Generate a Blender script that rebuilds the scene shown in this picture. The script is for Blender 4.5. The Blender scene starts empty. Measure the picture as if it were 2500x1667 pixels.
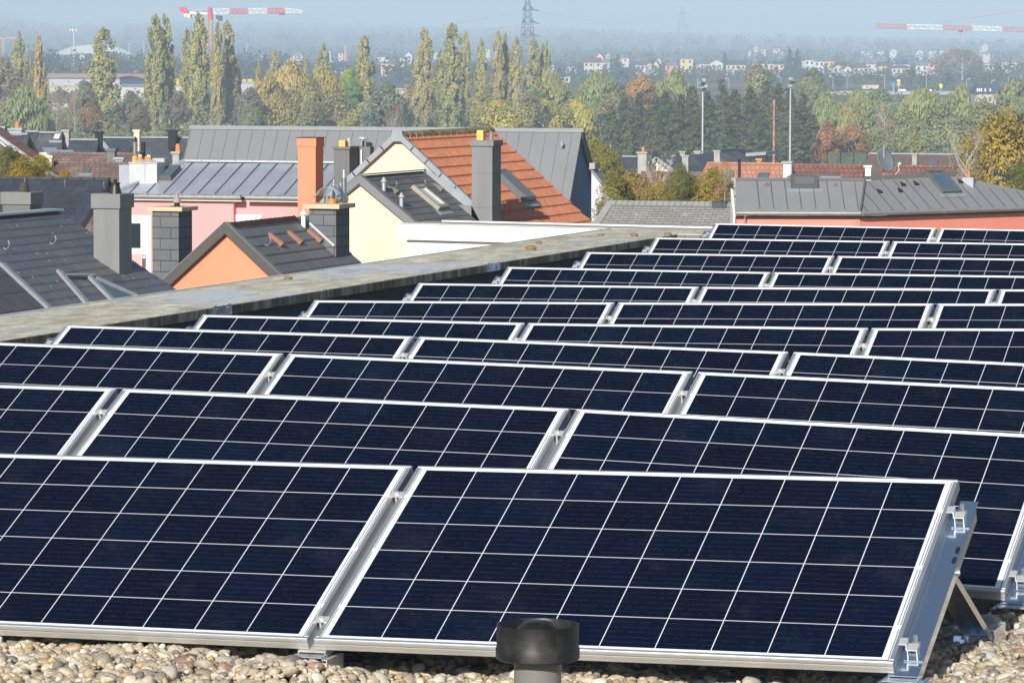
import bpy, math, random
import numpy as np
HAZE = 3.9e-4
from mathutils import Vector, Matrix
random.seed(7); rng = np.random.default_rng(7)
rad = math.radians
# ------------------------------------------------------------------ camera
CF = 9496.35; CYAW, CPITCH, CROLL = -0.303584, -0.071106, 0.002899
CAM = np.array([2.116392, -10.140262, 1.596119])
def _rot():
    cy, sy = math.cos(CYAW), math.sin(CYAW); cp, sp = math.cos(CPITCH), math.sin(CPITCH)
    f = np.array([sy*cp, cy*cp, sp]); r = np.array([cy, -sy, 0.0]); u = np.cross(r, f)
    c, s = math.cos(CROLL), math.sin(CROLL)
    return c*r+s*u, -s*r+c*u, f
CR, CU, CFW = _rot()
scene = bpy.context.scene
cam_d = bpy.data.cameras.new('camera'); cam = bpy.data.objects.new('camera', cam_d)
scene.collection.objects.link(cam)
cam_d.sensor_width = 36.0; cam_d.lens = CF/2500*36.0; cam_d.clip_start = 0.1; cam_d.clip_end = 30000
Mc = Matrix(((CR[0], CU[0], -CFW[0], CAM[0]), (CR[1], CU[1], -CFW[1], CAM[1]), (CR[2], CU[2], -CFW[2], CAM[2]), (0, 0, 0, 1)))
cam.matrix_world = Mc
cam_d.dof.use_dof = False
scene.camera = cam
# ------------------------------------------------------------------ light
SUN_EL, SUN_AZ = rad(26.0), rad(0.5)      # azimuth measured from -Y towards +X
sd = Vector((math.sin(SUN_AZ)*math.cos(SUN_EL), -math.cos(SUN_AZ)*math.cos(SUN_EL), math.sin(SUN_EL)))
sun_d = bpy.data.lights.new('sun', 'SUN'); sun_d.energy = 4.9; sun_d.angle = rad(0.53); sun_d.color = (1.0, 0.94, 0.86)
sun = bpy.data.objects.new('sun', sun_d); scene.collection.objects.link(sun)
sun.rotation_euler = sd.to_track_quat('Z', 'Y').to_euler()
w = bpy.data.worlds.new('World'); scene.world = w; w.use_nodes = True
nt = w.node_tree; bg = nt.nodes['Background']
sky = nt.nodes.new('ShaderNodeTexSky'); sky.sky_type = 'NISHITA'; sky.sun_disc = False
sky.sun_elevation = SUN_EL; sky.sun_rotation = math.pi - SUN_AZ
sky.air_density = 1.0; sky.dust_density = 1.0; sky.ozone_density = 1.5
nt.links.new(sky.outputs[0], bg.inputs[0]); bg.inputs[1].default_value = 0.075
scene.view_settings.view_transform = 'Standard'; scene.view_settings.look = 'None'
scene.view_settings.exposure = 0.26; scene.view_settings.gamma = 1.0
scene.render.resolution_x = 1024; scene.render.resolution_y = 682
cy_ = scene.cycles
try:
    cy_.max_bounces = 6; cy_.diffuse_bounces = 3; cy_.glossy_bounces = 3; cy_.transparent_max_bounces = 8
    cy_.volume_bounces = 0; cy_.use_denoising = True; cy_.use_adaptive_sampling = True; cy_.adaptive_threshold = 0.02
    cy_.sample_clamp_indirect = 4.0
except Exception: pass
# ------------------------------------------------------------------ helpers
F = CF
def ray(u, v): return CFW + CR*(u-1250)/F - CU*(v-833.5)/F
def at(u, v, d): return CAM + ray(u, v)*d
def hit(u, v, p, n):
    n = np.array(n, float); r = ray(u, v); return CAM + r*(((np.array(p, float)-CAM)@n)/(n@r))
def onY(u, v, Y): return hit(u, v, (0, Y, 0), (0, 1, 0))
def onX(u, v, X): return hit(u, v, (X, 0, 0), (1, 0, 0))
def onZ(u, v, Z): return hit(u, v, (0, 0, Z), (0, 0, 1))
A = lambda *a: np.array(a, float)
def L_(o): scene.collection.objects.link(o); return o
WPOS = {}
def thing(name, label, cat, loc=(0, 0, 0), group=None, rot=None):
    o = bpy.data.objects.new(name, None); L_(o); o.empty_display_size = 0.2
    o.location = loc
    if rot: o.rotation_euler = rot
    o['label'] = label; o['category'] = cat
    if group: o['group'] = group
    WPOS[o] = np.array(loc, float)
    return o
def tag(o, label=None, cat=None, group=None, kind=None):
    if label: o['label'] = label
    if cat: o['category'] = cat
    if group: o['group'] = group
    if kind: o['kind'] = kind
    return o
class MB:
    def __init__(s): s.v = []; s.f = []
    def add(s, V, Fc):
        n = len(s.v); s.v += [tuple(map(float, x)) for x in V]; s.f += [tuple(i+n for i in f) for f in Fc]; return s
    def box(s, x0, x1, y0, y1, z0, z1, M=None, ch=0.0):
        if x0 > x1: x0, x1 = x1, x0
        if y0 > y1: y0, y1 = y1, y0
        if z0 > z1: z0, z1 = z1, z0
        if ch:
            V = []
            for z, i in ((z0, 0), (z1-ch, 0), (z1, ch)):
                V += [(x0+i, y0+i, z), (x1-i, y0+i, z), (x1-i, y1-i, z), (x0+i, y1-i, z)]
            Fc = [(3, 2, 1, 0), (8, 9, 10, 11)]
            for k in (0, 4):
                for j in range(4): Fc.append((k+j, k+(j+1) % 4, k+4+(j+1) % 4, k+4+j))
        else:
            V = [(x0, y0, z0), (x1, y0, z0), (x1, y1, z0), (x0, y1, z0), (x0, y0, z1), (x1, y0, z1), (x1, y1, z1), (x0, y1, z1)]
            Fc = [(3, 2, 1, 0), (4, 5, 6, 7), (0, 1, 5, 4), (1, 2, 6, 5), (2, 3, 7, 6), (3, 0, 4, 7)]
        if M is not None: V = [tuple(M @ Vector(p)) for p in V]
        return s.add(V, Fc)
    def prism(s, pts, vec):
        pts = [np.array(p, float) for p in pts]; vec = np.array(vec, float); n = len(pts)
        nn = np.zeros(3)
        for i in range(n): nn += np.cross(pts[i], pts[(i+1) % n])
        if nn @ vec > 0: pts = pts[::-1]
        V = pts+[p+vec for p in pts]
        Fc = [tuple(range(n)), tuple(range(2*n-1, n-1, -1))]+[(i, i+n, (i+1) % n+n, (i+1) % n) for i in range(n)]
        Fc = [tuple(f) for f in Fc]
        return s.add(V, Fc)
    def cone(s, p0, p1, r0, r1, n=12, cap=True):
        p0 = np.array(p0, float); p1 = np.array(p1, float); d = p1-p0; L = np.linalg.norm(d); d = d/max(L, 1e-9)
        a = np.cross(d, (0, 0, 1.0)) if abs(d[2]) < .9 else np.cross(d, (1.0, 0, 0)); a /= np.linalg.norm(a); b = np.cross(d, a)
        V = []
        for p, r in ((p0, r0), (p1, r1)):
            for k in range(n):
                t = 2*math.pi*k/n; V.append(p+r*(math.cos(t)*a+math.sin(t)*b))
        Fc = [(k, (k+1) % n, n+(k+1) % n, n+k) for k in range(n)]
        if cap: Fc += [tuple(range(n-1, -1, -1)), tuple(range(n, 2*n))]
        return s.add(V, Fc)
    def tube(s, pts, r, n=6):
        for a, b in zip(pts[:-1], pts[1:]): s.cone(a, b, r, r, n)
        return s
    def lathe(s, c, prof, n=24):
        c = np.array(c, float); V = []; m = len(prof)
        for k in range(n):
            t = 2*math.pi*k/n
            for r, z in prof: V.append(c+A(r*math.cos(t), r*math.sin(t), z))
        Fc = [(k*m+i, ((k+1) % n)*m+i, ((k+1) % n)*m+i+1, k*m+i+1) for k in range(n) for i in range(m-1)]
        return s.add(V, Fc)
    def build(s, name, mat, parent=None, smooth=False, uv=True):
        me = bpy.data.meshes.new(name)
        V = np.array(s.v, float)
        off = np.zeros(3)
        q = parent
        while q is not None:
            off += np.array(q.location, float); q = q.parent
        if uv and len(s.f) < 60000:
            UV = []
            for f in s.f:
                P = V[list(f)]
                nn = np.zeros(3)
                for i in range(len(f)): nn += np.cross(P[i]-P[0], P[(i+1) % len(f)]-P[0])
                l = np.linalg.norm(nn); nn = nn/l if l > 1e-12 else A(0, 0, 1)
                if nn[2] < 0: nn = -nn
                ua = A(1, 0, 0) if abs(nn[2]) > .9995 else np.cross((0, 0, 1.0), nn)
                ua = ua/np.linalg.norm(ua); va = np.cross(nn, ua)
                UV.append(np.stack([P@ua, P@va], 1))
            UV = np.concatenate(UV).ravel()
        me.from_pydata((V-off).tolist(), [], s.f)
        if uv and len(s.f) < 60000:
            lay = me.uv_layers.new(name='UVMap'); lay.data.foreach_set('uv', UV)
        me.update()
        if smooth:
            me.shade_smooth()
            try: me.set_sharp_from_angle(angle=rad(35))
            except Exception: pass
        if mat: me.materials.append(mat)
        o = bpy.data.objects.new(name, me); L_(o)
        if parent is not None: o.parent = parent
        return o
# ------------------------------------------------------------------ materials
def sp(b, k, v):
    if k in b.inputs: b.inputs[k].default_value = v
MATS = {}
def mat(name, col, rough=.7, metal=0.0, var=.15, vscale=3.0, bump=0.0, bscale=40.0, spec=.3, stain=None, stscale=1.0, streak=False):
    if name in MATS: return MATS[name]
    if rough >= .5 and spec == .3: spec = .08
    m = bpy.data.materials.new(name); m.use_nodes = True; n = m.node_tree; b = n.nodes['Principled BSDF']
    sp(b, 'Roughness', rough); sp(b, 'Metallic', metal); sp(b, 'Specular IOR Level', spec)
    tc = n.nodes.new('ShaderNodeTexCoord')
    no = n.nodes.new('ShaderNodeTexNoise'); no.inputs['Scale'].default_value = vscale; no.inputs['Detail'].default_value = 6; no.inputs['Roughness'].default_value = .65
    mp = n.nodes.new('ShaderNodeMapping'); n.links.new(tc.outputs['Object'], mp.inputs[0]); n.links.new(mp.outputs[0], no.inputs['Vector'])
    if streak: mp.inputs['Scale'].default_value = (1, 1, .12)
    r = n.nodes.new('ShaderNodeMapRange'); r.inputs['From Min'].default_value = .3; r.inputs['From Max'].default_value = .7
    r.inputs['To Min'].default_value = 1-var; r.inputs['To Max'].default_value = 1+var
    n.links.new(no.outputs[0], r.inputs[0])
    mx = n.nodes.new('ShaderNodeVectorMath'); mx.operation = 'SCALE'; mx.inputs[0].default_value = col
    n.links.new(r.outputs[0], mx.inputs['Scale']); last = mx.outputs[0]
    if stain:
        n2 = n.nodes.new('ShaderNodeTexNoise'); n2.inputs['Scale'].default_value = stscale; n2.inputs['Detail'].default_value = 8; n2.inputs['Roughness'].default_value = .7
        n.links.new(mp.outputs[0], n2.inputs['Vector'])
        r2 = n.nodes.new('ShaderNodeMapRange'); r2.inputs['From Min'].default_value = .48; r2.inputs['From Max'].default_value = .62; n.links.new(n2.outputs[0], r2.inputs[0])
        mm = n.nodes.new('ShaderNodeMix'); mm.data_type = 'RGBA'; mm.inputs[7].default_value = (*stain, 1)
        n.links.new(last, mm.inputs[6]); n.links.new(r2.outputs[0], mm.inputs[0]); last = mm.outputs[2]
    n.links.new(last, b.inputs['Base Color'])
    if bump:
        n3 = n.nodes.new('ShaderNodeTexNoise'); n3.inputs['Scale'].default_value = bscale; n3.inputs['Detail'].default_value = 4
        n.links.new(tc.outputs['Object'], n3.inputs['Vector'])
        bp = n.nodes.new('ShaderNodeBump'); bp.inputs['Strength'].default_value = 1.0; bp.inputs['Distance'].default_value = bump
        n.links.new(n3.outputs[0], bp.inputs['Height']); n.links.new(bp.outputs[0], b.inputs['Normal'])
    MATS[name] = m; return m
def brickmat(name, c1, c2, mortar, bw, rh, msize=.01, rough=.6, offset=.5, var=.2, vscale=1.2, patch=None, pscale=.6, spec=.3, bump=.004, speck=None):
    if name in MATS: return MATS[name]
    m = bpy.data.materials.new(name); m.use_nodes = True; n = m.node_tree; b = n.nodes['Principled BSDF']
    sp(b, 'Roughness', rough); sp(b, 'Specular IOR Level', spec)
    uv = n.nodes.new('ShaderNodeUVMap'); br = n.nodes.new('ShaderNodeTexBrick')
    br.inputs['Scale'].default_value = 1.0; br.inputs['Brick Width'].default_value = bw; br.inputs['Row Height'].default_value = rh
    br.inputs['Mortar Size'].default_value = msize; br.inputs['Mortar Smooth'].default_value = .2; br.offset = offset
    br.inputs['Color1'].default_value = (*c1, 1); br.inputs['Color2'].default_value = (*c2, 1); br.inputs['Mortar'].default_value = (*mortar, 1)
    n.links.new(uv.outputs[0], br.inputs['Vector'])
    no = n.nodes.new('ShaderNodeTexNoise'); no.inputs['Scale'].default_value = vscale; no.inputs['Detail'].default_value = 7; no.inputs['Roughness'].default_value = .7
    n.links.new(uv.outputs[0], no.inputs['Vector'])
    r = n.nodes.new('ShaderNodeMapRange'); r.inputs['From Min'].default_value = .3; r.inputs['From Max'].default_value = .7
    r.inputs['To Min'].default_value = 1-var; r.inputs['To Max'].default_value = 1+var; n.links.new(no.outputs[0], r.inputs[0])
    mx = n.nodes.new('ShaderNodeVectorMath'); mx.operation = 'SCALE'; n.links.new(br.outputs[0], mx.inputs[0]); n.links.new(r.outputs[0], mx.inputs['Scale'])
    last = mx.outputs[0]
    if patch:
        n2 = n.nodes.new('ShaderNodeTexNoise'); n2.inputs['Scale'].default_value = pscale; n2.inputs['Detail'].default_value = 9; n2.inputs['Roughness'].default_value = .75
        n.links.new(uv.outputs[0], n2.inputs['Vector'])
        r2 = n.nodes.new('ShaderNodeMapRange'); r2.inputs['From Min'].default_value = .52; r2.inputs['From Max'].default_value = .68; r2.inputs['To Max'].default_value = .7; n.links.new(n2.outputs[0], r2.inputs[0])
        mm = n.nodes.new('ShaderNodeMix'); mm.data_type = 'RGBA'; mm.inputs[7].default_value = (*patch, 1)
        n.links.new(last, mm.inputs[6]); n.links.new(r2.outputs[0], mm.inputs[0]); last = mm.outputs[2]
    if speck:
        vo = n.nodes.new('ShaderNodeTexVoronoi'); vo.inputs['Scale'].default_value = speck[3]; n.links.new(uv.outputs[0], vo.inputs['Vector'])
        r3 = n.nodes.new('ShaderNodeMapRange'); r3.inputs['From Min'].default_value = .10; r3.inputs['From Max'].default_value = .06; n.links.new(vo.outputs['Distance'], r3.inputs[0])
        mm = n.nodes.new('ShaderNodeMix'); mm.data_type = 'RGBA'; mm.inputs[7].default_value = (*speck[:3], 1)
        n.links.new(last, mm.inputs[6]); n.links.new(r3.outputs[0], mm.inputs[0]); last = mm.outputs[2]
    n.links.new(last, b.inputs['Base Color'])
    if bump:
        inv = n.nodes.new('ShaderNodeMath'); inv.operation = 'SUBTRACT'; inv.inputs[0].default_value = 1; n.links.new(br.outputs['Fac'], inv.inputs[1])
        bp = n.nodes.new('ShaderNodeBump'); bp.inputs['Distance'].default_value = bump; n.links.new(inv.outputs[0], bp.inputs['Height']); n.links.new(bp.outputs[0], b.inputs['Normal'])
    MATS[name] = m; return m
alu = mat('aluminium', (.47, .50, .54), .40, .65, .06, 6)
clamp_alu = mat('bright_aluminium', (.74, .74, .72), .38, .5, .05, 6)
alu_front = mat('aluminium_profile', (.62, .60, .55), .42, .55, .08, 4)
shiny = mat('sky_tinted_galvanised', (.68, .80, .95), .14, .95, .08, 5)  # blue sky reflection is tinted into the base colour of this sheet metal
zinc = mat('zinc_sheet', (.42, .46, .52), .42, .35, .10, 1.2)
zinc_l = mat('light_zinc', (.52, .55, .57), .45, .3, .07, 2)
zinc_d = mat('anthracite_zinc', (.225, .233, .245), .5, .2, .05, .8)
gutterm = mat('gutter_zinc', (.36, .36, .35), .45, .4, .12, 4)
lead = mat('lead_flashing', (.32, .35, .38), .5, .2, .1, 3)
cladding = mat('chimney_cladding', (.23, .24, .242), .8, 0, .13, 1.6, streak=True)
cladding_d = mat('chimney_cladding_dark', (.175, .18, .182), .8, 0, .13, 1.6, streak=True)
steel = mat('stainless_steel', (.62, .62, .62), .28, .9, .1, 8)
black_pl = mat('black_plastic', (.010, .010, .010), .42, 0, .4, 14, spec=.45, stain=(.035, .034, .032), stscale=9)
grey_pl = mat('grey_plastic_pipe', (.20, .195, .18), .42, 0, .1, 9, spec=.4)
white_w = mat('white_render', (.80, .79, .76), .9, 0, .03, 1.5, bump=.002, bscale=60)
cream_w = mat('cream_render', (.77, .70, .52), .9, 0, .09, .9, bump=.003, bscale=50, streak=True, stain=(.71, .63, .47), stscale=1.1)
pink_w = mat('pink_render', (.80, .385, .385), .9, 0, .04, .6, bump=.003, bscale=50)
salmon_w = mat('salmon_render', (.86, .30, .22), .9, 0, .04, .7, bump=.003, bscale=50)
orange_w = mat('orange_render', (.86, .31, .18), .9, 0, .03, .9, bump=.003, bscale=60)
orange_c = mat('orange_chimney_render', (.68, .29, .17), .9, 0, .05, .9, bump=.003, bscale=60)
blue_w = mat('blue_render', (.12, .20, .34), .85, 0, .04, .6)
lav_w = mat('pale_grey_render', (.62, .62, .66), .9, 0, .03, .6)
terracotta = mat('terracotta', (.70, .26, .08), .8, 0, .12, 10)
yellow_pot = mat('yellow_clay', (.85, .50, .17), .8, 0, .08, 10)
beige_stone = mat('beige_slab', (.60, .50, .34), .85, 0, .12, 8, bump=.004, bscale=30)
dark_met = mat('dark_metal', (.03, .032, .035), .4, .3, .1, 5)
white_pl = mat('white_plastic', (.82, .82, .80), .5, 0, .03, 3)
frame_grey = mat('skylight_frame', (.16, .165, .17), .45, .3, .08, 3)
brown_tile_m = brickmat('brown_tiles', (.20, .135, .115), (.165, .11, .095), (.10, .07, .06), .22, .34, .018, var=.22, patch=(.35, .27, .22), speck=(.7, .7, .65, 1.3), bump=.02)
red_tile_m = brickmat('red_brown_tiles', (.27, .125, .095), (.21, .095, .075), (.11, .06, .05), .24, .34, .02, var=.25, bump=.02)
orange_tile_far = brickmat('orange_tiles_far', (.50, .235, .145), (.44, .205, .125), (.30, .15, .10), .24, .34, .018, var=.15, bump=.02)
slate_b = brickmat('blue_slate', (.060, .070, .088), (.045, .054, .070), (.018, .02, .026), .32, .21, .006, rough=.45, var=.18, spec=.4)
slate_h = brickmat('hooked_slate', (.165, .167, .170), (.135, .138, .143), (.06, .06, .06), .33, .24, .007, rough=.5, var=.16, spec=.35)
slate_l = brickmat('weathered_slate', (.30, .30, .285), (.25, .25, .24), (.10, .095, .085), .27, .125, .009, rough=.8, var=.12)
slate_p = brickmat('mossy_slate', (.085, .088, .10), (.06, .064, .078), (.03, .03, .03), .3, .2, .006, rough=.6, var=.2, patch=(.24, .22, .19), pscale=.35)
slate_c = brickmat('slate_cladding', (.165, .17, .18), (.14, .145, .155), (.06, .062, .065), .42, .205, .008, rough=.8, var=.14, spec=.08)
far_slate = brickmat('distant_slate', (.075, .08, .095), (.06, .066, .08), (.04, .043, .05), .4, .3, .01, rough=.7, var=.15)
glass_m = mat('window_glass', (.02, .03, .04), .06, 0, .1, 1, spec=.9)
sky_glass = mat('skylight_glass', (.10, .14, .18), .04, 0, .1, 1, spec=1.0)
concrete = mat('weathered_concrete', (.40, .395, .37), .9, 0, .18, 2.0, bump=.004, bscale=45)
# ------------------------------------------------------------------ coursed roofs
def clip(poly, axis, val, keep_less):
    out = []; n = len(poly)
    for i in range(n):
        a, b = poly[i], poly[(i+1) % n]
        ia = (a[axis] <= val) == keep_less or abs(a[axis]-val) < 1e-9; ib = (b[axis] <= val) == keep_less or abs(b[axis]-val) < 1e-9
        if ia: out.append(a)
        if ia != ib:
            t = (val-a[axis])/(b[axis]-a[axis]); out.append((a[0]+(b[0]-a[0])*t, a[1]+(b[1]-a[1])*t))
    return out
def roof(name, pts, m, parent, thick=.14, course=None, step=.012, wave=None, amp=.025, lift=.003, under=None):
    pts = [np.array(p, float) for p in pts]
    nn = np.zeros(3); n = len(pts)
    for i in range(n): nn += np.cross(pts[i]-pts[0], pts[(i+1) % n]-pts[0])
    nn /= np.linalg.norm(nn)
    if nn[2] < 0: nn = -nn
    ua = np.cross((0, 0, 1.0), nn); ua /= np.linalg.norm(ua); va = np.cross(nn, ua)
    b = MB(); b.prism(pts, -nn*thick)
    if course:
        o3 = pts[0]; c0 = o3@nn
        P2 = [(p@ua, p@va) for p in pts]
        v0 = min(p[1] for p in P2); v1 = max(p[1] for p in P2)
        k0 = math.floor(v0/course); k1 = math.ceil(v1/course)
        for k in range(k0, k1):
            a, c = k*course, (k+1)*course
            q = clip(clip(P2, 1, a, False), 1, c, True)
            if len(q) < 3: continue
            if wave:
                us = [x[0] for x in q]; W = wave/6
                for j in range(math.floor(min(us)/W), math.ceil(max(us)/W)):
                    q2 = clip(clip(q, 0, j*W, False), 0, (j+1)*W, True)
                    if len(q2) < 3: continue
                    V = []
                    for x, y in q2:
                        h = lift+step*(1-(y-a)/course)+amp*(.5+.5*math.sin(2*math.pi*x/wave))**1.5
                        V.append(ua*x+va*y+nn*(c0+h))
                    b.add(V, [tuple(range(len(V)))])
                # riser
                lo = [x for x in q if abs(x[1]-a) < 1e-6]
                if len(lo) >= 2:
                    xs = sorted([x[0] for x in lo]); J = max(2, int((xs[-1]-xs[0])/W))
                    for j in range(J):
                        xa = xs[0]+(xs[-1]-xs[0])*j/J; xb = xs[0]+(xs[-1]-xs[0])*(j+1)/J
                        ha = lift+step+amp*(.5+.5*math.sin(2*math.pi*xa/wave))**1.5; hb = lift+step+amp*(.5+.5*math.sin(2*math.pi*xb/wave))**1.5
                        B = lambda x, h: ua*x+va*a+nn*(c0+h)
                        b.add([B(xa, 0), B(xb, 0), B(xb, hb), B(xa, ha)], [(0, 1, 2, 3)])
            else:
                V = [ua*x+va*y+nn*(c0+lift+step*(1-(y-a)/course)) for x, y in q]
                b.add(V, [tuple(range(len(V)))])
                lo = [x for x in q if abs(x[1]-a) < 1e-6]
                if len(lo) >= 2:
                    xs = sorted([x[0] for x in lo]); B = lambda x, h: ua*x+va*a+nn*(c0+h)
                    b.add([B(xs[0], 0), B(xs[-1], 0), B(xs[-1], lift+step), B(xs[0], lift+step)], [(0, 1, 2, 3)])
    o = b.build(name, m, parent)
    return o
def strip(mb, a, b, w, h, nrm):
    """flat bar from a to b, width w (centred), standing h above, along normal nrm"""
    a = np.array(a, float); b = np.array(b, float); n = np.array(nrm, float); n /= np.linalg.norm(n)
    d = (b-a)/np.linalg.norm(b-a); s = np.cross(d, n)*w/2
    mb.prism([a-s, a+s, b+s, b-s], n*h)
    return mb
def nrm3(a, b, c):
    n = np.cross(np.array(b)-a, np.array(c)-a); n /= np.linalg.norm(n); return n if n[2] > 0 else -n
# ------------------------------------------------------------------ our roof
def new_mat(name):
    m = bpy.data.materials.new(name); m.use_nodes = True; MATS[name] = m
    return m, m.node_tree, m.node_tree.nodes['Principled BSDF']
def N(n, t, **k):
    x = n.nodes.new(t)
    for a, b in k.items(): setattr(x, a, b)
    return x
def math_(n, op, a, b=None, c=None):
    x = n.nodes.new('ShaderNodeMath'); x.operation = op
    for i, y in enumerate((a, b, c)):
        if y is None: continue
        if isinstance(y, (int, float)): x.inputs[i].default_value = y
        else: n.links.new(y, x.inputs[i])
    return x.outputs[0]
def mixc(n, f, a, b):
    x = n.nodes.new('ShaderNodeMix'); x.data_type = 'RGBA'
    for i, y in ((0, f), (6, a), (7, b)):
        if isinstance(y, tuple): x.inputs[i].default_value = (*y, 1)
        elif isinstance(y, (int, float)): x.inputs[i].default_value = y
        else: n.links.new(y, x.inputs[i])
    return x.outputs[2]
def noise(n, vec, s, d=6, r=.6):
    x = n.nodes.new('ShaderNodeTexNoise'); x.inputs['Scale'].default_value = s; x.inputs['Detail'].default_value = d; x.inputs['Roughness'].default_value = r
    n.links.new(vec, x.inputs['Vector']); return x.outputs[0]
def rng_(n, v, a, b, c=0, d=1):
    x = n.nodes.new('ShaderNodeMapRange'); n.links.new(v, x.inputs[0])
    for i, y in enumerate((a, b, c, d)): x.inputs[i+1].default_value = y
    return x.outputs[0]
ROOFZ = -.135
gravel_bed, n_, b_ = new_mat('gravel_bed')
tc = N(n_, 'ShaderNodeTexCoord'); vo = N(n_, 'ShaderNodeTexVoronoi'); vo.inputs['Scale'].default_value = 34; n_.links.new(tc.outputs['Object'], vo.inputs['Vector'])
n_.links.new(mixc(n_, rng_(n_, noise(n_, tc.outputs['Object'], 22, 3), .35, .65), (.34, .29, .22), (.16, .135, .10)), b_.inputs['Base Color'])
bp = N(n_, 'ShaderNodeBump'); bp.inputs['Distance'].default_value = .02; bp.invert = True; n_.links.new(vo.outputs['Distance'], bp.inputs['Height']); n_.links.new(bp.outputs[0], b_.inputs['Normal']); sp(b_, 'Roughness', .9)
mb = MB(); mb.box(-5.5, 9, -14, 18.3, ROOFZ-.35, ROOFZ); tag(mb.build('flat_roof', gravel_bed), 'gravel covered flat roof under the solar panels', kind='structure')
blk = thing('apartment_building', 'building whose gravel flat roof carries the solar panels', 'building', (0, 0, -10.5))
mb = MB(); mb.box(-6.05, 8.9, -13.9, 18.9, -10.5, ROOFZ-.36); mb.build('wall', white_w, blk)
# coping
cop, n_, b_ = new_mat('mossy_coping'); tc = N(n_, 'ShaderNodeTexCoord'); mp = N(n_, 'ShaderNodeMapping'); mp.inputs['Scale'].default_value = (1.0, .38, 1.0)
n_.links.new(tc.outputs['Object'], mp.inputs[0]); o_ = mp.outputs[0]
c1 = mixc(n_, rng_(n_, noise(n_, o_, 8, 10, .78), .40, .60), (.74, .70, .58), (.40, .37, .26))
c2 = mixc(n_, rng_(n_, noise(n_, o_, 1.3, 8, .68), .50, .57, 0, .85), c1, (.56, .61, .68))
c3 = mixc(n_, rng_(n_, noise(n_, o_, 2.6, 10, .75), .54, .66, 0, .65), c2, (.15, .135, .075))
c4 = mixc(n_, rng_(n_, noise(n_, tc.outputs['Object'], 26, 6, .75), .52, .68, 0, .6), c3, (.13, .12, .08))
n_.links.new(c4, b_.inputs['Base Color']); sp(b_, 'Roughness', .85)
bp = N(n_, 'ShaderNodeBump'); bp.inputs['Distance'].default_value = .004; n_.links.new(noise(n_, tc.outputs['Object'], 30, 6), bp.inputs['Height']); n_.links.new(bp.outputs[0], b_.inputs['Normal'])
edg, n_, b_ = new_mat('coping_edge'); tc = N(n_, 'ShaderNodeTexCoord'); mp = N(n_, 'ShaderNodeMapping'); mp.inputs['Scale'].default_value = (1, 1, .1); n_.links.new(tc.outputs['Object'], mp.inputs[0])
c1 = mixc(n_, rng_(n_, noise(n_, mp.outputs[0], 14, 8, .7), .4, .6), (.42, .40, .34), (.15, .14, .085))
n_.links.new(mixc(n_, rng_(n_, noise(n_, mp.outputs[0], 2.2, 6, .6), .45, .6, 0, .7), c1, (.09, .085, .045)), b_.inputs['Base Color']); sp(b_, 'Roughness', .9)
membrane = mat('dark_membrane', (.055, .075, .10), .5, 0, .15, 1.2, streak=True)
CZ0, CZ1, XI, XO = .278, .318, -5.49, -6.22
par = thing('roof_parapet', 'low parapet with lichen stained concrete coping along the left and far roof edge', 'parapet', (-5.8, 0, ROOFZ))
mb = MB(); mb.box(-6.1, -5.56, -14, 18.9, ROOFZ+.004, CZ0); mb.box(-5.56, 8.9, 18.36, 18.9, ROOFZ+.004, CZ0); mb.build('parapet_wall', membrane, par)
def coping(x0, x1, y0, y1):
    mb = MB(); mb.box(x0, x1, y0, y1, CZ0+.003, CZ1, ch=.004); s = mb.build('coping_slab', cop, par)
    return s
ys = [-14, 2.0, 7.05, 16.0, 19.08]
yj = [float(onZ(558, 748, CZ1)[1]), float(onZ(1196, 643, CZ1)[1])]
ys = [-14, yj[0]-8.5, yj[0], yj[1], 19.08]
for a, b in zip(ys[:-1], ys[1:]):
    s = coping(XO, XI, a+.004, b-.004)
    mb = MB(); mb.box(XI-.001, XI+.006, a+.004, b-.004, CZ0-.012, CZ1-.004); mb.build('inner_drip_edge', edg, s)
    mb = MB(); mb.box(XO-.012, XO-.001, a+.004, b-.004, CZ0-.03, CZ1+.006); mb.build('outer_trim', white_pl, s)
s = coping(XI+.004, 9.0, 18.30, 19.08)
mb = MB(); mb.box(XI+.004, 9.0, 18.29, 18.299, CZ0-.012, CZ1-.004); mb.build('inner_drip_edge', edg, s)
for y in yj:
    mb = MB(); mb.box(XI+.007, XI+.012, y-.10, y+.16, CZ0-.01, CZ1+.002); mb.box(XI-.02, XI+.012, y-.10, y-.06, CZ1+.001, CZ1+.006); mb.box(XI-.02, XI+.012, y+.10, y+.14, CZ1+.001, CZ1+.006)
    mb.box(XI+.012, XI+.02, y-.075, y-.035, CZ0-.005, CZ1-.01); mb.box(XI+.012, XI+.02, y+.085, y+.125, CZ0-.005, CZ1-.01)
    mb.build('joint_clip', shiny, par)
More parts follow.
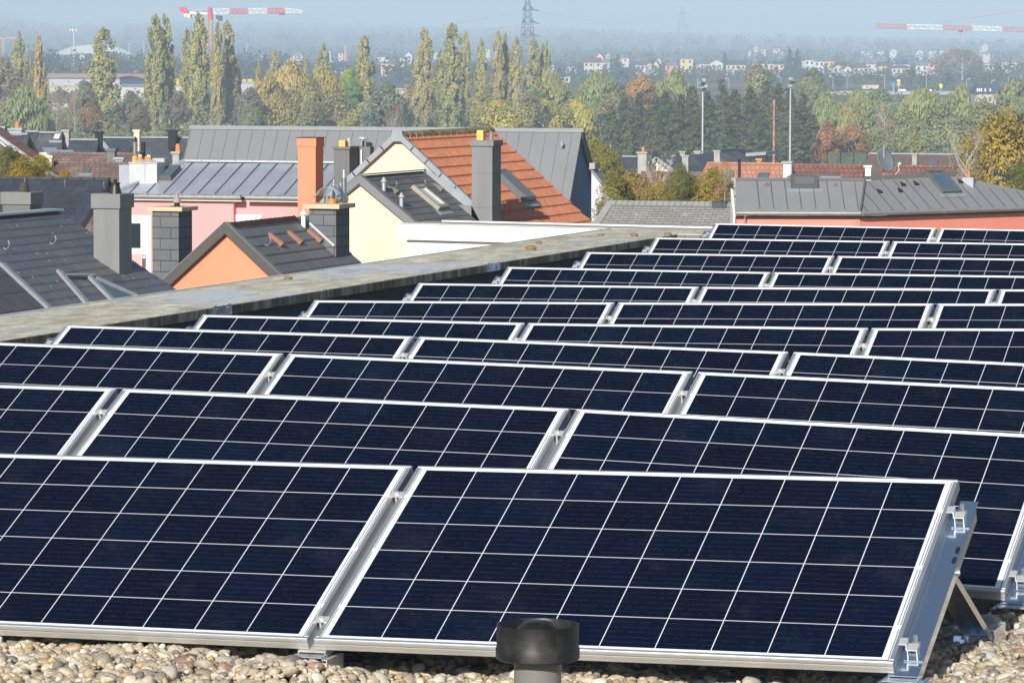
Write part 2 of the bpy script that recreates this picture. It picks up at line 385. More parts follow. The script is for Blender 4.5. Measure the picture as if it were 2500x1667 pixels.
# ------------------------------------------------------------------ pebbles
def ico(sub):
    bm = bmesh.new(); bmesh.ops.create_icosphere(bm, subdivisions=sub, radius=1.0)
    V = np.array([v.co[:] for v in bm.verts]); Fc = np.array([[v.index for v in f.verts] for f in bm.faces]); bm.free(); return V, Fc
import bmesh
def colour_mesh(name, V, Fc, col, m, parent=None, smooth=False, kverts=None):
    """V (n,3), Fc (m,k), col per-face (m,3)"""
    me = bpy.data.meshes.new(name); k = Fc.shape[1]
    me.vertices.add(len(V)); me.vertices.foreach_set('co', V.astype(np.float32).ravel())
    me.loops.add(Fc.size); me.loops.foreach_set('vertex_index', Fc.astype(np.int32).ravel())
    me.polygons.add(len(Fc)); me.polygons.foreach_set('loop_start', np.arange(0, Fc.size, k, dtype=np.int32)); me.polygons.foreach_set('loop_total', np.full(len(Fc), k, np.int32))
    me.update(calc_edges=True)
    if col is not None:
        at_ = me.attributes.new('tint', 'FLOAT_COLOR', 'FACE')
        c = np.ones((len(Fc), 4), np.float32); c[:, :3] = col; at_.data.foreach_set('color', c.ravel())
    if smooth: me.polygons.foreach_set('use_smooth', np.ones(len(Fc), bool))
    me.materials.append(m)
    o = bpy.data.objects.new(name, me); L_(o)
    if parent is not None: o.parent = parent
    return o
peb, n_, b_ = new_mat('pebble'); a_ = N(n_, 'ShaderNodeAttribute', attribute_name='tint'); tc = N(n_, 'ShaderNodeTexCoord')
r_ = rng_(n_, noise(n_, tc.outputs['Object'], 90, 5, .65), .3, .7, .72, 1.22); mx = N(n_, 'ShaderNodeVectorMath', operation='SCALE')
n_.links.new(a_.outputs['Color'], mx.inputs[0]); n_.links.new(r_, mx.inputs['Scale']); n_.links.new(mx.outputs[0], b_.inputs['Base Color']); sp(b_, 'Roughness', .6); sp(b_, 'Specular IOR Level', .35)
def gravel(name, regions, label):
    V0, F0 = ico(2)
    Vs, Fs, Cs = [], [], []; n = 0
    for (x0, x1, y0, y1, dens, hfun, layers) in regions:
        for ly in range(layers):
            cnt = int((x1-x0)*(y1-y0)*dens)
            for i in range(cnt):
                x = rng.uniform(x0, x1); y = rng.uniform(y0, y1)
                s = float(np.clip(rng.lognormal(math.log(.0106), .42), .005, .030))
                sc = s*A(rng.uniform(.9, 1.5), rng.uniform(.75, 1.05), rng.uniform(.5, .8))
                q = V0*(1+.13*np.sin(V0@rng.normal(0, 1.9, 3)+rng.uniform(0, 6)))[:, None]*(1+.08*np.sin(V0@rng.normal(0, 4, 3)))[:, None]
                q = q*sc
                e = Matrix.Rotation(rng.uniform(0, 6.28), 3, 'Z') @ Matrix.Rotation(rng.normal(0, .45), 3, 'X') @ Matrix.Rotation(rng.normal(0, .45), 3, 'Y')
                q = q@np.array(e).T
                z = hfun(x, y)-.012*(layers-1-ly)+rng.uniform(-.006, .008)
                Vs.append(q+A(x, y, z)); Fs.append(F0+n); n += len(V0)
                k = rng.random()
                base = (A(.62, .53, .39) if k < .42 else A(.72, .66, .54) if k < .60 else A(.42, .36, .27) if k < .76 else A(.30, .28, .25) if k < .86 else A(.60, .44, .24) if k < .94 else A(.44, .27, .19) if k < .96 else A(.72, .68, .60))
                Cs.append(np.repeat([base*rng.uniform(.6, 1.0)], len(F0), 0))
    o = colour_mesh(name, np.concatenate(Vs), np.concatenate(Fs), np.concatenate(Cs), peb, smooth=True)
    return tag(o, label, 'gravel', kind='stuff')
def gh(x, y):
    h = -.098+.012*math.sin(x*2.1+1)+.010*math.sin(x*5.3+y*4)+.006*math.sin(x*11-y*9)
    if x < -1.9: h += .014
    h -= .020*math.exp(-((x+1.35)/.28)**2)
    h += .048*math.exp(-((x+1.66)/.15)**2-((y+.10)/.16)**2)
    return h
def gh2(x, y): return -.094+.012*math.sin(x*6+y*3)+.008*math.sin(x*13-y*7)+.03*max(0, x-.1)
gravel('gravel', [(-3.3, .12, -2.05, .25, 2500, gh, 2), (-.05, .95, -1.2, 2.5, 2350, gh2, 2), (-3.3, -.05, .25, 1.5, 500, gh, 1)], 'pale rounded roof gravel around and below the front solar panels')
# ------------------------------------------------------------------ solar panels
PW, PH, TILT, SROW, PP = 1.65, .992, .414544, 1.652462, 1.669621
RZ = [-0.00577, 0.022475, 0.010798, -0.022584, -0.017243, 0.026556, -0.002218, -0.029764, -0.006883, 0.00929, 0.015342]
RS = [0.003943, -0.008121, -0.013914, -0.011422, 0.003386, 0.015563, 0.009289, 0.001648, 0.002331, 0.000119, -0.005707]
RX = [0.009052, 0.013187, 0.006919, -0.008679, -0.010328, -0.021222, -0.010288, -0.00808, 0.005155, 0.013617, 0.010666]
RY = [-0.003196, 0.00219, -0.001092, -0.00028, 0.000693, 0.005656, 0.003036, 0.000419, -0.002582, -0.00359, -0.002827]
RQ = [0.001143, -0.003353, -0.001456, -0.002303, 0.003075, 0.000906, 0.001152, 0.001447, 3.2e-05, -0.00055, 5e-06]
def rowpt(r, x, s=0.0):
    y = r*SROW+s*math.cos(TILT)+x*RY[r]; z = s*math.sin(TILT)+RZ[r]+x*RS[r]+(x+3.3)**2*RQ[r]
    return Vector((x+RX[r], y, z))
cells, n_, b_ = new_mat('solar_cells'); tc = N(n_, 'ShaderNodeTexCoord'); sx = N(n_, 'ShaderNodeSeparateXYZ'); n_.links.new(tc.outputs['Object'], sx.inputs[0])
MX, MY = .034, .024; cpx = (PW-2*MX)/10; cpy = (PH-2*MY)/6
X = math_(n_, 'ADD', sx.outputs[0], PW/2-MX); Y = math_(n_, 'SUBTRACT', sx.outputs[1], MY)
cx = math_(n_, 'DIVIDE', X, cpx); cyy = math_(n_, 'DIVIDE', Y, cpy)
fx = math_(n_, 'FRACT', cx); fy = math_(n_, 'FRACT', cyy)
def edge(f, w): # 1 near 0 or 1
    d = math_(n_, 'ABSOLUTE', math_(n_, 'SUBTRACT', f, .5)); return math_(n_, 'GREATER_THAN', d, .5-w)
line = math_(n_, 'MAXIMUM', edge(fx, .0076), edge(fy, .0086))
outx = math_(n_, 'MAXIMUM', math_(n_, 'LESS_THAN', X, .0), math_(n_, 'GREATER_THAN', X, PW-2*MX))
outy = math_(n_, 'MAXIMUM', math_(n_, 'LESS_THAN', Y, .0), math_(n_, 'GREATER_THAN', Y, PH-2*MY))
white = math_(n_, 'MAXIMUM', line, math_(n_, 'MAXIMUM', outx, outy))
cv = N(n_, 'ShaderNodeCombineXYZ'); n_.links.new(math_(n_, 'FLOOR', cx), cv.inputs[0]); n_.links.new(math_(n_, 'FLOOR', cyy), cv.inputs[1])
oi = N(n_, 'ShaderNodeObjectInfo'); n_.links.new(math_(n_, 'MULTIPLY', oi.outputs['Random'], 50.0), cv.inputs[2])
wn = N(n_, 'ShaderNodeTexWhiteNoise'); n_.links.new(cv.outputs[0], wn.inputs['Vector'])
ca = mixc(n_, rng_(n_, wn.outputs['Value'], .2, 1), (.0024, .0046, .0135), (.0032, .0064, .0215))
ca = mixc(n_, rng_(n_, noise(n_, tc.outputs['Object'], 2.3, 4, .6), .45, .75, 0, .6), ca, (.0045, .0078, .024))
# fine print lines
f5 = math_(n_, 'FRACT', math_(n_, 'MULTIPLY', fy, 6.0)); fl = math_(n_, 'GREATER_THAN', math_(n_, 'ABSOLUTE', math_(n_, 'SUBTRACT', f5, .5)), .468)
dots = math_(n_, 'GREATER_THAN', noise(n_, tc.outputs['Object'], 55, 3, .7), .47)
ca = mixc(n_, math_(n_, 'MULTIPLY', fl, math_(n_, 'MULTIPLY', dots, .34)), ca, (.06, .075, .13))
# dust specks
vd = N(n_, 'ShaderNodeTexVoronoi'); vd.inputs['Scale'].default_value = 9; n_.links.new(tc.outputs['Object'], vd.inputs['Vector'])
# white backsheet with ribbons in end margins
e1 = math_(n_, 'ABSOLUTE', sx.outputs[0]); de = math_(n_, 'SUBTRACT', PW/2, e1)
rb1 = math_(n_, 'LESS_THAN', math_(n_, 'ABSOLUTE', math_(n_, 'SUBTRACT', de, .0165)), .0016)
rb2 = math_(n_, 'LESS_THAN', math_(n_, 'ABSOLUTE', math_(n_, 'SUBTRACT', de, .0245)), .0014)
side = math_(n_, 'GREATER_THAN', sx.outputs[0], 0.0)
rb2 = math_(n_, 'MULTIPLY', rb2, math_(n_, 'MULTIPLY', side, math_(n_, 'LESS_THAN', math_(n_, 'ABSOLUTE', math_(n_, 'SUBTRACT', cyy, 3.0)), 1.95)))
seg = math_(n_, 'LESS_THAN', math_(n_, 'ABSOLUTE', math_(n_, 'SUBTRACT', math_(n_, 'FRACT', math_(n_, 'DIVIDE', math_(n_, 'ADD', cyy, 1.0), 2.0)), .5)), .47)
rb = math_(n_, 'MULTIPLY', math_(n_, 'MAXIMUM', rb1, rb2), seg)
wc = mixc(n_, rb, (.78, .82, .86), (.16, .18, .20))
ca = mixc(n_, math_(n_, 'MULTIPLY', rng_(n_, noise(n_, tc.outputs['Object'], 3.1, 9, .78), .52, .80), .16), ca, (.10, .11, .13))
vd.inputs['Scale'].default_value = 1.6
col = mixc(n_, white, ca, wc)
col = mixc(n_, math_(n_, 'LESS_THAN', vd.outputs['Distance'], .012), col, (.5, .5, .48))
n_.links.new(col, b_.inputs['Base Color']); sp(b_, 'Roughness', .12); sp(b_, 'Specular IOR Level', .12)
n_.links.new(rng_(n_, noise(n_, tc.outputs['Object'], 1.7, 5, .6), .3, .7, .10, .2), b_.inputs['Roughness'])
def make_panel():
    t = thing('photovoltaic_module', 'x', 'solar panel', (0, 0, 0), 'solar panels in rows on the flat roof')
    lip = .013; h = .035
    mb = MB()
    mb.box(-PW/2, PW/2, 0, lip, -h, 0, ch=.0015); mb.box(-PW/2, PW/2, PH-lip, PH, -h, 0, ch=.003)
    mb.box(-PW/2, -PW/2+lip, lip, PH-lip, -h, 0, ch=.0015); mb.box(PW/2-lip, PW/2, lip, PH-lip, -h, 0, ch=.0015)
    mb.build('frame', alu, t)
    mb = MB()
    for z0, z1, d in ((-h+.002, -h+.010, .0016), (-.024, -.017, .0012), (-.012, -.004, .0016)): mb.box(-PW/2+.001, PW/2-.001, -d, 0, z0, z1)
    mb.build('frame_profile', alu_front, t)
    mb = MB(); mb.box(-PW/2+lip, PW/2-lip, lip, PH-lip, -.006, -.0018); mb.build('cell_glass', cells, t)
    mb = MB(); mb.box(-.10, .10, .78, .90, -.03, -.007); mb.build('junction_box', black_pl, t)
    return t
def copy_tree(o, parent=None):
    c = o.copy(); L_(c); c.parent = parent
    for ch in o.children: copy_tree(ch, c)
    return c
ORD = ['front', 'second', 'third', 'fourth', 'fifth', 'sixth', 'seventh', 'eighth', 'ninth', 'tenth', 'farthest']
proto = make_panel(); used = False
for r in range(11):
    cols = [0, 1] if r == 0 else ([0, 1, 2] if r < 7 else [1, 2])
    for c in cols:
        o = copy_tree(proto) if used else proto; used = True
        xR = -c*PP; xL = xR-PW
        a, b_2, t_ = rowpt(r, xL), rowpt(r, xR), rowpt(r, xL, PH)
        ex = (b_2-a).normalized(); ey = (t_-a); ey = (ey-ey.dot(ex)*ex).normalized(); ez = ex.cross(ey)
        m_ = (a+b_2)/2
        o.matrix_world = Matrix(((ex.x, ey.x, ez.x, m_.x), (ex.y, ey.y, ez.y, m_.y), (ex.z, ey.z, ez.z, m_.z), (0, 0, 0, 1)))
        rn = ORD[r]+' row' + ('' if r in (0, 10) else ' from the front')
        if r == 0: lb = ['large solar panel at the right end of the front row, behind the black vent pipe', 'large solar panel left in the front row, cut by the left picture edge'][c]
        elif c == 0: lb = 'dark blue solar panel at the right end of the %s' % rn
        elif r >= 7 and c == 1: lb = 'solar panel cut by the right picture edge in the %s' % rn
        elif c == 1: lb = 'dark blue solar panel in the middle of the %s' % rn
        else: lb = 'dark blue solar panel at the left end of the %s' % rn
        o['label'] = lb
# ------------------------------------------------------------------ mounting stands
MT = Matrix.Rotation(TILT, 4, 'X')
rail_mid = mat('dull_reflection_rail', (.52, .50, .46), .5, .3, .2, 7)  # same rails in the gaps: their darker reflection is put into this brown-grey colour
def make_stand(kind, sg=1):
    shiny = MATS['sky_tinted_galvanised'] if kind != 'mid' else rail_mid
    t = thing('mounting_stand', 'x', 'mounting stand', (0, 0, 0), 'metal mounting stands under the solar panels')
    zt = -.0375
    mb = MB(); mb.box(-.041, .041, -.008, .88, zt-.003, zt, M=MT); mb.box(-.041, -.038, -.008, .88, zt-.034, zt-.0035, M=MT); mb.box(.038, .041, -.008, .88, zt-.034, zt-.0035, M=MT)
    rail = mb.build('rail', shiny, t)
    for s in (.60, .655):
        m2 = MB(); pts = []
        for k in range(12):
            a = 2*math.pi*k/12; pts.append(MT @ Vector((sg*(.028+.0065*math.cos(a)), s+.013*math.sin(a)+(.006 if math.sin(a) > 0 else -.006), zt+.0006)))
        m2.prism([tuple(p) for p in pts], (0, 0, .0004)); m2.build('slot', dark_met, rail)
    for ya, yb in ((-.035, .10), (1.02, 1.20)):
        mb = MB(); mb.box(-.062, .062, ya, yb, -.103, -.100); mb.box(-.062, -.059, ya, yb, -.0995, -.052); mb.box(.059, .062, ya, yb, -.0995, -.052)
        mb.box(-.058, -.046, ya, yb, -.055, -.052); mb.box(.046, .058, ya, yb, -.055, -.052); mb.build('base_channel', shiny, t)
    mb = MB(); mb.box(-.047, .047, -.040, .018, -.0480, -.0445, ch=.001)
    mb.prism([(-.047, -.040, -.049), (-.053, -.036, -.056), (-.053, .01, -.056), (-.047, .01, -.049)], (0, 0, .002)); mb.prism([(.047, -.040, -.049), (.053, -.036, -.056), (.053, .01, -.056), (.047, .01, -.049)], (0, 0, .002))
    mb.build('hinge_cap', alu, t)
    for s in (-1, 1):
        mb = MB(); mb.cone((s*.055, -.02, -.075), (s*.074, -.02, -.075), .0045, .0045, 8); mb.cone((s*.0635, -.02, -.075), (s*.068, -.02, -.075), .010, .010, 6); mb.build('bolt', alu, t)
    # leg
    s0 = .565; top = MT @ Vector((0, s0, zt-.02)); ft = Vector((0, 1.13, -.085)); d = (ft-top); Lg = d.length
    ang = math.atan2(d.z, d.y); ML = Matrix.Translation(top) @ Matrix.Rotation(ang, 4, 'X')
    mb = MB(); mb.box(-.034, .034, 0, Lg, -.0015, .0015, M=ML); mb.box(-.036, -.0345, 0, Lg, -.022, .0015, M=ML); mb.box(.0345, .036, 0, Lg, -.022, .0015, M=ML)
    leg = mb.build('leg', steel, t)
    for a_s in ((.018, .075, .055), (.010, .20, .185)):
        m2 = MB(); m2.box(-a_s[0], a_s[0], Lg-a_s[1], Lg-a_s[2], .0016, .0022, M=ML); m2.build('slot', dark_met, leg)
    mb = MB(); mb.cone(tuple(top+Vector((-.05, 0, .0))), tuple(top+Vector((.05, 0, .0))), .005, .005, 8); mb.cone(tuple(top+Vector((.042, 0, 0))), tuple(top+Vector((.049, 0, 0))), .009, .009, 6); mb.build('bolt', alu, t)
    for s in (.085, .795):
        mb = MB()
        if kind == 'mid':
            mb.box(-.021, .021, s, s+.030, .0008, .0038, M=MT); mb.box(-.003, .003, s, s+.030, -.034, .0008, M=MT); mb.box(-.008, .008, s+.004, s+.026, -.036, -.031, M=MT)
            mb.cone(tuple(MT @ Vector((0, s+.015, .004))), tuple(MT @ Vector((0, s+.015, .011))), .0065, .0065, 6)
            c_ = mb.build('clamp', clamp_alu, t)
        else:
            x0 = -.014 if sg > 0 else .014
            B = lambda xa, xb, a, b, c, d_: mb.box(sg*xa, sg*xb, a, b, c, d_, M=MT)
            B(-.028, -.006, s, s+.034, .0008, .0036); B(-.009, -.006, s, s+.034, -.016, .0008); B(-.006, .022, s, s+.034, -.016, -.0135)
            B(-.006, -.0035, s, s+.034, -.0365, -.0165); B(.0195, .022, s, s+.034, -.0365, -.0165); B(-.003, .019, s, s+.034, -.0365, -.034)
            c_ = mb.build('clamp', clamp_alu, t)
            m2 = MB(); m2.cone(tuple(MT @ Vector((sg*.007, s+.06, -.03))), tuple(MT @ Vector((sg*.007, s+.06, -.006))), .007, .007, 6); m2.cone(tuple(MT @ Vector((sg*.007, s+.06, -.036))), tuple(MT @ Vector((sg*.007, s+.06, -.028))), .014, .014, 6)
            m2.build('bolt', alu, c_)
            m2 = MB(); m2.box(sg*-.012, sg*.040, s-.02, s+.13, zt+.0008, zt+.0035, M=MT); m2.build('clamp_plate', shiny, t)
    return t
protos = {}
stands = [(0, 0), (0, 1), (1, 0), (1, 1), (1, 2), (2, 1), (2, 2)]+[(r, c) for r in (3, 4, 5, 6) for c in (1, 2, 3)]+[(r, c) for r in (7, 8, 9, 10) for c in (2, 3)]
for r, c in stands:
    k = 'r' if c == 0 else 'l' if c == 3 else 'mid'
    if k not in protos: protos[k] = make_stand('end' if k != 'mid' else 'mid', -1 if k == 'l' else 1); o = protos[k]
    else: o = copy_tree(protos[k])
    x = .026 if c == 0 else -c*PP+(PP-PW)/2-(.012 if c == 3 else 0)
    o.location = rowpt(r, x); rn = ORD[r]+' row'
    if (r, c) == (0, 0): lb = 'shiny mounting stand with exposed leg at the right end of the front row'
    elif (r, c) == (1, 0): lb = 'shiny metal mounting stand at the right picture edge, end of the second row'
    elif c == 1: lb = 'mounting stand in the right hand panel gap of the %s' % rn
    elif c == 2: lb = 'mounting stand in the left hand panel gap of the %s' % rn
    else: lb = 'mounting stand sticking out at the left end of the %s' % rn
    if (r, c) == (0, 1): lb = 'metal mounting stand in the gap between the two front row panels'
    o['label'] = lb
# ------------------------------------------------------------------ vent pipe
vx, vy = -.470, -1.68
vt = thing('vent_pipe', 'grey roof vent pipe with a black open topped cap in front of the panels', 'vent pipe', (vx, vy, -.13))
mb = MB(); mb.lathe((vx, vy, 0), [(.0545, -.13), (.0545, .285), (.051, .285), (.051, -.13)], 48); mb.build('pipe', grey_pl, vt, smooth=True)
cpo = MB(); cpo.lathe((vx, vy, 0), [(.0575, .252), (.0575, .236), (.090, .236), (.0965, .240), (.0965, .262), (.0945, .268), (.0945, .318), (.0925, .3185), (.0915, .317), (.0915, .262), (.06, .245), (.0575, .252)], 64)
cap = cpo.build('cap', black_pl, vt, smooth=True)
mb = MB(); mb.lathe((vx, vy, 0), [(.0001, .326), (.022, .3255), (.032, .322), (.052, .304), (.054, .300), (.050, .299), (.0001, .312)], 48); mb.build('dome', black_pl, cap, smooth=True)
for k in range(4):
    a = rad(35+90*k); M_ = Matrix.Translation((vx, vy, 0)) @ Matrix.Rotation(a, 4, 'Z')
    mb = MB(); mb.box(.048, .0912, -.0012, .0012, .262, .304, M=M_); mb.build('fin', black_pl, cap)
# stones on the coping
stone = mat('coping_stone', (.22, .15, .08), .8, 0, .25, 20)
V0, F0 = ico(2)
for (u, v, s, lb) in [(1295, 606, .034, 'largest brown pebble lying on the coping in front of the white building'), (703, 679, .022, 'small dark pebble lying on the coping below the slate roof of the orange gable house'), (1315, 593, .02, 'small reddish pebble just behind the largest one on the coping'), (1467, 573, .020, 'dark pebble on the coping near its far corner, left of two orange ones'), (1548, 574, .026, 'orange pebble at the far corner of the coping'), (1630, 571, .024, 'orange pebble farthest right on the coping, by the top left solar panel')]:
    p = onZ(u, v, CZ1+s*.35)
    q = V0*A(s*1.2, s*.9, s*.6)*(1+.12*np.sin(V0@rng.normal(0, 2, 3)))[:, None]
    o = colour_mesh('pebble', q, F0, None, stone, smooth=True); o.location = p; tag(o, lb, 'pebble', 'loose pebbles on the coping')
# ------------------------------------------------------------------ neighbouring houses
GZ = -10.0
Xv, Yv, Zv = A(1, 0, 0), A(0, 1, 0), A(0, 0, 1)
def wallpoly(name, pts, m, parent, vec):
    mb = MB(); mb.prism(pts, vec); return mb.build(name, m, parent)
def house(label, cat='house', loc=(0, 0, GZ), group=None, name='house'):
    return thing(name, label, cat, tuple(loc), group)
def lbox(name, m, parent, *b, ch=0):
    mb = MB(); mb.box(*b, ch=ch); return mb.build(name, m, parent)
def cyl(name, m, parent, p0, p1, r0, r1=None, n=16):
    mb = MB(); mb.cone(p0, p1, r0, r0 if r1 is None else r1, n); return mb.build(name, m, parent, smooth=True)
def skylight(parent, c, n, w, h, rise=.09, glass=sky_glass, fm=frame_grey, name='skylight'):
    n = np.array(n, float); ua = np.cross(Zv, n); ua /= np.linalg.norm(ua); va = np.cross(n, ua)
    M_ = Matrix(((ua[0], va[0], n[0], c[0]), (ua[1], va[1], n[1], c[1]), (ua[2], va[2], n[2], c[2]), (0, 0, 0, 1)))
    mb = MB(); t = min(.09, w*.16)
    mb.box(-w/2, w/2, -h/2, -h/2+t, 0, rise, M=M_); mb.box(-w/2, w/2, h/2-t, h/2, 0, rise, M=M_)
    mb.box(-w/2, -w/2+t, -h/2+t, h/2-t, 0, rise, M=M_); mb.box(w/2-t, w/2, -h/2+t, h/2-t, 0, rise, M=M_)
    f = mb.build(name, fm, parent)
    mb = MB(); mb.box(-w/2+t, w/2-t, -h/2+t, h/2-t, 0, rise-.03, M=M_); mb.build('pane', glass, f)
    mb = MB(); mb.box(-w/2-.12, w/2+.12, -h/2-.16, -h/2, .004, .02, M=M_); mb.build('flashing', lead, f)
    return f
def snowhook(parent, c, s=.16, side=1):
    c = np.array(c, float); pts = [c+A(side*s*(.0+.0), 0, .03), c+A(.35*s, 0, -.25*s+.03), c+A(.7*s, 0, -.15*s+.05), c+A(.95*s, 0, .30*s+.05), c+A(.75*s, 0, .8*s+.05)]
    mb = MB(); mb.tube(pts, .008, 5); return mb.build('snow_hook', alu, parent)
def tri_vent(parent, c, n, w=.22, h=.3, z=.10, m=zinc_d):
    n = np.array(n, float); ua = np.cross(Zv, n); ua /= np.linalg.norm(ua); va = np.cross(n, ua); c = np.array(c, float)
    a = c-ua*w/2-va*h/2; b = c+ua*w/2-va*h/2; t = c+va*h/2+n*.005; p = c-va*h/2+n*z
    mb = MB(); mb.add([a, b, t, p], [(0, 1, 3), (1, 2, 3), (2, 0, 3), (0, 2, 1)]); return mb.build('roof_vent', m, parent)
def cowl_vent(parent, c, h, r, m=zinc_l):
    c = np.array(c, float)
    mb = MB(); mb.cone(c-A(0, 0, .15), c+A(0, 0, h), r, r, 14); v = mb.build('vent_stack', m, parent, smooth=True)
    mb = MB(); mb.cone(c+A(0, 0, h), c+A(0, 0, h+.10), r*1.75, r*.15, 16); mb.build('cowl', m, v); return v
def chimney(parent, u0, u1, vt, Y, D, zb, m, capm=None, cap=(.1, .05), capdrop=0.0, name='chimney'):
    """front face between pixels u0,u1 on plane Y; returns object and (x0,x1,zt)"""
    x0 = onY(u0, vt, Y)[0]; p1 = onY(u1, vt, Y); x1 = p1[0]; zt = p1[2]
    o = lbox(name, m, parent, x0, x1, Y, Y+D, zb, zt-(cap[0] if capm else 0)-capdrop)
    if capm: lbox('chimney_cap', capm, o, x0-cap[1], x1+cap[1], Y-cap[1], Y+D+cap[1], zt-cap[0], zt, ch=.008)
    return o, x0, x1, zt
# ---- cream house with orange tiled roof
Yg = at(974, 333, 85)[1]; ap = onY(974, 331, Yg); r1 = onY(1148, 493, Yg)
sl = (ap[2]-r1[2])/(r1[0]-ap[0]); LR = 6.55
ev = 3.6; gh_ = house('cream gabled house with an orange clay tile roof and tall grey chimney', loc=(ap[0], Yg+2, GZ))
zE = ap[2]-sl*ev
wallpoly('gable_wall', [ap-A(0, 0, .05), ap+A(-ev, 0, -sl*ev-.05), A(ap[0]-ev, Yg, GZ), A(ap[0]+ev, Yg, GZ), ap+A(ev, 0, -sl*ev-.05)], cream_w, gh_, (0, LR, 0))
tile_m, n_, b_ = new_mat('orange_clay_tiles'); tc = N(n_, 'ShaderNodeTexCoord'); uvn = N(n_, 'ShaderNodeUVMap')
mp = N(n_, 'ShaderNodeMapping'); mp.inputs['Scale'].default_value = (5, .9, 1); n_.links.new(uvn.outputs[0], mp.inputs[0])
c1 = mixc(n_, rng_(n_, noise(n_, mp.outputs[0], 1.6, 7, .7), .35, .68), (.58, .215, .10), (.31, .125, .075))
c1 = mixc(n_, rng_(n_, noise(n_, uvn.outputs[0], 2.5, 8, .75), .55, .75, 0, .5), c1, (.22, .10, .07))
vo = N(n_, 'ShaderNodeTexVoronoi'); vo.inputs['Scale'].default_value = 2.1; n_.links.new(uvn.outputs[0], vo.inputs['Vector'])
c1 = mixc(n_, rng_(n_, vo.outputs['Distance'], .085, .05), c1, (.72, .66, .56)); n_.links.new(c1, b_.inputs['Base Color']); sp(b_, 'Roughness', .85)
oh = .10
roof('roof', [ap+A(0, -oh, 0), ap+A(ev+.2, -oh, -sl*(ev+.2)), ap+A(ev+.2, LR, -sl*(ev+.2)), ap+A(0, LR, 0)], tile_m, gh_, thick=.05, course=.30, step=.035, wave=.22, amp=.045)
roof('roof', [ap+A(0, -oh, 0), ap+A(-ev-.2, -oh, -sl*(ev+.2)), ap+A(-ev-.2, LR, -sl*(ev+.2)), ap+A(0, LR, 0)], tile_m, gh_, thick=.05, course=.30, step=.035)
moss = mat('mossy_ridge', (.33, .26, .17), .95, 0, .35, 9, bump=.02, bscale=20, stain=(.12, .09, .04), stscale=5)
mb = MB()
for k in range(16):
    y = Yg+k*LR/16; mb.cone(ap*A(1, 0, 1)+A(0, y, -.045), ap*A(1, 0, 1)+A(0, y+LR/16+.02, -.03), .14, .125, 12)
mb.build('ridge_tiles', moss, gh_, smooth=True)
nR = np.array([sl, 0, 1.0]); nR /= np.linalg.norm(nR); nL = nR*A(-1, 1, 1)
mb = MB()
for s, n in ((1, nR), (-1, nL)):
    K = 11
    for k in range(K):
        a = ap+A(s*ev*k/K, -oh-.02, -sl*ev*k/K); b = ap+A(s*ev*(k+1.06)/K, -oh-.02, -sl*ev*(k+1.06)/K)
        mb.prism([a+n*(.068), b+n*.062, b+n*.062+A(0, .12, 0), a+n*.068+A(0, .12, 0)], n*.012)
        mb.prism([a+n*(.079)+A(0, -.012-.002*s, 0), b+n*.073+A(0, -.012-.002*s, 0), b-n*.045+A(0, -.012-.002*s, 0), a-n*.045+A(0, -.012-.002*s, 0)], (0, .01, 0))
mb.build('verge_flashing', lead, gh_)
mb = MB(); mb.prism([ap+A(-.17, -oh-.037, -.13), ap+A(-.10, -oh-.037, .12), ap+A(.10, -oh-.037, .12), ap+A(.17, -oh-.037, -.13)], (0, .02, 0)); mb.build('verge_cap', lead, gh_)
# grey chimney on the junction
x0 = onY(1150, 360, Yg-.45)[0]; co, cx0, cx1, czt = chimney(gh_, 1152, 1202, 343, Yg-.45, .62, onY(1150, 600, Yg)[2]-1, cladding, cladding, (.125, .035))
mb = MB()
for f_ in (.34, .78):
    z = czt-.13-(czt+2.9-.13)*f_*.62; mb.box(cx0-.004, cx1+.004, Yg-.454, Yg+.174, z-.006, z+.006)
mb.build('cladding_seam', cladding_d, co)
mb = MB(); mb.prism([A(cx0-.35, Yg-.47, onY(1138, 498, Yg)[2]), A(cx0, Yg-.47, onY(1150, 500, Yg)[2]), A(cx0, Yg-.47, onY(1150, 560, Yg)[2]), A(cx0+.3, Yg-.47, onY(1185, 560, Yg)[2])], (0, -.01, 0)); mb.build('flashing', cladding, co)
zc = czt; p = onY(1175, 330, Yg-.1); lbox('chimney_pot', yellow_pot, co, p[0]-.075, p[0]+.075, Yg-.2, Yg-.02, zc, zc+.21, ch=.02)
p = onY(1199, 330, Yg-.05); cyl('flue', alu, co, A(p[0], Yg-.05, zc), A(p[0], Yg-.05, zc+.13), .035); 
mb = MB()
for z, r in ((.07, .055), (.11, .05), (.155, .055)): mb.cone(A(p[0], Yg-.05, zc+z), A(p[0], Yg-.05, zc+z+.02), r, r, 12)
mb.build('flue_cowl', alu, co)
# shutter skylight on tiles
a = hit(1222, 428, ap, nR); b = hit(1274, 500, ap, nR); c = (a+b)/2+nR*.07
d_ = b-a; hh = np.linalg.norm(d_-Yv*d_[1])
s_ = skylight(gh_, c, nR, .80, hh*1.02, .12)
va = np.cross(nR, np.cross(Zv, nR)/np.linalg.norm(np.cross(Zv, nR)))
mb = MB()
for k in range(14):
    q = c-va*(hh/2-.06-k*(hh-.12)/14)+nR*.122; strip(mb, q-Yv*.37, q+Yv*.37, (hh-.12)/14*.92, .014, nR)
mb.build('roller_shutter', zinc_d, s_)
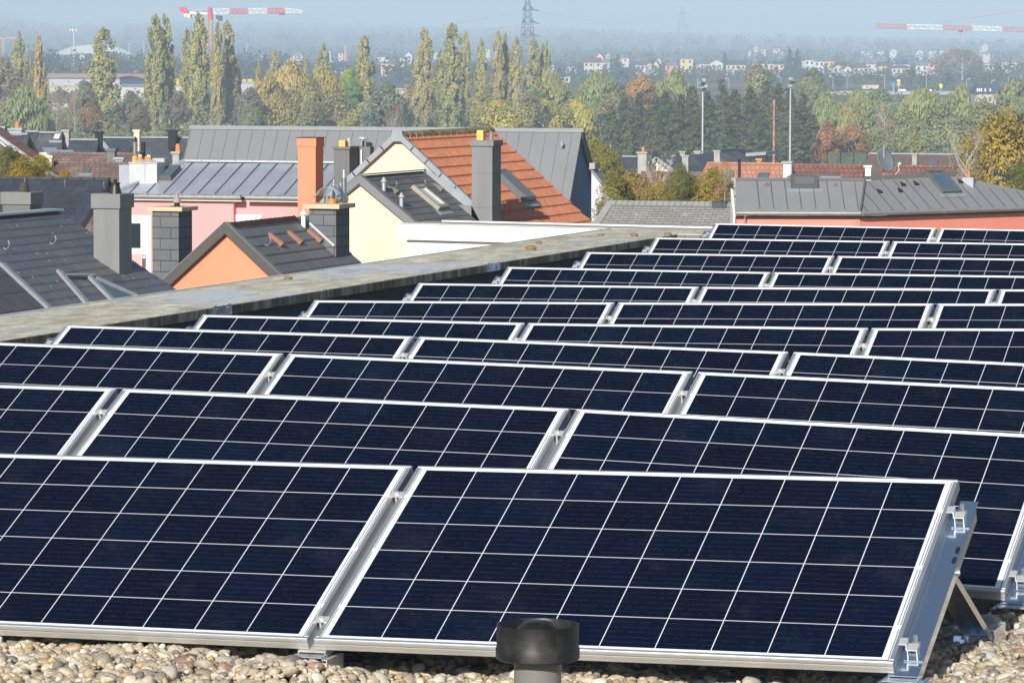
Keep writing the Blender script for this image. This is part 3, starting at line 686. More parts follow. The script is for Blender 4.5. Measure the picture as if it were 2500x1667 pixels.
# ---- lower cream extension with slate roof
d0 = 80.9; Y0 = at(880, 430, d0)[1]; a2 = onY(880, 430, Y0); q2 = onY(1015, 543, Y0); s2 = (a2[2]-q2[2])/(q2[0]-a2[0]); L2 = Yg-Y0-.14
ex_ = house('cream extension with a dark slate roof in front of the orange tiled house', loc=(a2[0], Y0+1, GZ))
e2r, e2l = 3.1, 1.95
wallpoly('gable_wall', [a2-A(0, 0, .1), a2+A(-e2l, 0, -s2*e2l-.1), A(a2[0]-e2l, Y0, GZ), A(a2[0]+e2r, Y0, GZ), a2+A(e2r, 0, -s2*e2r-.1)], cream_w, ex_, (0, L2-.02, 0))
n2 = np.array([s2, 0, 1.0]); n2 /= np.linalg.norm(n2); n2l = n2*A(-1, 1, 1)
sh = brickmat('patchy_slate', (.155, .155, .15), (.125, .126, .128), (.06, .06, .06), .31, .19, .006, rough=.6, var=.2, patch=(.20, .195, .18), pscale=.5, speck=(.5, .5, .48, 3.1))
roof('roof', [a2+A(0, -.08, 0), a2+A(e2r, -.08, -s2*e2r), a2+A(e2r, L2, -s2*e2r), a2+A(0, L2, 0)], sh, ex_, course=.19, step=.007)
roof('roof', [a2+A(0, -.08, 0), a2+A(-e2l-.1, -.08, -s2*(e2l+.1)), a2+A(-e2l-.1, L2, -s2*(e2l+.1)), a2+A(0, L2, 0)], sh, ex_)
mb = MB()
for s, n, e in ((1, n2, e2r), (-1, n2l, e2l)):
    K = 8
    for k in range(K):
        a = a2+A(s*e*k/K, -.10-.003*s, -s2*e*k/K); b = a2+A(s*e*(k+1)/K, -.10-.003*s, -s2*e*(k+1)/K); h = .028 if k % 2 else .034
        mb.prism([a+n*h, b+n*h, b+n*h+A(0, .17, 0), a+n*h+A(0, .17, 0)], n*.008); mb.prism([a+n*.04, b+n*.04, b-n*.12, a-n*.12], (0, .012, 0))
mb.build('verge_flashing', zinc_d, ex_)
mb = MB(); strip(mb, a2+A(.02, 0, .02), a2+A(.02, L2, .02), .12, .02, Zv); mb.prism([A(a2[0]+.03, Yg-.16, a2[2]+.1), A(a2[0]+1.35, Yg-.16, a2[2]-s2*1.35+.28), A(a2[0]+1.35, Yg-.16, a2[2]-s2*1.35+.0), A(a2[0]+.03, Yg-.16, a2[2])], (0, .012, 0)); mb.build('ridge_flashing', lead, ex_)
for (u, v) in ((937, 466), (980, 504)): p = hit(u, v, a2, n2); cowl_vent(ex_, p, .19, .042)
a = hit(1021, 458, a2, n2); b = hit(1073, 514, a2, n2); d_ = b-a; hh = np.linalg.norm(d_-Yv*d_[1])
skylight(ex_, (a+b)/2, n2, .66, hh, .10, glass=mat('pale_skylight_glass', (.62, .68, .70), .08, 0, .05, 1, spec=.9), fm=mat('skylight_frame_bronze', (.36, .33, .27), .4, .3, .1, 3))
for (u, v) in ((955, 463), (1066, 457)): tri_vent(ex_, hit(u, v, a2, n2), n2, m=mat('brown_vent', (.22, .20, .15), .7, 0, .1, 3))
for (u, v) in ((956, 461), (1026, 457), (1075, 451)): snowhook(ex_, hit(u, v, a2, n2), .13)
# beige drain pipe + steel flue on the extension's left
px_ = onY(843, 560, Y0-.08); mb = MB(); mb.cone(A(px_[0], Y0-.08, onY(843, 645, Y0)[2]-1), A(px_[0], Y0-.08, onY(843, 470, Y0)[2]), .035, .035, 10)
for v in (485, 520, 575, 598): z = onY(843, v, Y0)[2]; mb.cone(A(px_[0], Y0-.08, z), A(px_[0], Y0-.08, z+.05), .048, .048, 10)
mb.build('drain_pipe', mat('beige_pipe', (.55, .48, .30), .6, 0, .1, 3), ex_, smooth=True)
# ---- dark grey chimney (party wall) left of the cream house
Yc = at(840, 400, 92)[1]
nb = house('slim house behind the cream gable, only its dark grey chimney and roof end showing', loc=(onY(840, 500, Yc)[0], Yc, GZ))
c2, x0, x1, zt = chimney(nb, 815, 853, 358.6, Yc, .82, onY(840, 540, Yc)[2], cladding_d, cladding_d, (.06, .03))
lbox('wall', cream_w, nb, x0-.6, x1+.5, Yc+.4, Yc+4, GZ, onY(840, 530, Yc)[2]); 
p = onY(838, 355, Yc+.2); lbox('chimney_pot', yellow_pot, c2, p[0]-.08, p[0]+.08, Yc+.1, Yc+.28, zt, zt+.15, ch=.02)
xf = onY(849, 355, Yc+.3)[0]; cyl('flue', zinc_l, c2, A(xf, Yc+.4, zt), A(xf, Yc+.4, zt+.2), .055)
mb = MB(); xs = onY(856, 355, Yc+.3)[0]
for k in range(6): mb.cone(A(xs, Yc+.3, zt+.03+k*.045), A(xs, Yc+.3, zt+.05+k*.045), .045, .03, 10)
mb.cone(A(xs, Yc+.3, zt), A(xs, Yc+.3, zt+.30), .02, .02, 8); mb.build('spiral_flue', zinc, c2)
lbox('rear_shaft', cladding_d, nb, x1+.03, x1+.30, Yc+.62, Yc+.9, onY(840, 540, Yc)[2], zt-.01)
mb = MB(); mb.cone(A(x1+.1, Yc+.56, zt-1.6), A(x1+.1, Yc+.56, zt-.08), .022, .022, 8); mb.cone(A(x1+.1, Yc+.56, zt-.9), A(x1+.1, Yc+.56, zt-.85), .03, .03, 8); mb.build('drain_pipe', white_pl, nb, smooth=True)
cyl('flue', dark_met, c2, A(x1+.09, Yc+.72, zt-.02), A(x1+.09, Yc+.72, zt+.13), .028)
# red-orange pot chimney behind
Yq = at(903, 420, 100)[1]
nq = house('half hidden house with a white chimney carrying one red clay pot, beside the cream gable', loc=(onY(903, 420, Yq)[0], Yq, GZ))
p = onY(903, 375, Yq); lbox('chimney', zinc_l, nq, onY(880, 400, Yq)[0], onY(915, 400, Yq)[0], Yq, Yq+.6, GZ, onY(903, 394, Yq)[2])
cyl('chimney_pot', terracotta, nq, A(p[0], Yq+.2, onY(903, 388, Yq)[2]), A(p[0], Yq+.2, onY(903, 366, Yq)[2]), .09, .085); cyl('pot_base', white_pl, nq, A(p[0], Yq+.2, onY(903, 393, Yq)[2]), A(p[0], Yq+.2, onY(903, 384, Yq)[2]), .07)
# ---- orange rendered chimney
Yo = at(756, 340, 88)[1]
oc = house('house behind the slate ridge, showing its tall orange rendered chimney', loc=(onY(756, 400, Yo)[0], Yo, GZ))
c3, x0, x1, zt = chimney(oc, 727, 770.5, 337, Yo, .50, GZ, orange_c)
lbox('chimney_cap', orange_c, c3, x0-.018, x1+.018, Yo-.018, Yo+.515, zt-.205, zt-.001, ch=.003); lbox('top_plate', mat('rusty_plate', (.20, .10, .06), .7, .3, .2, 8), c3, x0-.05, x1+.06, Yo-.04, Yo+.54, zt, zt+.012)
# ---- orange gable house
Yk = at(555, 552, 70)[1]; a3 = onY(555, 549, Yk); q3 = onY(400, 693, Yk); s3 = (a3[2]-q3[2])/(a3[0]-q3[0]); L3 = 4.35; e3 = 2.6
og = house('orange rendered gable house with slate roof and stone capped slate chimney', loc=(a3[0], Yk+2, GZ))
wallpoly('gable_wall', [a3-A(0, 0, .17), a3+A(-e3, 0, -s3*e3-.17), A(a3[0]-e3, Yk, GZ), A(a3[0]+e3, Yk, GZ), a3+A(e3, 0, -s3*e3-.17)], orange_w, og, (0, L3, 0))
n3 = A(s3, 0, 1); n3 /= np.linalg.norm(n3); n3l = n3*A(-1, 1, 1)
roof('roof', [a3+A(0, -.1, 0), a3+A(e3+.2, -.1, -s3*(e3+.2)), a3+A(e3+.2, L3, -s3*(e3+.2)), a3+A(0, L3, 0)], slate_h, og, course=.24, step=.014, thick=.12)
roof('roof', [a3+A(0, -.1, 0), a3+A(-e3-.2, -.1, -s3*(e3+.2)), a3+A(-e3-.2, L3, -s3*(e3+.2)), a3+A(0, L3, 0)], slate_h, og, course=.24, step=.014, thick=.12)
for s, n in ((1, n3), (-1, n3l)):
    mb = MB(); a = a3+A(0, -.13-.002*s, .03); b = a3+A(s*(e3+.2), -.13-.002*s, -s3*(e3+.2)+.03)
    mb.prism([a+n*.02, b+n*.02, b-n*.14, a-n*.14-A(0, 0, .0)], (0, .03, 0)); mb.build('verge_board', mat('anthracite_board', (.105, .10, .095), .5, .1, .06, 2), og)
    mb = MB(); mb.prism([a+n*.021, b+n*.021, b+n*.021+A(0, .16, 0), a+n*.021+A(0, .16, 0)], n*.012); mb.build('verge_flashing', zinc_d, og)
mb = MB()
for k in range(14):
    y = Yk-.02+k*(L3-.9)/14; mb.prism([a3+A(-.10, y-Yk, -.07), a3+A(.0, y-Yk, .035), a3+A(.10, y-Yk, -.07)], (0, (L3-.9)/14*1.05, .012))
mb.build('ridge_slates', mat('rusty_ridge', (.06, .035, .03), .8, 0, .3, 5), og)
rtile = mat('red_vent_tile', (.30, .16, .125), .85, 0, .12, 6)
for (u, v) in ((671, 588), (718, 583), (766, 579)):
    c = hit(u, v, a3, n3); va = A(-1, 0, s3)/math.hypot(1, s3)
    M_ = Matrix(((0, va[0], n3[0], c[0]), (1, va[1], n3[1], c[1]), (0, va[2], n3[2], c[2]), (0, 0, 0, 1)))
    mb = MB(); mb.prism([tuple(M_ @ Vector(p)) for p in ((-.07, -.17, .012), (.07, -.17, .012), (.055, -.17, .085), (0, -.17, .10), (-.055, -.17, .085))], tuple(va*.34-n3*.03)); mb.build('vent_tile', rtile, og)
for (u, v) in ((646, 600), (777, 587)): snowhook(og, hit(u, v, a3, n3), .13)
zt = None
ck, x0, x1, zt = chimney(og, 755, 820.5, 510, Yk+L3-.95, .74, a3[2]-2.6, slate_c, None)
lbox('chimney_cap', beige_stone, ck, x0-.10, x1+.09, Yk+L3-1.03, Yk+L3-.13, zt, zt+.085, ch=.006)
mb = MB(); yy = Yk+L3-.955
strip(mb, hit(757, 545, A(0, yy, 0), (0, 1, 0))-Yv*.02, hit(817, 600, A(0, yy, 0), (0, 1, 0))-Yv*.02, .04, .012, (0, -1, 0)); mb.build('flashing', zinc_l, ck)
# curved cowl over pot
cxm = (x0+x1)/2+.02; yc_ = Yk+L3-.58; zz = zt+.085
mb = MB(); K = 14; V = []
for k in range(K+1):
    t = math.pi*(.06+.88*k/K)
    for yy_ in (-.19, .24): V.append(A(cxm-.01-.215*math.cos(t), yc_+yy_, zz+.10+.205*math.sin(t)))
mb.add(V, [(2*k, 2*k+1, 2*k+3, 2*k+2) for k in range(K)])
cw = mb.build('chimney_cowl', zinc, ck, smooth=True); md = cw.modifiers.new('s', 'SOLIDIFY'); md.thickness = .008
mb = MB()
for sx_ in (-.18, .13, .20):
    mb.cone(A(cxm+sx_, yc_-.15, zz), A(cxm+sx_, yc_-.15, zz+.18), .006, .006, 5)
mb.cone(A(cxm-.29, yc_-.15, zz+.13), A(cxm-.15, yc_-.15, zz+.135), .005, .005, 5); mb.cone(A(cxm+.16, yc_-.15, zz+.135), A(cxm+.26, yc_-.15, zz+.135), .005, .005, 5)
mb.build('cowl_rod', dark_met, cw)
cyl('chimney_pot', terracotta, ck, A(cxm+.045, yc_, zz), A(cxm+.045, yc_, zz+.085), .085, .08); cyl('flue', steel, ck, A(cxm-.10, yc_+.1, zz), A(cxm-.10, yc_+.1, zz+.14), .05)
cyl('flue', alu, ck, A(cxm-.06, yc_+.35, zz), A(cxm-.06, yc_+.35, zz+.45), .028)
sx_ = onY(840, 480, Yk+L3+.05)[0]
fl = MB(); fl.cone(A(sx_, Yk+L3+.05, zt-.4), A(sx_, Yk+L3+.05, onY(840, 434, Yk+L3)[2]), .052, .052, 16); flo = fl.build('steel_flue', steel, og, smooth=True)
z_ = onY(840, 434, Yk+L3)[2]; cyl('flue_cone', alu, flo, A(sx_, Yk+L3+.05, z_), A(sx_, Yk+L3+.05, z_+.15), .047, .035)
p = onY(741, 528, Yk+3.4); cowl_vent(og, A(p[0], Yk+3.4, p[2]-.1), .13, .045, white_pl)
# slate clad chimney on the left slope
Yp = Yk+1.5; ck2, x0, x1, zt = chimney(og, 371.5, 436, 516, Yp, .66, GZ+5, slate_c, None)
lbox('chimney_cap', beige_stone, ck2, x0-.075, x1+.09, Yp-.06, Yp+.74, zt, zt+.075, ch=.006)
xm = onY(417, 500, Yp)[0]; cyl('flue', dark_met, ck2, A(xm, Yp+.3, zt+.07), A(xm, Yp+.3, zt+.15), .055); cyl('flue_cap', mat('grey_cap', (.38, .34, .32), .6, 0, .1, 4), ck2, A(xm, Yp+.3, zt+.15), A(xm, Yp+.3, zt+.235), .07); cyl('flue_tip', mat('grey_cap', (.38, .34, .32)), ck2, A(xm, Yp+.3, zt+.235), A(xm, Yp+.3, zt+.335), .03)
cyl('collar', dark_met, ck2, A(xm, Yp+.3, zt+.075), A(xm, Yp+.3, zt+.085), .13)
# ---- left slate roof
dl = 62; Yl = at(132, 511, dl)[1]; a4 = onY(132, 511, Yl); q4 = onY(430, 710, Yl); s4 = (a4[2]-q4[2])/(q4[0]-a4[0]); e4 = 2.6; L4 = 9
ls = house('nearest house on the left, large dark slate roof with hooks and tall grey chimney', loc=(a4[0], Yl-4, GZ))
n4 = A(s4, 0, 1); n4 /= np.linalg.norm(n4)
wallpoly('wall', [a4-A(0, 0, .15), a4+A(-e4, 0, -s4*e4-.15), A(a4[0]-e4, Yl, GZ), A(a4[0]+e4, Yl, GZ), a4+A(e4, 0, -s4*e4-.15)], cream_w, ls, (0, -L4, 0))
hs = brickmat('hooked_blue_slate', (.135, .142, .155), (.108, .115, .13), (.05, .053, .06), .32, .20, .007, rough=.45, var=.2, spec=.45, speck=(.80, .82, .83, 4.6))
roof('roof', [a4+A(0, .05, 0), a4+A(e4+.2, .05, -s4*(e4+.2)), a4+A(e4+.2, -L4, -s4*(e4+.2)), a4+A(0, -L4, 0)], hs, ls, course=.20, step=.006)
roof('roof', [a4+A(0, .05, 0), a4+A(-e4-.2, .05, -s4*(e4+.2)), a4+A(-e4-.2, -L4, -s4*(e4+.2)), a4+A(0, -L4, 0)], hs, ls)
mb = MB(); strip(mb, a4+A(.0, .05, -.02), a4+A(0, -L4, -.02), .30, .03, Zv); mb.build('ridge_flashing', zinc, ls)
H4 = lambda u, v, k=.02: hit(u, v, a4, n4)+n4*k
for uv1, uv2, w_, mm in (((0, 650), (118, 760), .105, lead), ((141, 668), (212, 750), .10, lead), ((214, 680), (278, 745), .10, lead), ((150, 679), (228, 679), .05, lead), ((232, 684), (330, 727), .035, lead)):
    mb = MB(); strip(mb, H4(*uv1), H4(*uv2), w_, .05, n4); mb.build('valley_flashing', mm, ls)
mb = MB(); mb.prism([H4(238, 690), H4(275, 735), H4(320, 728)], n4*.02); mb.build('dormer_pane', mat('teal_sheet', (.10, .15, .17), .3, .2, .05, 1), ls)
mb = MB(); mb.prism([H4(-60, 610), H4(0, 660), H4(112, 765), H4(-60, 790)], n4*.02); mb.build('lower_roof', brickmat('scallop_slate', (.095, .094, .10), (.085, .085, .092), (.04, .04, .045), .5, .42, .012, rough=.6, offset=.5), ls)
for (u, v) in ((8, 610), (122, 597)): snowhook(ls, hit(u, v, a4, n4), .11)
Yn = Yl-1.1; zb = a4[2]-2.1
c5, x0, x1, zt = chimney(ls, 228, 290.5, 474, Yn, .50, zb, cladding, cladding, (.225, .03))
xm = (x0+x1)/2-.0; cyl('chimney_pot', black_pl, c5, A(xm+.06, Yn+.22, zt), A(xm+.06, Yn+.22, zt+.14), .10, .065); cyl('pot_collar', black_pl, c5, A(xm+.06, Yn+.22, zt+.14), A(xm+.06, Yn+.22, zt+.17), .078); cyl('pot_tip', black_pl, c5, A(xm+.06, Yn+.22, zt+.17), A(xm+.06, Yn+.22, zt+.225), .03)
mb = MB(); mb.prism([H4(294, 640), H4(312, 635), H4(330, 645), H4(305, 651)], n4*.015); mb.build('flashing', lead, c5)
# ---- dark slate roof behind with squat chimney
Yr = at(150, 437, 80)[1]; pL = onY(-30, 434.5, Yr); pR = onY(268, 444, Yr); pR[2] = pL[2]; t5 = .62
bs = house('long dark slate roofed house behind the nearest roof, squat chimney at its left', loc=((pL[0]+pR[0])/2, Yr, GZ))
roof('roof', [pL, pR, pR+A(0, -4, -4*t5), pL+A(0, -4, -4*t5)], slate_b, bs, course=.21, step=.010)
roof('roof', [pL, pR, pR+A(0, 1.0, -1.0*t5), pL+A(0, 1.0, -1.0*t5)], slate_b, bs)
lbox('wall', cream_w, bs, pL[0]+.1, pR[0]-.1, Yr-3.8, Yr+.9, GZ, pL[2]-3.8*t5-.2)
mb = MB()
for k in range(9): x = pL[0]+(pR[0]-pL[0])*k/9; mb.box(x, x+(pR[0]-pL[0])/9-.015, Yr-.06, Yr+.06, pL[2]-.02, pL[2]+.035)
mb.build('ridge_flashing', slate_b, bs)
n5 = A(0, -t5, 1); n5 /= np.linalg.norm(n5)
for (u, v) in ((62, 455), (160, 458), (255, 462)):
    p = hit(u, v, pL, n5); mb = MB(); mb.tube([p, p+A(0, -.05, .10), p+A(0, -.02, .16)], .008, 5); mb.build('snow_hook', alu, bs)
Ym = Yr-4.2; c6, x0, x1, zt = chimney(bs, 6, 73, 470, Ym, .55, pL[2]-3.4, cladding_d, cladding, (.235, .03))
cyl('chimney_pot', mat('brown_pot', (.075, .065, .05), .7, 0, .2, 5), c6, A((x0+x1)/2+.05, Ym+.25, zt), A((x0+x1)/2+.05, Ym+.25, zt+.17), .11, .08)
# ---- pink house, zinc roof (left)
Yw = at(580, 476, 100)[1]; eL = onY(300, 474, Yw); eR = onY(860, 474, Yw); zE = onY(580, 476, Yw)[2]; eL[2] = eR[2] = zE
rise, run = .79, 2.13
pk = house('pink rendered house with a pale standing seam zinc roof and white window', loc=((eL[0]+eR[0])/2, Yw+2, GZ))
xL = eL[0]-.15; xR = eR[0]
nP = A(0, -rise, run); nP /= np.linalg.norm(nP)
rp = A(xL, Yw, zE)
apz = [A(xL-.1, Yw, zE), A(xR, Yw, zE), A(xR, Yw+run, zE+rise), A(onY(456, 389, Yw+run)[0], Yw+run, zE+rise)]
lz = hit(272, 455, rp, nP); apz[0] = A(hit(285, 471, rp, nP)[0], Yw, zE); 
roof('roof', apz, zinc, pk, thick=.06)
bk = [apz[3], apz[2], apz[2]+A(0, 3, -1.1), apz[3]+A(0, 3, -1.1)]; roof('rear_roof', bk, zinc, pk, thick=.06)
mb = MB(); x = apz[0][0]; sidev = (apz[3]-apz[0])
seamm = mat('zinc_seam', (.13, .145, .165), .5, .3, .1, 2)
x = onY(440.7, 473.6, Yw)[0]; dx = onY(482.5, 473.6, Yw)[0]-x; x -= dx*5
while x < xR:
    # start where inside left verge
    t0_, t1_ = 0.0, 1.0
    fr = (x-apz[0][0])/(apz[3][0]-apz[0][0])
    if fr > 0:
        t1_ = min(1.0, fr)
        a = A(x, Yw+.02, zE)+nP*.004; b = A(x, Yw+run*t1_, zE+rise*t1_)+nP*.004
        strip(mb, a, b, .022, .028, nP)
    x += dx
mb.build('standing_seam', seamm, pk)
mb = MB(); strip(mb, apz[0]+nP*.01, apz[3]+nP*.01, .09, .07, nP); mb.build('verge_trim', zinc_l, pk)
mb = MB(); x = apz[3][0]
while x < xR: mb.box(x, x+dx*1.0-.01, Yw+run-.13, Yw+run+.05, zE+rise-.005, zE+rise+.045); x += dx
mb.build('ridge_cap', zinc_l, pk)
x_j = onY(575, 476, Yw)[0]
for nm, xa, xb, yo in (('gutter', apz[0][0]+.02, x_j+.22, -.16), ('gutter', x_j+.30, xR, -.07)):
    mb = MB(); mb.cone(A(xa, Yw+yo, zE-.065), A(xb, Yw+yo, zE-.065), .062, .062, 12); k = xa+.3
    while k < xb: mb.box(k-.006, k+.006, Yw+yo-.068, Yw+yo+.06, zE-.07, zE+.004); k += .32
    g = mb.build(nm, gutterm, pk, smooth=True); lbox('soffit', white_pl, g, xa, xb, Yw+yo+.02, Yw+yo+.40, zE-.165, zE-.14)
lbox('wall', pink_w, pk, eL[0]-.1, x_j-.06, Yw+.0, Yw+4.5, GZ, zE-.166); lbox('wall', pink_w, pk, x_j-.058, xR, Yw+.22, Yw+4.5, GZ, zE-.166)
# window + shutter
za, zb_ = onY(340, 526, Yw)[2], onY(340, 600, Yw)[2]
wx0, wx1 = onY(311, 560, Yw)[0], onY(369, 560, Yw)[0]
wf = lbox('window', white_pl, pk, wx0, wx1, Yw-.03, Yw-.001, onY(340, 668, Yw)[2]-.4, za)
p0, p1 = onY(314, 545, Yw), onY(345, 606, Yw); lbox('pane', glass_m, wf, p0[0], p1[0], Yw-.034, Yw-.031, p1[2], p0[2]); lbox('frame', white_w, wf, p1[0], p1[0]+.05, Yw-.045, Yw-.031, p1[2]-.05, p0[2]+.05); lbox('sill', white_w, wf, p0[0]-.1, p1[0]+.08, Yw-.06, Yw-.031, p1[2]-.06, p1[2]-.01)
mb = MB()
for k in range(16): z = za-.04-k*.055; mb.box(p1[0]+.08, wx1-.02, Yw-.036, Yw-.031, z-.045, z)
mb.build('roller_shutter', white_pl, wf)
mb = MB(); q0, q1 = onY(314, 618, Yw), onY(357, 655, Yw); mb.box(q0[0], q1[0], Yw-.30, Yw-.28, q1[2]-.3, q0[2])
bl = mb.build('balcony_panel', pink_w, pk)
mb = MB()
for k in range(6): x = q0[0]+(q1[0]-q0[0])*k/5; mb.box(x-.008, x+.008, Yw-.32, Yw-.305, q1[2]-.3, q0[2]+.1)
mb.box(q0[0], q1[0], Yw-.325, Yw-.304, q0[2]+.08, q0[2]+.1); mb.build('railing', white_pl, bl)
s0, s1 = onY(569, 524, Yw+.2), onY(640, 560, Yw+.2)
mb = MB(); 
for k in range(12): z = s0[2]-k*.05; mb.box(s0[0], s1[0], Yw+.17, Yw+.205, z-.044, z)
mb.build('roller_shutter', white_pl, pk)
# zinc chimney with pots, second stack, skylight
Hp = lambda u, v: hit(u, v, rp, nP)
b0 = Hp(316, 448); b1 = Hp(381, 449); Yz = b0[1]
cz, x0, x1, zt = chimney(pk, 315.5, 383, 397, Yz, .55, zE-.1, mat('pale_zinc_box', (.56, .58, .59), .5, .25, .05, 2), zinc_l, (.03, .02))
mb = MB(); mb.box((x0+x1)/2+.05, (x0+x1)/2+.06, Yz-.008, Yz, b0[2]+.02, zt-.03); mb.build('cladding_seam', zinc_d, cz)
mb = MB(); mb.prism([A(x0+.05, Yz+.05, zt), A(x1-.05, Yz+.05, zt), A((x0+x1)/2+.1, Yz+.25, zt+.07), A((x0+x1)/2-.1, Yz+.25, zt+.07)], (0, .1, 0)); mb.build('cap_hood', zinc_l, cz)
def pot(par, u, v, r, h, m=terracotta, Y=None):
    p = onY(u, v, Y); c = cyl('chimney_pot', m, par, A(p[0], Y, zt-.0), A(p[0], Y, p[2]+h), r*1.15, r*.9, 14); return c, p
xx = [onY(u, 380, Yz+.3)[0] for u in (331, 344, 354, 365)]
zp = onY(331, 381, Yz+.3)[2]
for i, x in enumerate(xx):
    po = cyl('chimney_pot', terracotta if i else mat('bright_clay', (.85, .38, .10), .8, 0, .08, 9), cz, A(x, Yz+(.25 if i != 2 else .45), zt), A(x, Yz+(.25 if i != 2 else .45), zp-.005*i), .078, .062, 14)
    if i in (1, 3): cyl('pot_liner', white_pl, po, A(x, Yz+.25, zp-.02), A(x, Yz+.25, zp+.03), .05)
cyl('flue', steel, cz, A(xx[0]+.0, Yz+.25, zp-.02), A(xx[0]+.0, Yz+.25, onY(331, 347, Yz+.3)[2]), .062); cyl('flue', dark_met, cz, A(xx[0]+.17, Yz+.42, zp-.02), A(xx[0]+.17, Yz+.42, onY(331, 347, Yz+.3)[2]), .055)
mb = MB()
for x in (xx[1], xx[3]): mb.cone(A(x, Yz+.25, zp+.11), A(x, Yz+.25, zp+.125), .10, .02, 12); mb.cone(A(x-.04, Yz+.25, zp+.02), A(x-.07, Yz+.25, zp+.11), .005, .005, 5); mb.cone(A(x+.04, Yz+.25, zp+.02), A(x+.07, Yz+.25, zp+.11), .005, .005, 5)
mb.build('pot_hood', mat('blue_hood', (.25, .36, .52), .3, .6, .1, 4), cz)
s_a = Hp(405, 420); Ys = Yw+1.55
lbox('chimney', zinc_l, pk, onY(372, 400, Ys)[0], onY(401, 400, Ys)[0], Ys, Ys+.40, zE+.3, onY(400, 387, Ys)[2]); lbox('chimney', zinc, pk, onY(312, 400, Ys)[0]-.25, onY(312, 400, Ys)[0]+.2, Ys, Ys+.4, zE-.5, onY(400, 404, Ys)[2])
c = Hp(412, 430); skylight(pk, c+nP*.0, nP, .42, .75, .16)
# ---- anthracite zinc building
Yb = at(1421, 316, 140)[1]; br = onY(1421, 316, Yb); dr, rr_ = 2.53, 1.527
bl_ = onY(466, 309, Yb); bl_[2] = br[2]
k_ = 1.5
zb = house('long building with a steep anthracite standing seam metal roof and blue gable wall', 'building', loc=((bl_[0]+br[0])/2, Yb+3, GZ), name='building')
nB = A(0, -dr, rr_); nB /= np.linalg.norm(nB)
P1 = br+A(0, -rr_*k_, -dr*k_); P0 = bl_+A(0, -rr_*k_, -dr*k_)
roof('roof', [bl_, br, P1, P0], zinc_d, zb, thick=.12)
rear = [bl_, br, br+A(0, 4.5, -4.4), bl_+A(0, 4.5, -4.4)]; roof('rear_roof', rear, zinc_d, zb, thick=.12)
x = br[0]; dx = (onY(1421, 316, Yb)[0]-onY(1389, 316, Yb)[0]); mb = MB(); x -= dx*.7
while x > bl_[0]: strip(mb, A(x, Yb, br[2])+nB*.003, A(x, Yb-rr_*k_, br[2]-dr*k_)+nB*.003, .014, .012, nB); x -= dx
mb.build('standing_seam', mat('dark_seam', (.15, .155, .165), .5, .2, .1, 2), zb)
lbox('ridge_cap', mat('ridge_zinc', (.30, .32, .34), .5, .2, .05, 2), zb, bl_[0]-.03, br[0]+.08, Yb-.10, Yb+.10, br[2]-.11, br[2]+.03)
gx = br[0]-.12
wallpoly('gable_wall', [A(gx, Yb, br[2]-.18), A(gx, Yb-rr_*k_+.12, br[2]-dr*k_-.02), A(gx, Yb-rr_*k_+.12, GZ), A(gx, Yb+4.3, GZ), A(gx, Yb+4.3, br[2]-4.4)], blue_w, zb, (-.3, 0, 0))
lbox('wall', white_w, zb, bl_[0]+.3, gx-.31, Yb-2.0, Yb+4.2, GZ, br[2]-4.5)
mb = MB(); a = br+A(.05, 0, .0); b = br+A(.05, 4.5, -4.4); mb.prism([a, b, b-A(0, .15, .35), a-A(0, .0, .35)], (-.06, 0, 0)); mb.build('verge_board', mat('verge_dark', (.07, .075, .085), .5, .2, .05, 2), zb)
p = onY(893, 345, Yb-.6); vb = cyl('roof_vent', zinc, zb, A(p[0], Yb-.9, onY(893, 362, Yb-.9)[2]), A(p[0], Yb-.9, onY(893, 338, Yb-.9)[2]), .13); cyl('vent_hood', zinc_l, vb, A(p[0], Yb-.9, onY(893, 340, Yb-.9)[2]), A(p[0], Yb-.9, onY(893, 335, Yb-.9)[2]), .19)
p = onY(1374, 350, Yb-.5); cyl('roof_vent', zinc, zb, A(p[0], Yb-.6, p[2]-.1), A(p[0], Yb-.6, p[2]+.06), .05)
# white wing with dark verge on its right
Yx = Yb-1.0; wg0 = onY(1444, 414, Yx); wg1 = onY(1446, 540, Yx); w2 = onY(1500, 487, Yx)
ww = house('pale grey wall wing with a dark sloping verge beside the blue gable', 'building', loc=(wg0[0]+.5, Yx+2, GZ), name='building_wing')
sw = (wg0[2]-w2[2])/(w2[0]-wg0[0])
wallpoly('wall', [wg0, A(wg0[0]+2.2, Yx, wg0[2]-2.2*sw), A(wg0[0]+2.2, Yx, GZ), A(wg0[0], Yx, GZ)], lav_w, ww, (0, .5, 0))
roof('roof', [wg0+A(.0, -.12, .10), wg0+A(2.4, -.12, -2.4*sw+.10), wg0+A(2.4, .55, -2.4*sw+.10), wg0+A(0, .55, .10)], zinc_d, ww, thick=.09)
lbox('wall_cap', concrete, ww, wg0[0]-.02, wg0[0]+.18, Yx-.2, Yx+.5, wg0[2]+.02, onY(1446, 398, Yx)[2])
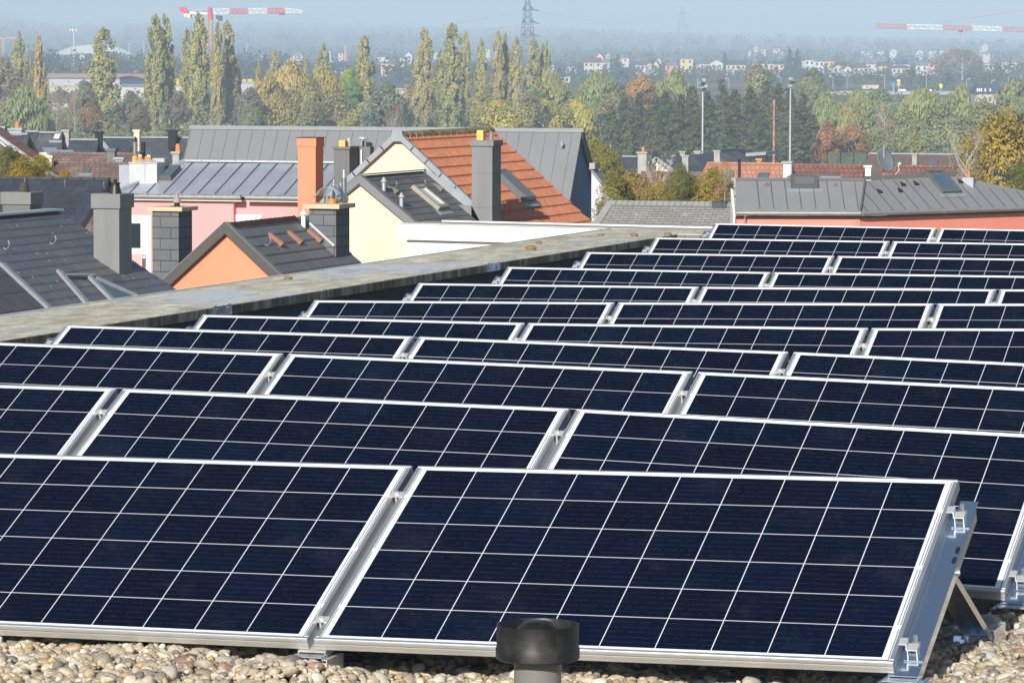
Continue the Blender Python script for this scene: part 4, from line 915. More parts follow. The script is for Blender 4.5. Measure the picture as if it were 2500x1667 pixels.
# ---- white flat roofed building
dW = 68; cW = at(973, 546, dW); fh = A(CFW[0], CFW[1], 0); fh /= np.linalg.norm(fh); rh = A(CR[0], CR[1], 0); rh /= np.linalg.norm(rh)
eW = math.sin(rad(61.4))*rh-math.cos(rad(61.4))*fh; gW = math.cos(rad(61.4))*rh+math.sin(rad(61.4))*fh
wb = house('white rendered flat roofed building with a deep fascia just beyond the coping', 'building', loc=tuple(cW*A(1, 1, 0)+eW*2+gW*.5+A(0, 0, GZ)), name='building')
zf1 = cW[2]; zf0 = at(973, 585, dW)[2]
def rbox(name, m, par, s0, s1, t0, t1, z0, z1):
    q = [cW+eW*s0+gW*t0, cW+eW*s1+gW*t0, cW+eW*s1+gW*t1, cW+eW*s0+gW*t1]; q = [A(p[0], p[1], z0) for p in q]; mb = MB(); mb.prism(q, (0, 0, z1-z0)); return mb.build(name, m, par)
rbox('fascia', white_w, wb, 0, 6.1, 0, 1.1, zf0, zf1); rbox('wall', white_w, wb, .11, 6.0, .10, 1.0, GZ, zf0-.01); rbox('roof_edge', white_pl, wb, -.02, 6.12, -.02, .06, zf1+.003, zf1+.012); rbox('roof_edge', white_pl, wb, .3, 6.12, 1.0, 1.12, zf1+.003, zf1+.03)
rbox('roof', concrete, wb, .02, 6.08, .061, .99, zf1+.003, zf1+.008)
# ---- low weathered slate roof
Yd = at(1640, 493, 112)[1]; k0 = onY(1492, 493, Yd); k1 = onY(1840, 492, Yd); k1[2] = k0[2]
lr = house('low house with a weathered pale grey slate roof between white building and pink corner house', loc=((k0[0]+k1[0])/2, Yd+1, GZ))
kd = 1.7; kr = 1.25
lo = A(0, -kr, -kd*.62)
kz = k0[2]-1.35; el = onY(1425, 560, Yd-1.6)
eave0 = A(onY(1432, 552, Yd-1.7)[0], Yd-1.7, k0[2]-1.05); eave1 = A(k1[0], Yd-1.7, k0[2]-1.05)
roof('roof', [k0, k1, eave1, eave0], slate_l, lr, course=.125, step=.008)
roof('rear_roof', [k0, k1, k1+A(0, 2, -1.3), k0+A(0, 2, -1.3)], slate_l, lr)
wl = MB(); wl.box(eave0[0]+.5, k1[0], Yd-1.4, Yd+1.8, GZ, k0[2]-1.2); wl.build('wall', white_w, lr)
nl = nrm3(k0, k1, eave1)
mb = MB(); K = 24; va = np.cross(nl, Xv); va = -va if va[2] < 0 else va
for k in range(K):
    x = k0[0]+(k1[0]-k0[0])*k/K; w_ = (k1[0]-k0[0])/K
    q = A(x, Yd, k0[2]); mb.prism([q+A(.006, 0, .03), q+A(w_-.006, 0, .03), q+A(w_-.006, -.19, .03-.12), q+A(.006, -.19, .03-.12)], nl*.02)
mb.build('ridge_slates', mat('ridge_grey', (.30, .31, .30), .8, 0, .12, 3), lr)
mb = MB()
for k in range(9):
    a = eave0+(k0-eave0)*k/9+nl*.02; b = eave0+(k0-eave0)*(k+.96)/9+nl*.02; strip(mb, a, b, .22, .02, nl)
mb.build('hip_slates', mat('ridge_grey', (.30, .31, .30)), lr)
mb = MB(); a, b = hit(1744, 494, k0, nl), hit(1775, 505, k0, nl); mb.box(a[0], b[0], Yd-.24, Yd-.0, k0[2]-.115, k0[2]+.062); mb.build('metal_patch', slate_b, lr)
for (u, v) in ((1556, 522), (1675, 521)): tri_vent(lr, hit(u, v, k0, nl), nl, .22, .16, .10, m=mat('pale_vent', (.40, .40, .38), .7, 0, .05, 3))
# ---- salmon corner house on the right
dE = 106; e1 = at(1797, 515, dE); e2 = at(2101, 515, dE); e2[2] = e1[2]
for _ in range(1):
    d1 = e2-e1; d1[2] = 0; d1 /= np.linalg.norm(d1); up1 = A(-d1[1], d1[0], 0)
    if up1@fh < 0: up1 = -up1
ta = math.tan(rad(27)); n1 = -up1*ta+Zv; n1 /= np.linalg.norm(n1)
T1 = hit(2112, 443, e1, n1); T0 = hit(1796, 439, e1, n1)
T0[2] = T1[2] = (T0[2]+T1[2])/2
sh_ = house('salmon pink corner house with a grey standing seam roof, dish and skylights', loc=tuple(e1*A(1, 1, 0)+up1*3+d1*2+A(0, 0, GZ)))
zgr = mat('grey_seam_roof', (.30, .305, .315), .5, .25, .07, .9)
roof('roof', [e1, e2, T1, T0], zgr, sh_, thick=.1)
# second wing direction: 48 deg right of forward
dirr = math.cos(rad(50))*fh+math.sin(rad(50))*rh
e3_ = e2+dirr*11.0
n2_ = nrm3(e2, e3_, T1)
T2 = hit(2336, 431, e2, n2_); T3 = hit(2520, 470, e2, n2_)
roof('roof', [e2, e3_, T3, T2, T1], zgr, sh_, thick=.1)
mb = MB(); sm_ = mat('roof_seam', (.13, .135, .145), .5, .2, .1, 2)
for u in (1846, 1880, 1914, 1948, 1983, 2018, 2053, 2087):
    a = hit(u+9, 511, e1, n1)+n1*.003; b = a+(up1+Zv*ta)*((T1[2]-a[2])/ta*.97); strip(mb, a, b, .02, .02, n1)
mb.build('standing_seam', sm_, sh_)
mb = MB(); perp = np.cross(n2_, dirr); perp = perp if perp[2] > 0 else -perp
Lp = 0
def inside(p, poly, n):
    for i in range(len(poly)):
        a, b = poly[i], poly[(i+1) % len(poly)]
        if np.cross(b-a, p-a)@n < -1e-6: return False
    return True
poly2 = [e2, e3_, T3, T2, T1]
if not inside(sum(poly2)/5, poly2, n2_): n2s = -n2_
else: n2s = n2_
for k in range(-20, 24):
    b = e2+dirr*(.5*k+.25)+n2_*.003
    ts = [t for t in np.linspace(0, 7, 141) if inside(b+perp*t, poly2, n2s)]
    if len(ts) > 3: strip(mb, b+perp*ts[0], b+perp*ts[-1], .02, .02, n2_)
mb.build('standing_seam', sm_, sh_)
mb = MB(); strip(mb, e2+n1*.02, T1+n1*.02, .05, .05, n1); mb.build('hip_trim', sm_, sh_)
mb = MB(); strip(mb, T0+n1*.01, T1+n1*.01, .09, .05, n1); mb.build('ridge_trim', zinc_d, sh_)
mb = MB(); a = T1+A(0, 0, .02); b = T2+A(0, 0, .02); mb.prism([a, b, b+A(0, 0, .12), a+A(0, 0, .10)], tuple(up1*.15)); mb.build('ridge_upstand', cladding_d, sh_)
for (a, b, nn_) in ((e1, e2, -up1), (e2, e3_, None)):
    d_ = (b-a)/np.linalg.norm(b-a); o_ = -up1 if nn_ is not None else (A(d_[1], -d_[0], 0) if A(d_[1], -d_[0], 0)@fh < 0 else -A(d_[1], -d_[0], 0))
    mb = MB(); mb.cone(a+o_*.05-Zv*.06, b+o_*.05-Zv*.06, .065, .065, 12); g = mb.build('gutter', gutterm, sh_, smooth=True)
    mb = MB(); q0 = a-o_*.14; q1 = b-o_*.14; mb.prism([q0-Zv*.14, q1-Zv*.14, q1+o_*.12-Zv*.14, q0+o_*.12-Zv*.14], (0, 0, -.04)); mb.build('soffit', dark_met, g)
    mb = MB(); mb.prism([a-o_*.13+A(0, 0, -.185), b-o_*.13+A(0, 0, -.185), b-o_*.13+A(0, 0, GZ-b[2]), a-o_*.13+A(0, 0, GZ-a[2])], tuple(-o_*.3)); mb.build('wall', salmon_w, sh_)
mb = MB(); q = e1+up1*.0; mb.prism([q-d1*.02+A(0, 0, -.1), q-d1*.02+up1*1.3+A(0, 0, .56), q-d1*.02+up1*1.3+A(0, 0, -5), q-d1*.02+A(0, 0, -5)], tuple(d1*-.06)); mb.build('side_trim', white_w, sh_)
pp = e1+d1*.25-up1*.06; mb = MB(); mb.tube([pp+A(0, 0, -.12), pp+A(0, 0, -.2)+up1*.10, pp+up1*.13+A(0, 0, -.35), pp+up1*.13+A(0, 0, -6)], .03, 8); mb.build('drain_pipe', mat('pink_pipe', (.5, .27, .22), .6, 0, .1, 2), sh_, smooth=True)
c = hit(1963, 449, e1, n1); sk = skylight(sh_, c, n1, .74, .62, .13, glass=mat('screened_pane', (.16, .17, .17), .3, 0, .1, 9)); 
c = hit(2300, 447, e2, n2_); skylight(sh_, c, n2_, .75, .95, .10, glass=mat('blue_pane', (.08, .14, .20), .1, 0, .1, 1, spec=.8))
for (u, v) in ((1873, 450), (2040, 452)): tri_vent(sh_, hit(u, v, e1, n1), n1, .20, .24, .09)
for (u, v) in ((2145, 466), (2195, 464), (2202, 449), (2234, 447), (2314, 444), (2342, 442)): tri_vent(sh_, hit(u, v, e2, n2_), n2_, .20, .22, .09, m=dark_met)
cyp = hit(2365, 445, e2, n2_); mb = MB(); mb.box(cyp[0]-.16, cyp[0]+.16, cyp[1]-.15, cyp[1]+.15, cyp[2]-.2, cyp[2]+.13); cc = mb.build('chimney', zinc, sh_)
cyl('chimney_pot', mat('dull_clay', (.45, .22, .12), .8, 0, .1, 4), cc, cyp+A(0, 0, .13), cyp+A(0, 0, .33), .06, .05)
# dish
dd = at(2163, 390, 108.5)
ds = thing('satellite_dish', 'large grey satellite dish on a mast above the right hand grey roof', 'satellite dish', tuple(dd-A(0, 0, .55)))
fd = CAM-dd; fd /= np.linalg.norm(fd); dn = fd*.60+rh*.55+Zv*.30; dn /= np.linalg.norm(dn)
ux = np.cross(Zv, dn); ux /= np.linalg.norm(ux); uy = np.cross(dn, ux); Rd = .345
mb = MB(); rings = 6; K = 32; V = [dd-dn*.05]
for i in range(1, rings+1):
    r_ = i/rings
    for k in range(K): t = 2*math.pi*k/K; V.append(dd+ux*(Rd*.93*r_*math.cos(t))+uy*(Rd*r_*math.sin(t))+dn*(.05*r_*r_-.05))
Fc = [(0, 1+k, 1+(k+1) % K) for k in range(K)]
for i in range(rings-1):
    for k in range(K): a = 1+i*K+k; b = 1+i*K+(k+1) % K; Fc.append((a, a+K, b+K, b))
mb.add(V, Fc); dsh = mb.build('reflector', mat('dish_grey', (.20, .235, .25), .45, .2, .04, 2), ds, smooth=True); md = dsh.modifiers.new('s', 'SOLIDIFY'); md.thickness = .012
lnb = dd-uy*.30+dn*.30+ux*.10
mb = MB(); mb.tube([dd-uy*.33-dn*.02, lnb], .012, 6); mb.build('feed_arm', alu, ds); cyl('feed_horn', mat('beige_plastic', (.6, .55, .42), .5), ds, lnb, lnb+A(0, 0, .07)+ux*.07, .045)
mb = MB(); mb.cone(dd-dn*.09-A(0, 0, .95), dd-dn*.09+A(0, 0, .45), .02, .02, 8); mb.build('mast', zinc, ds, smooth=True)
mb = MB(); mb.tube([lnb, lnb+A(.02, 0, -.14), lnb+A(-.12, 0, -.27), lnb+A(-.30, 0, -.26), dd-A(.05, 0, .5)], .008, 5); mb.build('cable', white_pl, ds)
# ------------------------------------------------------------------ terrain
HOR = 157.0
def horizv(uu):
    return np.interp(uu, [-3000, -800, 0, 40, 90, 140, 260, 450, 700, 1000, 1250, 1400, 1500, 1700, 1800, 2050, 2100, 2500, 3200, 6000], [66, 56, 47, 50, 58, 68, 67, 60, 66, 71, 73, 72, 80, 86, 88, 90, 95, 99, 92, 85])
TD = [0, 60, 200, 350, 500, 780, 1000, 1200, 1500, 1800, 2400, 3000, 4000, 5500, 7000, 9000]
TZ = [-10, -10, -12, -14, -15, -15, -8.5, -6.5, -4.5, -2.0, 1.6, 4.5, 12, 28, 60, 50]
fh2 = A(CFW[0], CFW[1]); fh2 /= np.linalg.norm(fh2); rh2 = A(CR[0], CR[1]); rh2 /= np.linalg.norm(rh2)
def tz_b(b, a):
    uu = 1250+F*a/np.maximum(b, 1)
    z = np.interp(b, TD, TZ)
    zh = 1.6+(HOR-horizv(uu))/F*7000
    k = np.clip((b-2600)/4400, 0, 1)**1.3
    return np.where(b > 2600, (1-k)*2.6+k*zh, z)
def tz(x, y):
    d = A(x, y)-CAM[:2]; return float(tz_b(np.array(d@fh2), np.array(d@rh2)))
def build_terrain():
    fine = np.linspace(-8.6, 8.6, 520); coarse = np.concatenate([np.linspace(-180, -60, 9)[:-1], np.linspace(-60, -8.6, 40)[:-1]])
    ang = np.radians(np.concatenate([coarse, fine, -coarse[::-1]]))
    rr = np.concatenate([[0.5, 20, 60, 110, 150, 200, 250, 300, 350, 400, 450, 520, 600, 700, 800, 900], np.geomspace(1000, 7600, 150)])
    Aa, Rr = np.meshgrid(ang, rr); b = Rr*np.cos(Aa); a = Rr*np.sin(Aa)
    X = CAM[0]+fh2[0]*b+rh2[0]*a; Y = CAM[1]+fh2[1]*b+rh2[1]*a
    bb = np.where(np.abs(Aa) < 1.2, b, Rr*.36)
    Z = tz_b(bb, a)
    w = np.clip((Rr-1500)/2500, 0, 1)
    nz = sum(np.sin(X/s+p)*np.sin(Y/s*1.3+q) for s, p, q in ((190, 1, 2), (83, 4, 1), (41, 0, 5)))
    Z = Z+w*(nz*1.6)*np.clip((Rr-2500)/2500, .15, 1)+np.clip((Rr-2600)/3000, 0, 1)*rng.uniform(0, 1, Z.shape)**2*(7)*(nz > -.6)
    V = np.stack([X, Y, Z], -1).reshape(-1, 3); m = len(ang); n = len(rr)
    i, j = np.meshgrid(np.arange(n-1), np.arange(m-1), indexing='ij'); q = (i*m+j).ravel()
    Fc = np.stack([q, q+m, q+m+1, q+1], 1)[:, ::-1]
    gm, n_, b_ = new_mat('far_land'); tc = N(n_, 'ShaderNodeTexCoord'); mp = N(n_, 'ShaderNodeMapping'); mp.inputs['Scale'].default_value = (1, .45, 1); n_.links.new(tc.outputs['Object'], mp.inputs[0])
    vo = N(n_, 'ShaderNodeTexVoronoi'); vo.inputs['Scale'].default_value = .0042; n_.links.new(mp.outputs[0], vo.inputs['Vector'])
    sv = N(n_, 'ShaderNodeSeparateColor'); n_.links.new(vo.outputs['Color'], sv.inputs[0])
    c = mixc(n_, rng_(n_, sv.outputs[0], .3, .7), (.10, .135, .06), (.17, .165, .10)); c = mixc(n_, rng_(n_, sv.outputs[1], .72, .8), c, (.24, .18, .13))
    wood = rng_(n_, noise(n_, tc.outputs['Object'], .0016, 5, .6), .42, .50)
    wc = mixc(n_, rng_(n_, noise(n_, tc.outputs['Object'], .02, 4, .6), .35, .65), (.05, .065, .035), (.10, .095, .055))
    c = mixc(n_, wood, c, wc); n_.links.new(c, b_.inputs['Base Color']); sp(b_, 'Roughness', 1); sp(b_, 'Specular IOR Level', 0)
    o = colour_mesh('ground', V, Fc, None, gm); tag(o, 'valley floor and wooded hills fading into the haze', kind='structure')
build_terrain()
# ------------------------------------------------------------------ foliage
leafm, n_, b_ = new_mat('foliage'); n_.nodes.remove(b_)
a_ = N(n_, 'ShaderNodeAttribute', attribute_name='tint'); oi = N(n_, 'ShaderNodeObjectInfo'); mx = N(n_, 'ShaderNodeVectorMath', operation='MULTIPLY')
n_.links.new(a_.outputs['Color'], mx.inputs[0]); n_.links.new(oi.outputs['Color'], mx.inputs[1])
df = N(n_, 'ShaderNodeBsdfDiffuse'); tr = N(n_, 'ShaderNodeBsdfTranslucent'); ms = N(n_, 'ShaderNodeMixShader'); ms.inputs[0].default_value = .22
n_.links.new(mx.outputs[0], df.inputs[0]); n_.links.new(mx.outputs[0], tr.inputs[0]); n_.links.new(df.outputs[0], ms.inputs[1]); n_.links.new(tr.outputs[0], ms.inputs[2]); n_.links.new(ms.outputs[0], n_.nodes['Material Output'].inputs[0])
leafm2 = leafm
leafm = leafm2.copy(); n_ = leafm.node_tree; gc = N(n_, 'ShaderNodeTexCoord'); v1 = N(n_, 'ShaderNodeVectorMath', operation='SUBTRACT'); v1.inputs[1].default_value = (.5, .5, .38); n_.links.new(gc.outputs['Generated'], v1.inputs[0])
v2 = N(n_, 'ShaderNodeVectorMath', operation='MULTIPLY'); v2.inputs[1].default_value = (1, 1, .55); n_.links.new(v1.outputs[0], v2.inputs[0]); v3 = N(n_, 'ShaderNodeVectorMath', operation='NORMALIZE'); n_.links.new(v2.outputs[0], v3.inputs[0])
vt_n = N(n_, 'ShaderNodeVectorTransform', vector_type='NORMAL', convert_from='OBJECT', convert_to='WORLD'); n_.links.new(v3.outputs[0], vt_n.inputs[0])
gn = N(n_, 'ShaderNodeNewGeometry'); v4 = N(n_, 'ShaderNodeVectorMath', operation='SCALE'); v4.inputs['Scale'].default_value = .75; n_.links.new(gn.outputs['Normal'], v4.inputs[0])
v5 = N(n_, 'ShaderNodeVectorMath', operation='ADD'); n_.links.new(vt_n.outputs[0], v5.inputs[0]); n_.links.new(v4.outputs[0], v5.inputs[1]); v6 = N(n_, 'ShaderNodeVectorMath', operation='NORMALIZE'); n_.links.new(v5.outputs[0], v6.inputs[0])
for q_ in n_.nodes:
    if q_.type == 'BSDF_DIFFUSE': n_.links.new(v6.outputs[0], q_.inputs['Normal'])
barkm = mat('bark', (.16, .13, .10), .95, 0, .3, 3); birchm = mat('pale_bark', (.50, .47, .42), .9, 0, .3, 3)
def cards(P, size, elong=1.0, updir=None, tint=None):
    n = len(P); d = rng.normal(size=(n, 3)); d /= np.linalg.norm(d, axis=1)[:, None]
    if updir is not None: d = d*.35+np.array(updir)*1.0; d /= np.linalg.norm(d, axis=1)[:, None]
    e = rng.normal(size=(n, 3)); e = np.cross(d, e); e /= np.linalg.norm(e, axis=1)[:, None]
    s = size*rng.uniform(.6, 1.4, n)[:, None]
    a = d*s*elong; b = e*s*.62
    V = np.stack([P-a-b*.3, P-a*.1+b, P+a+b*.2, P+a*.1-b], 1).reshape(-1, 3)
    Fc = np.arange(4*n).reshape(n, 4); return V, Fc
def lobes_tree(nl, per, rad_fn, lob, seed, bottom=.12):
    """unit tree: height 1, radius 1 (x,y)"""
    r = np.random.default_rng(seed); P = []; T = []
    for i in range(nl):
        h = bottom+(1-bottom)*r.uniform(0, 1)**.9; R = rad_fn(h); an = r.uniform(0, 6.283); rr = R*math.sqrt(r.uniform(.05, 1))*.85
        c = A(rr*math.cos(an), rr*math.sin(an), h); s = lob*r.uniform(.6, 1.25); n = int(per*(s/lob)**2)
        d = r.normal(size=(n, 3)); d /= np.linalg.norm(d, axis=1)[:, None]; d *= (r.uniform(.45, 1.08, n)**.6)[:, None]
        p = c+d*A(s, s, s*.42); P.append(p); T.append(np.full(n, r.uniform(.82, 1.18)))
    return np.concatenate(P), np.concatenate(T)
def mesh_crown(name, P, T, size, elong=1., updir=None, hue=.18, seed=1):
    V, Fc = cards(P, size, elong, updir); r = np.random.default_rng(seed); n = len(P)
    t = (T*r.uniform(.82, 1.18, n))[:, None]*(1+hue*r.normal(size=(n, 1))*A(1, .35, -.6)); t = np.clip(t, .15, 2.2)
    o = colour_mesh(name, V, Fc, t, leafm); me = o.data; bpy.data.objects.remove(o); return me
def trunk_mesh(name, H, R, r0, nb, seed, m, up=.6, start=.15, twigs=0):
    r = np.random.default_rng(seed); mb = MB(); mb.cone((0, 0, 0), (0, 0, H*.5), r0, r0*.6, 7, False); mb.cone((0, 0, H*.5), (.02*R, 0, H*.93), r0*.6, r0*.12, 6, False)
    for i in range(nb):
        h = H*(start+(.82-start)*r.uniform()); an = r.uniform(0, 6.283); L = R*r.uniform(.55, .95); a = A(0, 0, h); d = A(math.cos(an), math.sin(an), 0)
        q = a+d*L*.5+A(0, 0, L*up*.6); e = a+d*L+A(0, 0, L*up*1.5)
        mb.cone(a, q, r0*.34, r0*.2, 5, False); mb.cone(q, e, r0*.2, r0*.05, 4, False)
        for k in range(twigs):
            f = r.uniform(.2, 1); s_ = q+(e-q)*f; w_ = A(*r.normal(size=3)); w_[2] = abs(w_[2])+.5; w_ /= np.linalg.norm(w_); e2 = s_+w_*L*.45
            mb.cone(s_, e2, r0*.08, r0*.03, 3, False)
            for k2 in range(2): w2 = w_+A(*r.normal(size=3))*.5; mb.cone(s_+(e2-s_)*.5, s_+(e2-s_)*.5+w2*L*.28, r0*.05, r0*.02, 3, False)
    o = mb.build(name, m, None, uv=False); me = o.data; bpy.data.objects.remove(o); return me
PROT = {}
def proto_tree(kind, var):
    k = (kind, var)
    if k in PROT: return PROT[k]
    sd_ = 100*var+hash(kind) % 7 if False else 100*var+len(kind)*3
    if kind == 'poplar':     # real size 24 x 1.9
        H, R = 24., 1.9; r = np.random.default_rng(sd_); P = []; T = []
        def rf(h): return R*min(1, (h/.22)**.6)*(1-max(0, (h-.6)/.4)**2.6*.8)*(1-.12*max(0, (h-.35)))
        lead = [(0, 0, 1.0)]+[(r.uniform(.2, .6)*math.cos(t), r.uniform(.2, .6)*math.sin(t), r.uniform(.62, .93)) for t in r.uniform(0, 6.28, 3+var)]
        for i in range(250):
            L_i = lead[r.integers(len(lead))] if i % 3 else lead[0]
            h = r.uniform(.07, 1)*L_i[2]; w_ = rf(h/L_i[2])*(.62 if L_i[2] < 1 else .8); an = r.uniform(0, 6.28); q = math.sqrt(r.uniform(0, 1))
            c = A(L_i[0]*.55*R*min(1, h*3)+w_*q*math.cos(an), L_i[1]*.55*R*min(1, h*3)+w_*q*math.sin(an), h*H)
            n = 55; d = r.normal(size=(n, 3)); d /= np.linalg.norm(d, axis=1)[:, None]; d *= r.uniform(.3, 1.05, n)[:, None]
            s = r.uniform(.22, .42)*(.5+.5*min(1, w_)); P.append(c+d*A(s, s, s*3.4)); T.append(np.full(n, r.uniform(.82, 1.18)))
        P = np.concatenate(P); T = np.concatenate(T); P = P[P[:, 2] > 1.5]; T = T[:len(P)]
        cr = mesh_crown('crown', P, T, .155, 1.35, (0, 0, 1), .14, sd_); tk = trunk_mesh('trunk', H*.95, 1.3, .35, 14, sd_, barkm, 2.2)
        PROT[k] = (cr, tk, H, R)
    elif kind in ('round', 'willow', 'big'):
        H = 1.; nl, per, lb, sz = {'round': (62, 130, .30, .050), 'willow': (80, 105, .26, .044), 'big': (95, 110, .22, .027)}[kind]
        def rf(h): return max(.05, math.sin(math.pi*min(1, max(0, (h*.93+.10))))**.55)
        P, T = lobes_tree(nl, per, rf, lb, sd_, .10); P = P[P[:, 2] > .04]; T = T[:len(P)]
        HH, RR = 10., 5.; P = P*A(RR, RR, HH)
        up = (0, 0, -1) if kind == 'willow' else None
        cr = mesh_crown('crown', P, T, sz*RR, 1.5 if kind == 'willow' else 1.0, up, .12, sd_); tk = trunk_mesh('trunk', HH*.95, RR*.8, .22, 16, sd_, barkm, .6)
        PROT[k] = (cr, tk, HH, RR)
    elif kind == 'sparse':
        HH, RR = 10., 5.
        def rf(h): return max(.1, math.sin(math.pi*min(1, h*.9+.08))**.6)
        P, T = lobes_tree(70, 40, rf, .24, sd_, .2)
        P = P*A(RR, RR, HH); cr = mesh_crown('crown', P, T, .12, 1.0, None, .15, sd_); tk = trunk_mesh('trunk', HH*.97, RR*.85, .16, 26, sd_, birchm, .8, .15, 5)
        PROT[k] = (cr, tk, HH, RR)
    elif kind == 'spruce':
        HH, RR = 16., 3.0; r = np.random.default_rng(sd_); P = []; T = []; lev = 26
        for i in range(lev):
            h = (i+.6)/lev; R = RR*(1-h)**.8*(1+.25*r.uniform(-1, 1)); nb = int(13*(1-h)+5)
            for b in range(nb):
                an = r.uniform(0, 6.28); Lb = R*r.uniform(.7, 1.12)+.12; n = int(30*Lb/RR*1.5)+8; f = r.uniform(.15, 1, n)
                x = f*Lb; z = h*HH-x*.28+.10*x**2/RR+r.normal(0, .10, n)-r.uniform(0, .45, n)*f*(1-h)
                wv = r.normal(0, .16, n)*(1.1-f*.4)
                P.append(np.stack([x*math.cos(an)-wv*math.sin(an), x*math.sin(an)+wv*math.cos(an), z+.3], 1)); T.append(np.full(n, r.uniform(.7, 1.3)))
        P = np.concatenate(P); T = np.concatenate(T); cr = mesh_crown('crown', P, T, .17, 1.5, (0, 0, -.6), .10, sd_); tk = trunk_mesh('trunk', HH*.96, .6, .22, 6, sd_, barkm, 0)
        PROT[k] = (cr, tk, HH, RR)
    return PROT[k]
NAMES = {'poplar': 'poplar_tree', 'round': 'broadleaf_tree', 'willow': 'willow_tree', 'big': 'golden_tree', 'sparse': 'bare_tree', 'spruce': 'spruce_tree'}
def tree(kind, u, vt, hw, d, col, label, var=0, group=None, lift=0.0, zbase=None, name=None, cat='tree'):
    if d > 199:
        d = d*1.75; hw *= {'poplar': 1.45, 'spruce': 1.5, 'sparse': 1.1}.get(kind, 1.35)
    elif kind != 'sparse': hw *= 1.35
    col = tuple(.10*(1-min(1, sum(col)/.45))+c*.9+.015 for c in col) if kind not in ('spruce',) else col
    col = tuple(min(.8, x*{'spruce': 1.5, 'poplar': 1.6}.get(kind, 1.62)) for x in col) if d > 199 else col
    cr, tk, H, R = proto_tree(kind, var)
    top = at(u, vt, d); zb = tz(top[0], top[1]) if zbase is None else zbase
    h = top[2]-zb; wdt = hw*d/F
    t = thing(name or NAMES[kind], label, cat, (top[0], top[1], zb), group)
    t.rotation_euler = (0, 0, random.uniform(0, 6.28))
    hc = h if kind in ('poplar', 'spruce') else min(h*.97, wdt*(2.7 if kind == 'willow' else 2.3 if kind != 'sparse' else 3.2))
    c = bpy.data.objects.new('crown', cr); L_(c); c.parent = t; c.color = (*col, 1); c.scale = (wdt/R, wdt/R, hc/H); c.location = (0, 0, h-hc)
    c.color = (min(.8, col[0]*1.12), col[1], col[2]*.82, 1); k = bpy.data.objects.new('trunk', tk); L_(k); k.parent = t; k.scale = (wdt/R, wdt/R, h/H)
    if kind == 'sparse': k.scale = (wdt/R, wdt/R, hc/H); k.location = (0, 0, h-hc)
    return t
PG = 'poplars beyond the roofs'
olive = (.225, .245, .105); olive2 = (.25, .245, .12); gold = (.33, .27, .075); ygreen = (.26, .27, .07)
pop = [(45, 80, 21, 430, olive2, 'tall poplar at the far left edge, left of the thin golden one'), (75, 128, 7, 440, olive2, 'short wispy poplar between the two tall poplars at far left'), (97, 88, 14, 400, gold, 'slim golden poplar in front of the long white hall, far left'), (116, 190, 6, 410, olive2, 'stunted poplar just right of the slim golden one'),
 (255, 72, 33, 380, olive, 'broad cone shaped poplar right of the long white hall'), (378, 42, 26, 370, olive, 'tall poplar with a double top, above the dark slate roofs, left stem'), (402, 40, 26, 372, olive, 'tall poplar with a double top, above the dark slate roofs, right stem'),
 (457, 74, 16, 372, olive, 'leaning poplar spire at the left of the crane mast clump'), (484, 36, 27, 370, olive, 'tallest poplar of the clump left of the crane mast'), (531, 56, 17, 365, olive2, 'poplar directly in front of the crane mast'), (553, 56, 24, 368, olive2, 'poplar at the right of the crane mast clump'), (576, 150, 14, 380, olive2, 'low poplar at the right foot of the crane mast clump'),
 (630, 153, 9, 430, gold, 'tiny orange tinged poplar left of the golden willows'), (671, 124, 19, 450, olive2, 'small poplar behind the left golden willow'), (745, 138, 8, 470, olive2, 'very thin faint poplar behind the golden willows'), (788, 109, 20, 450, olive, 'small poplar behind the right golden willow'),
 (892, 91, 25, 380, olive, 'poplar leaning left beside the bright green tree'), (1037, 75, 26, 380, olive2, 'brownish poplar left of the tallest central poplar'), (1075, 126, 15, 400, (.15, .19, .06), 'dark green short poplar tucked left of the central poplar'), (1105, 61, 27, 375, olive, 'tallest central poplar with a thick dark top'), (1137, 82, 15, 390, olive2, 'thin faded poplar right of the central poplar'),
 (1176, 99, 16, 390, olive, 'slender poplar standing alone in the middle group'), (1216, 80, 16, 385, olive2, 'tall pale poplar left of the pylon, left twin'), (1233, 85, 13, 387, olive2, 'tall pale poplar left of the pylon, right twin'), (1260, 94, 17, 385, olive2, 'poplar hiding the left side of the pylon foot'), (1301, 97, 20, 385, olive, 'poplar right of the pylon foot, rounded top'), (1325, 112, 14, 388, olive, 'poplar next to last at the right of the row'), (1336, 104, 12, 384, olive, 'last slim poplar at the right end of the row')]
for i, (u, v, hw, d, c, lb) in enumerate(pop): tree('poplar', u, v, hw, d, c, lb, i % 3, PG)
gg = (.13, .165, .075); gy = (.155, .18, .085); dk = (.05, .07, .04); wil = (.31, .265, .11); brn = (.17, .115, .07)
bl_g = 'broadleaf trees between the roofs and the valley'
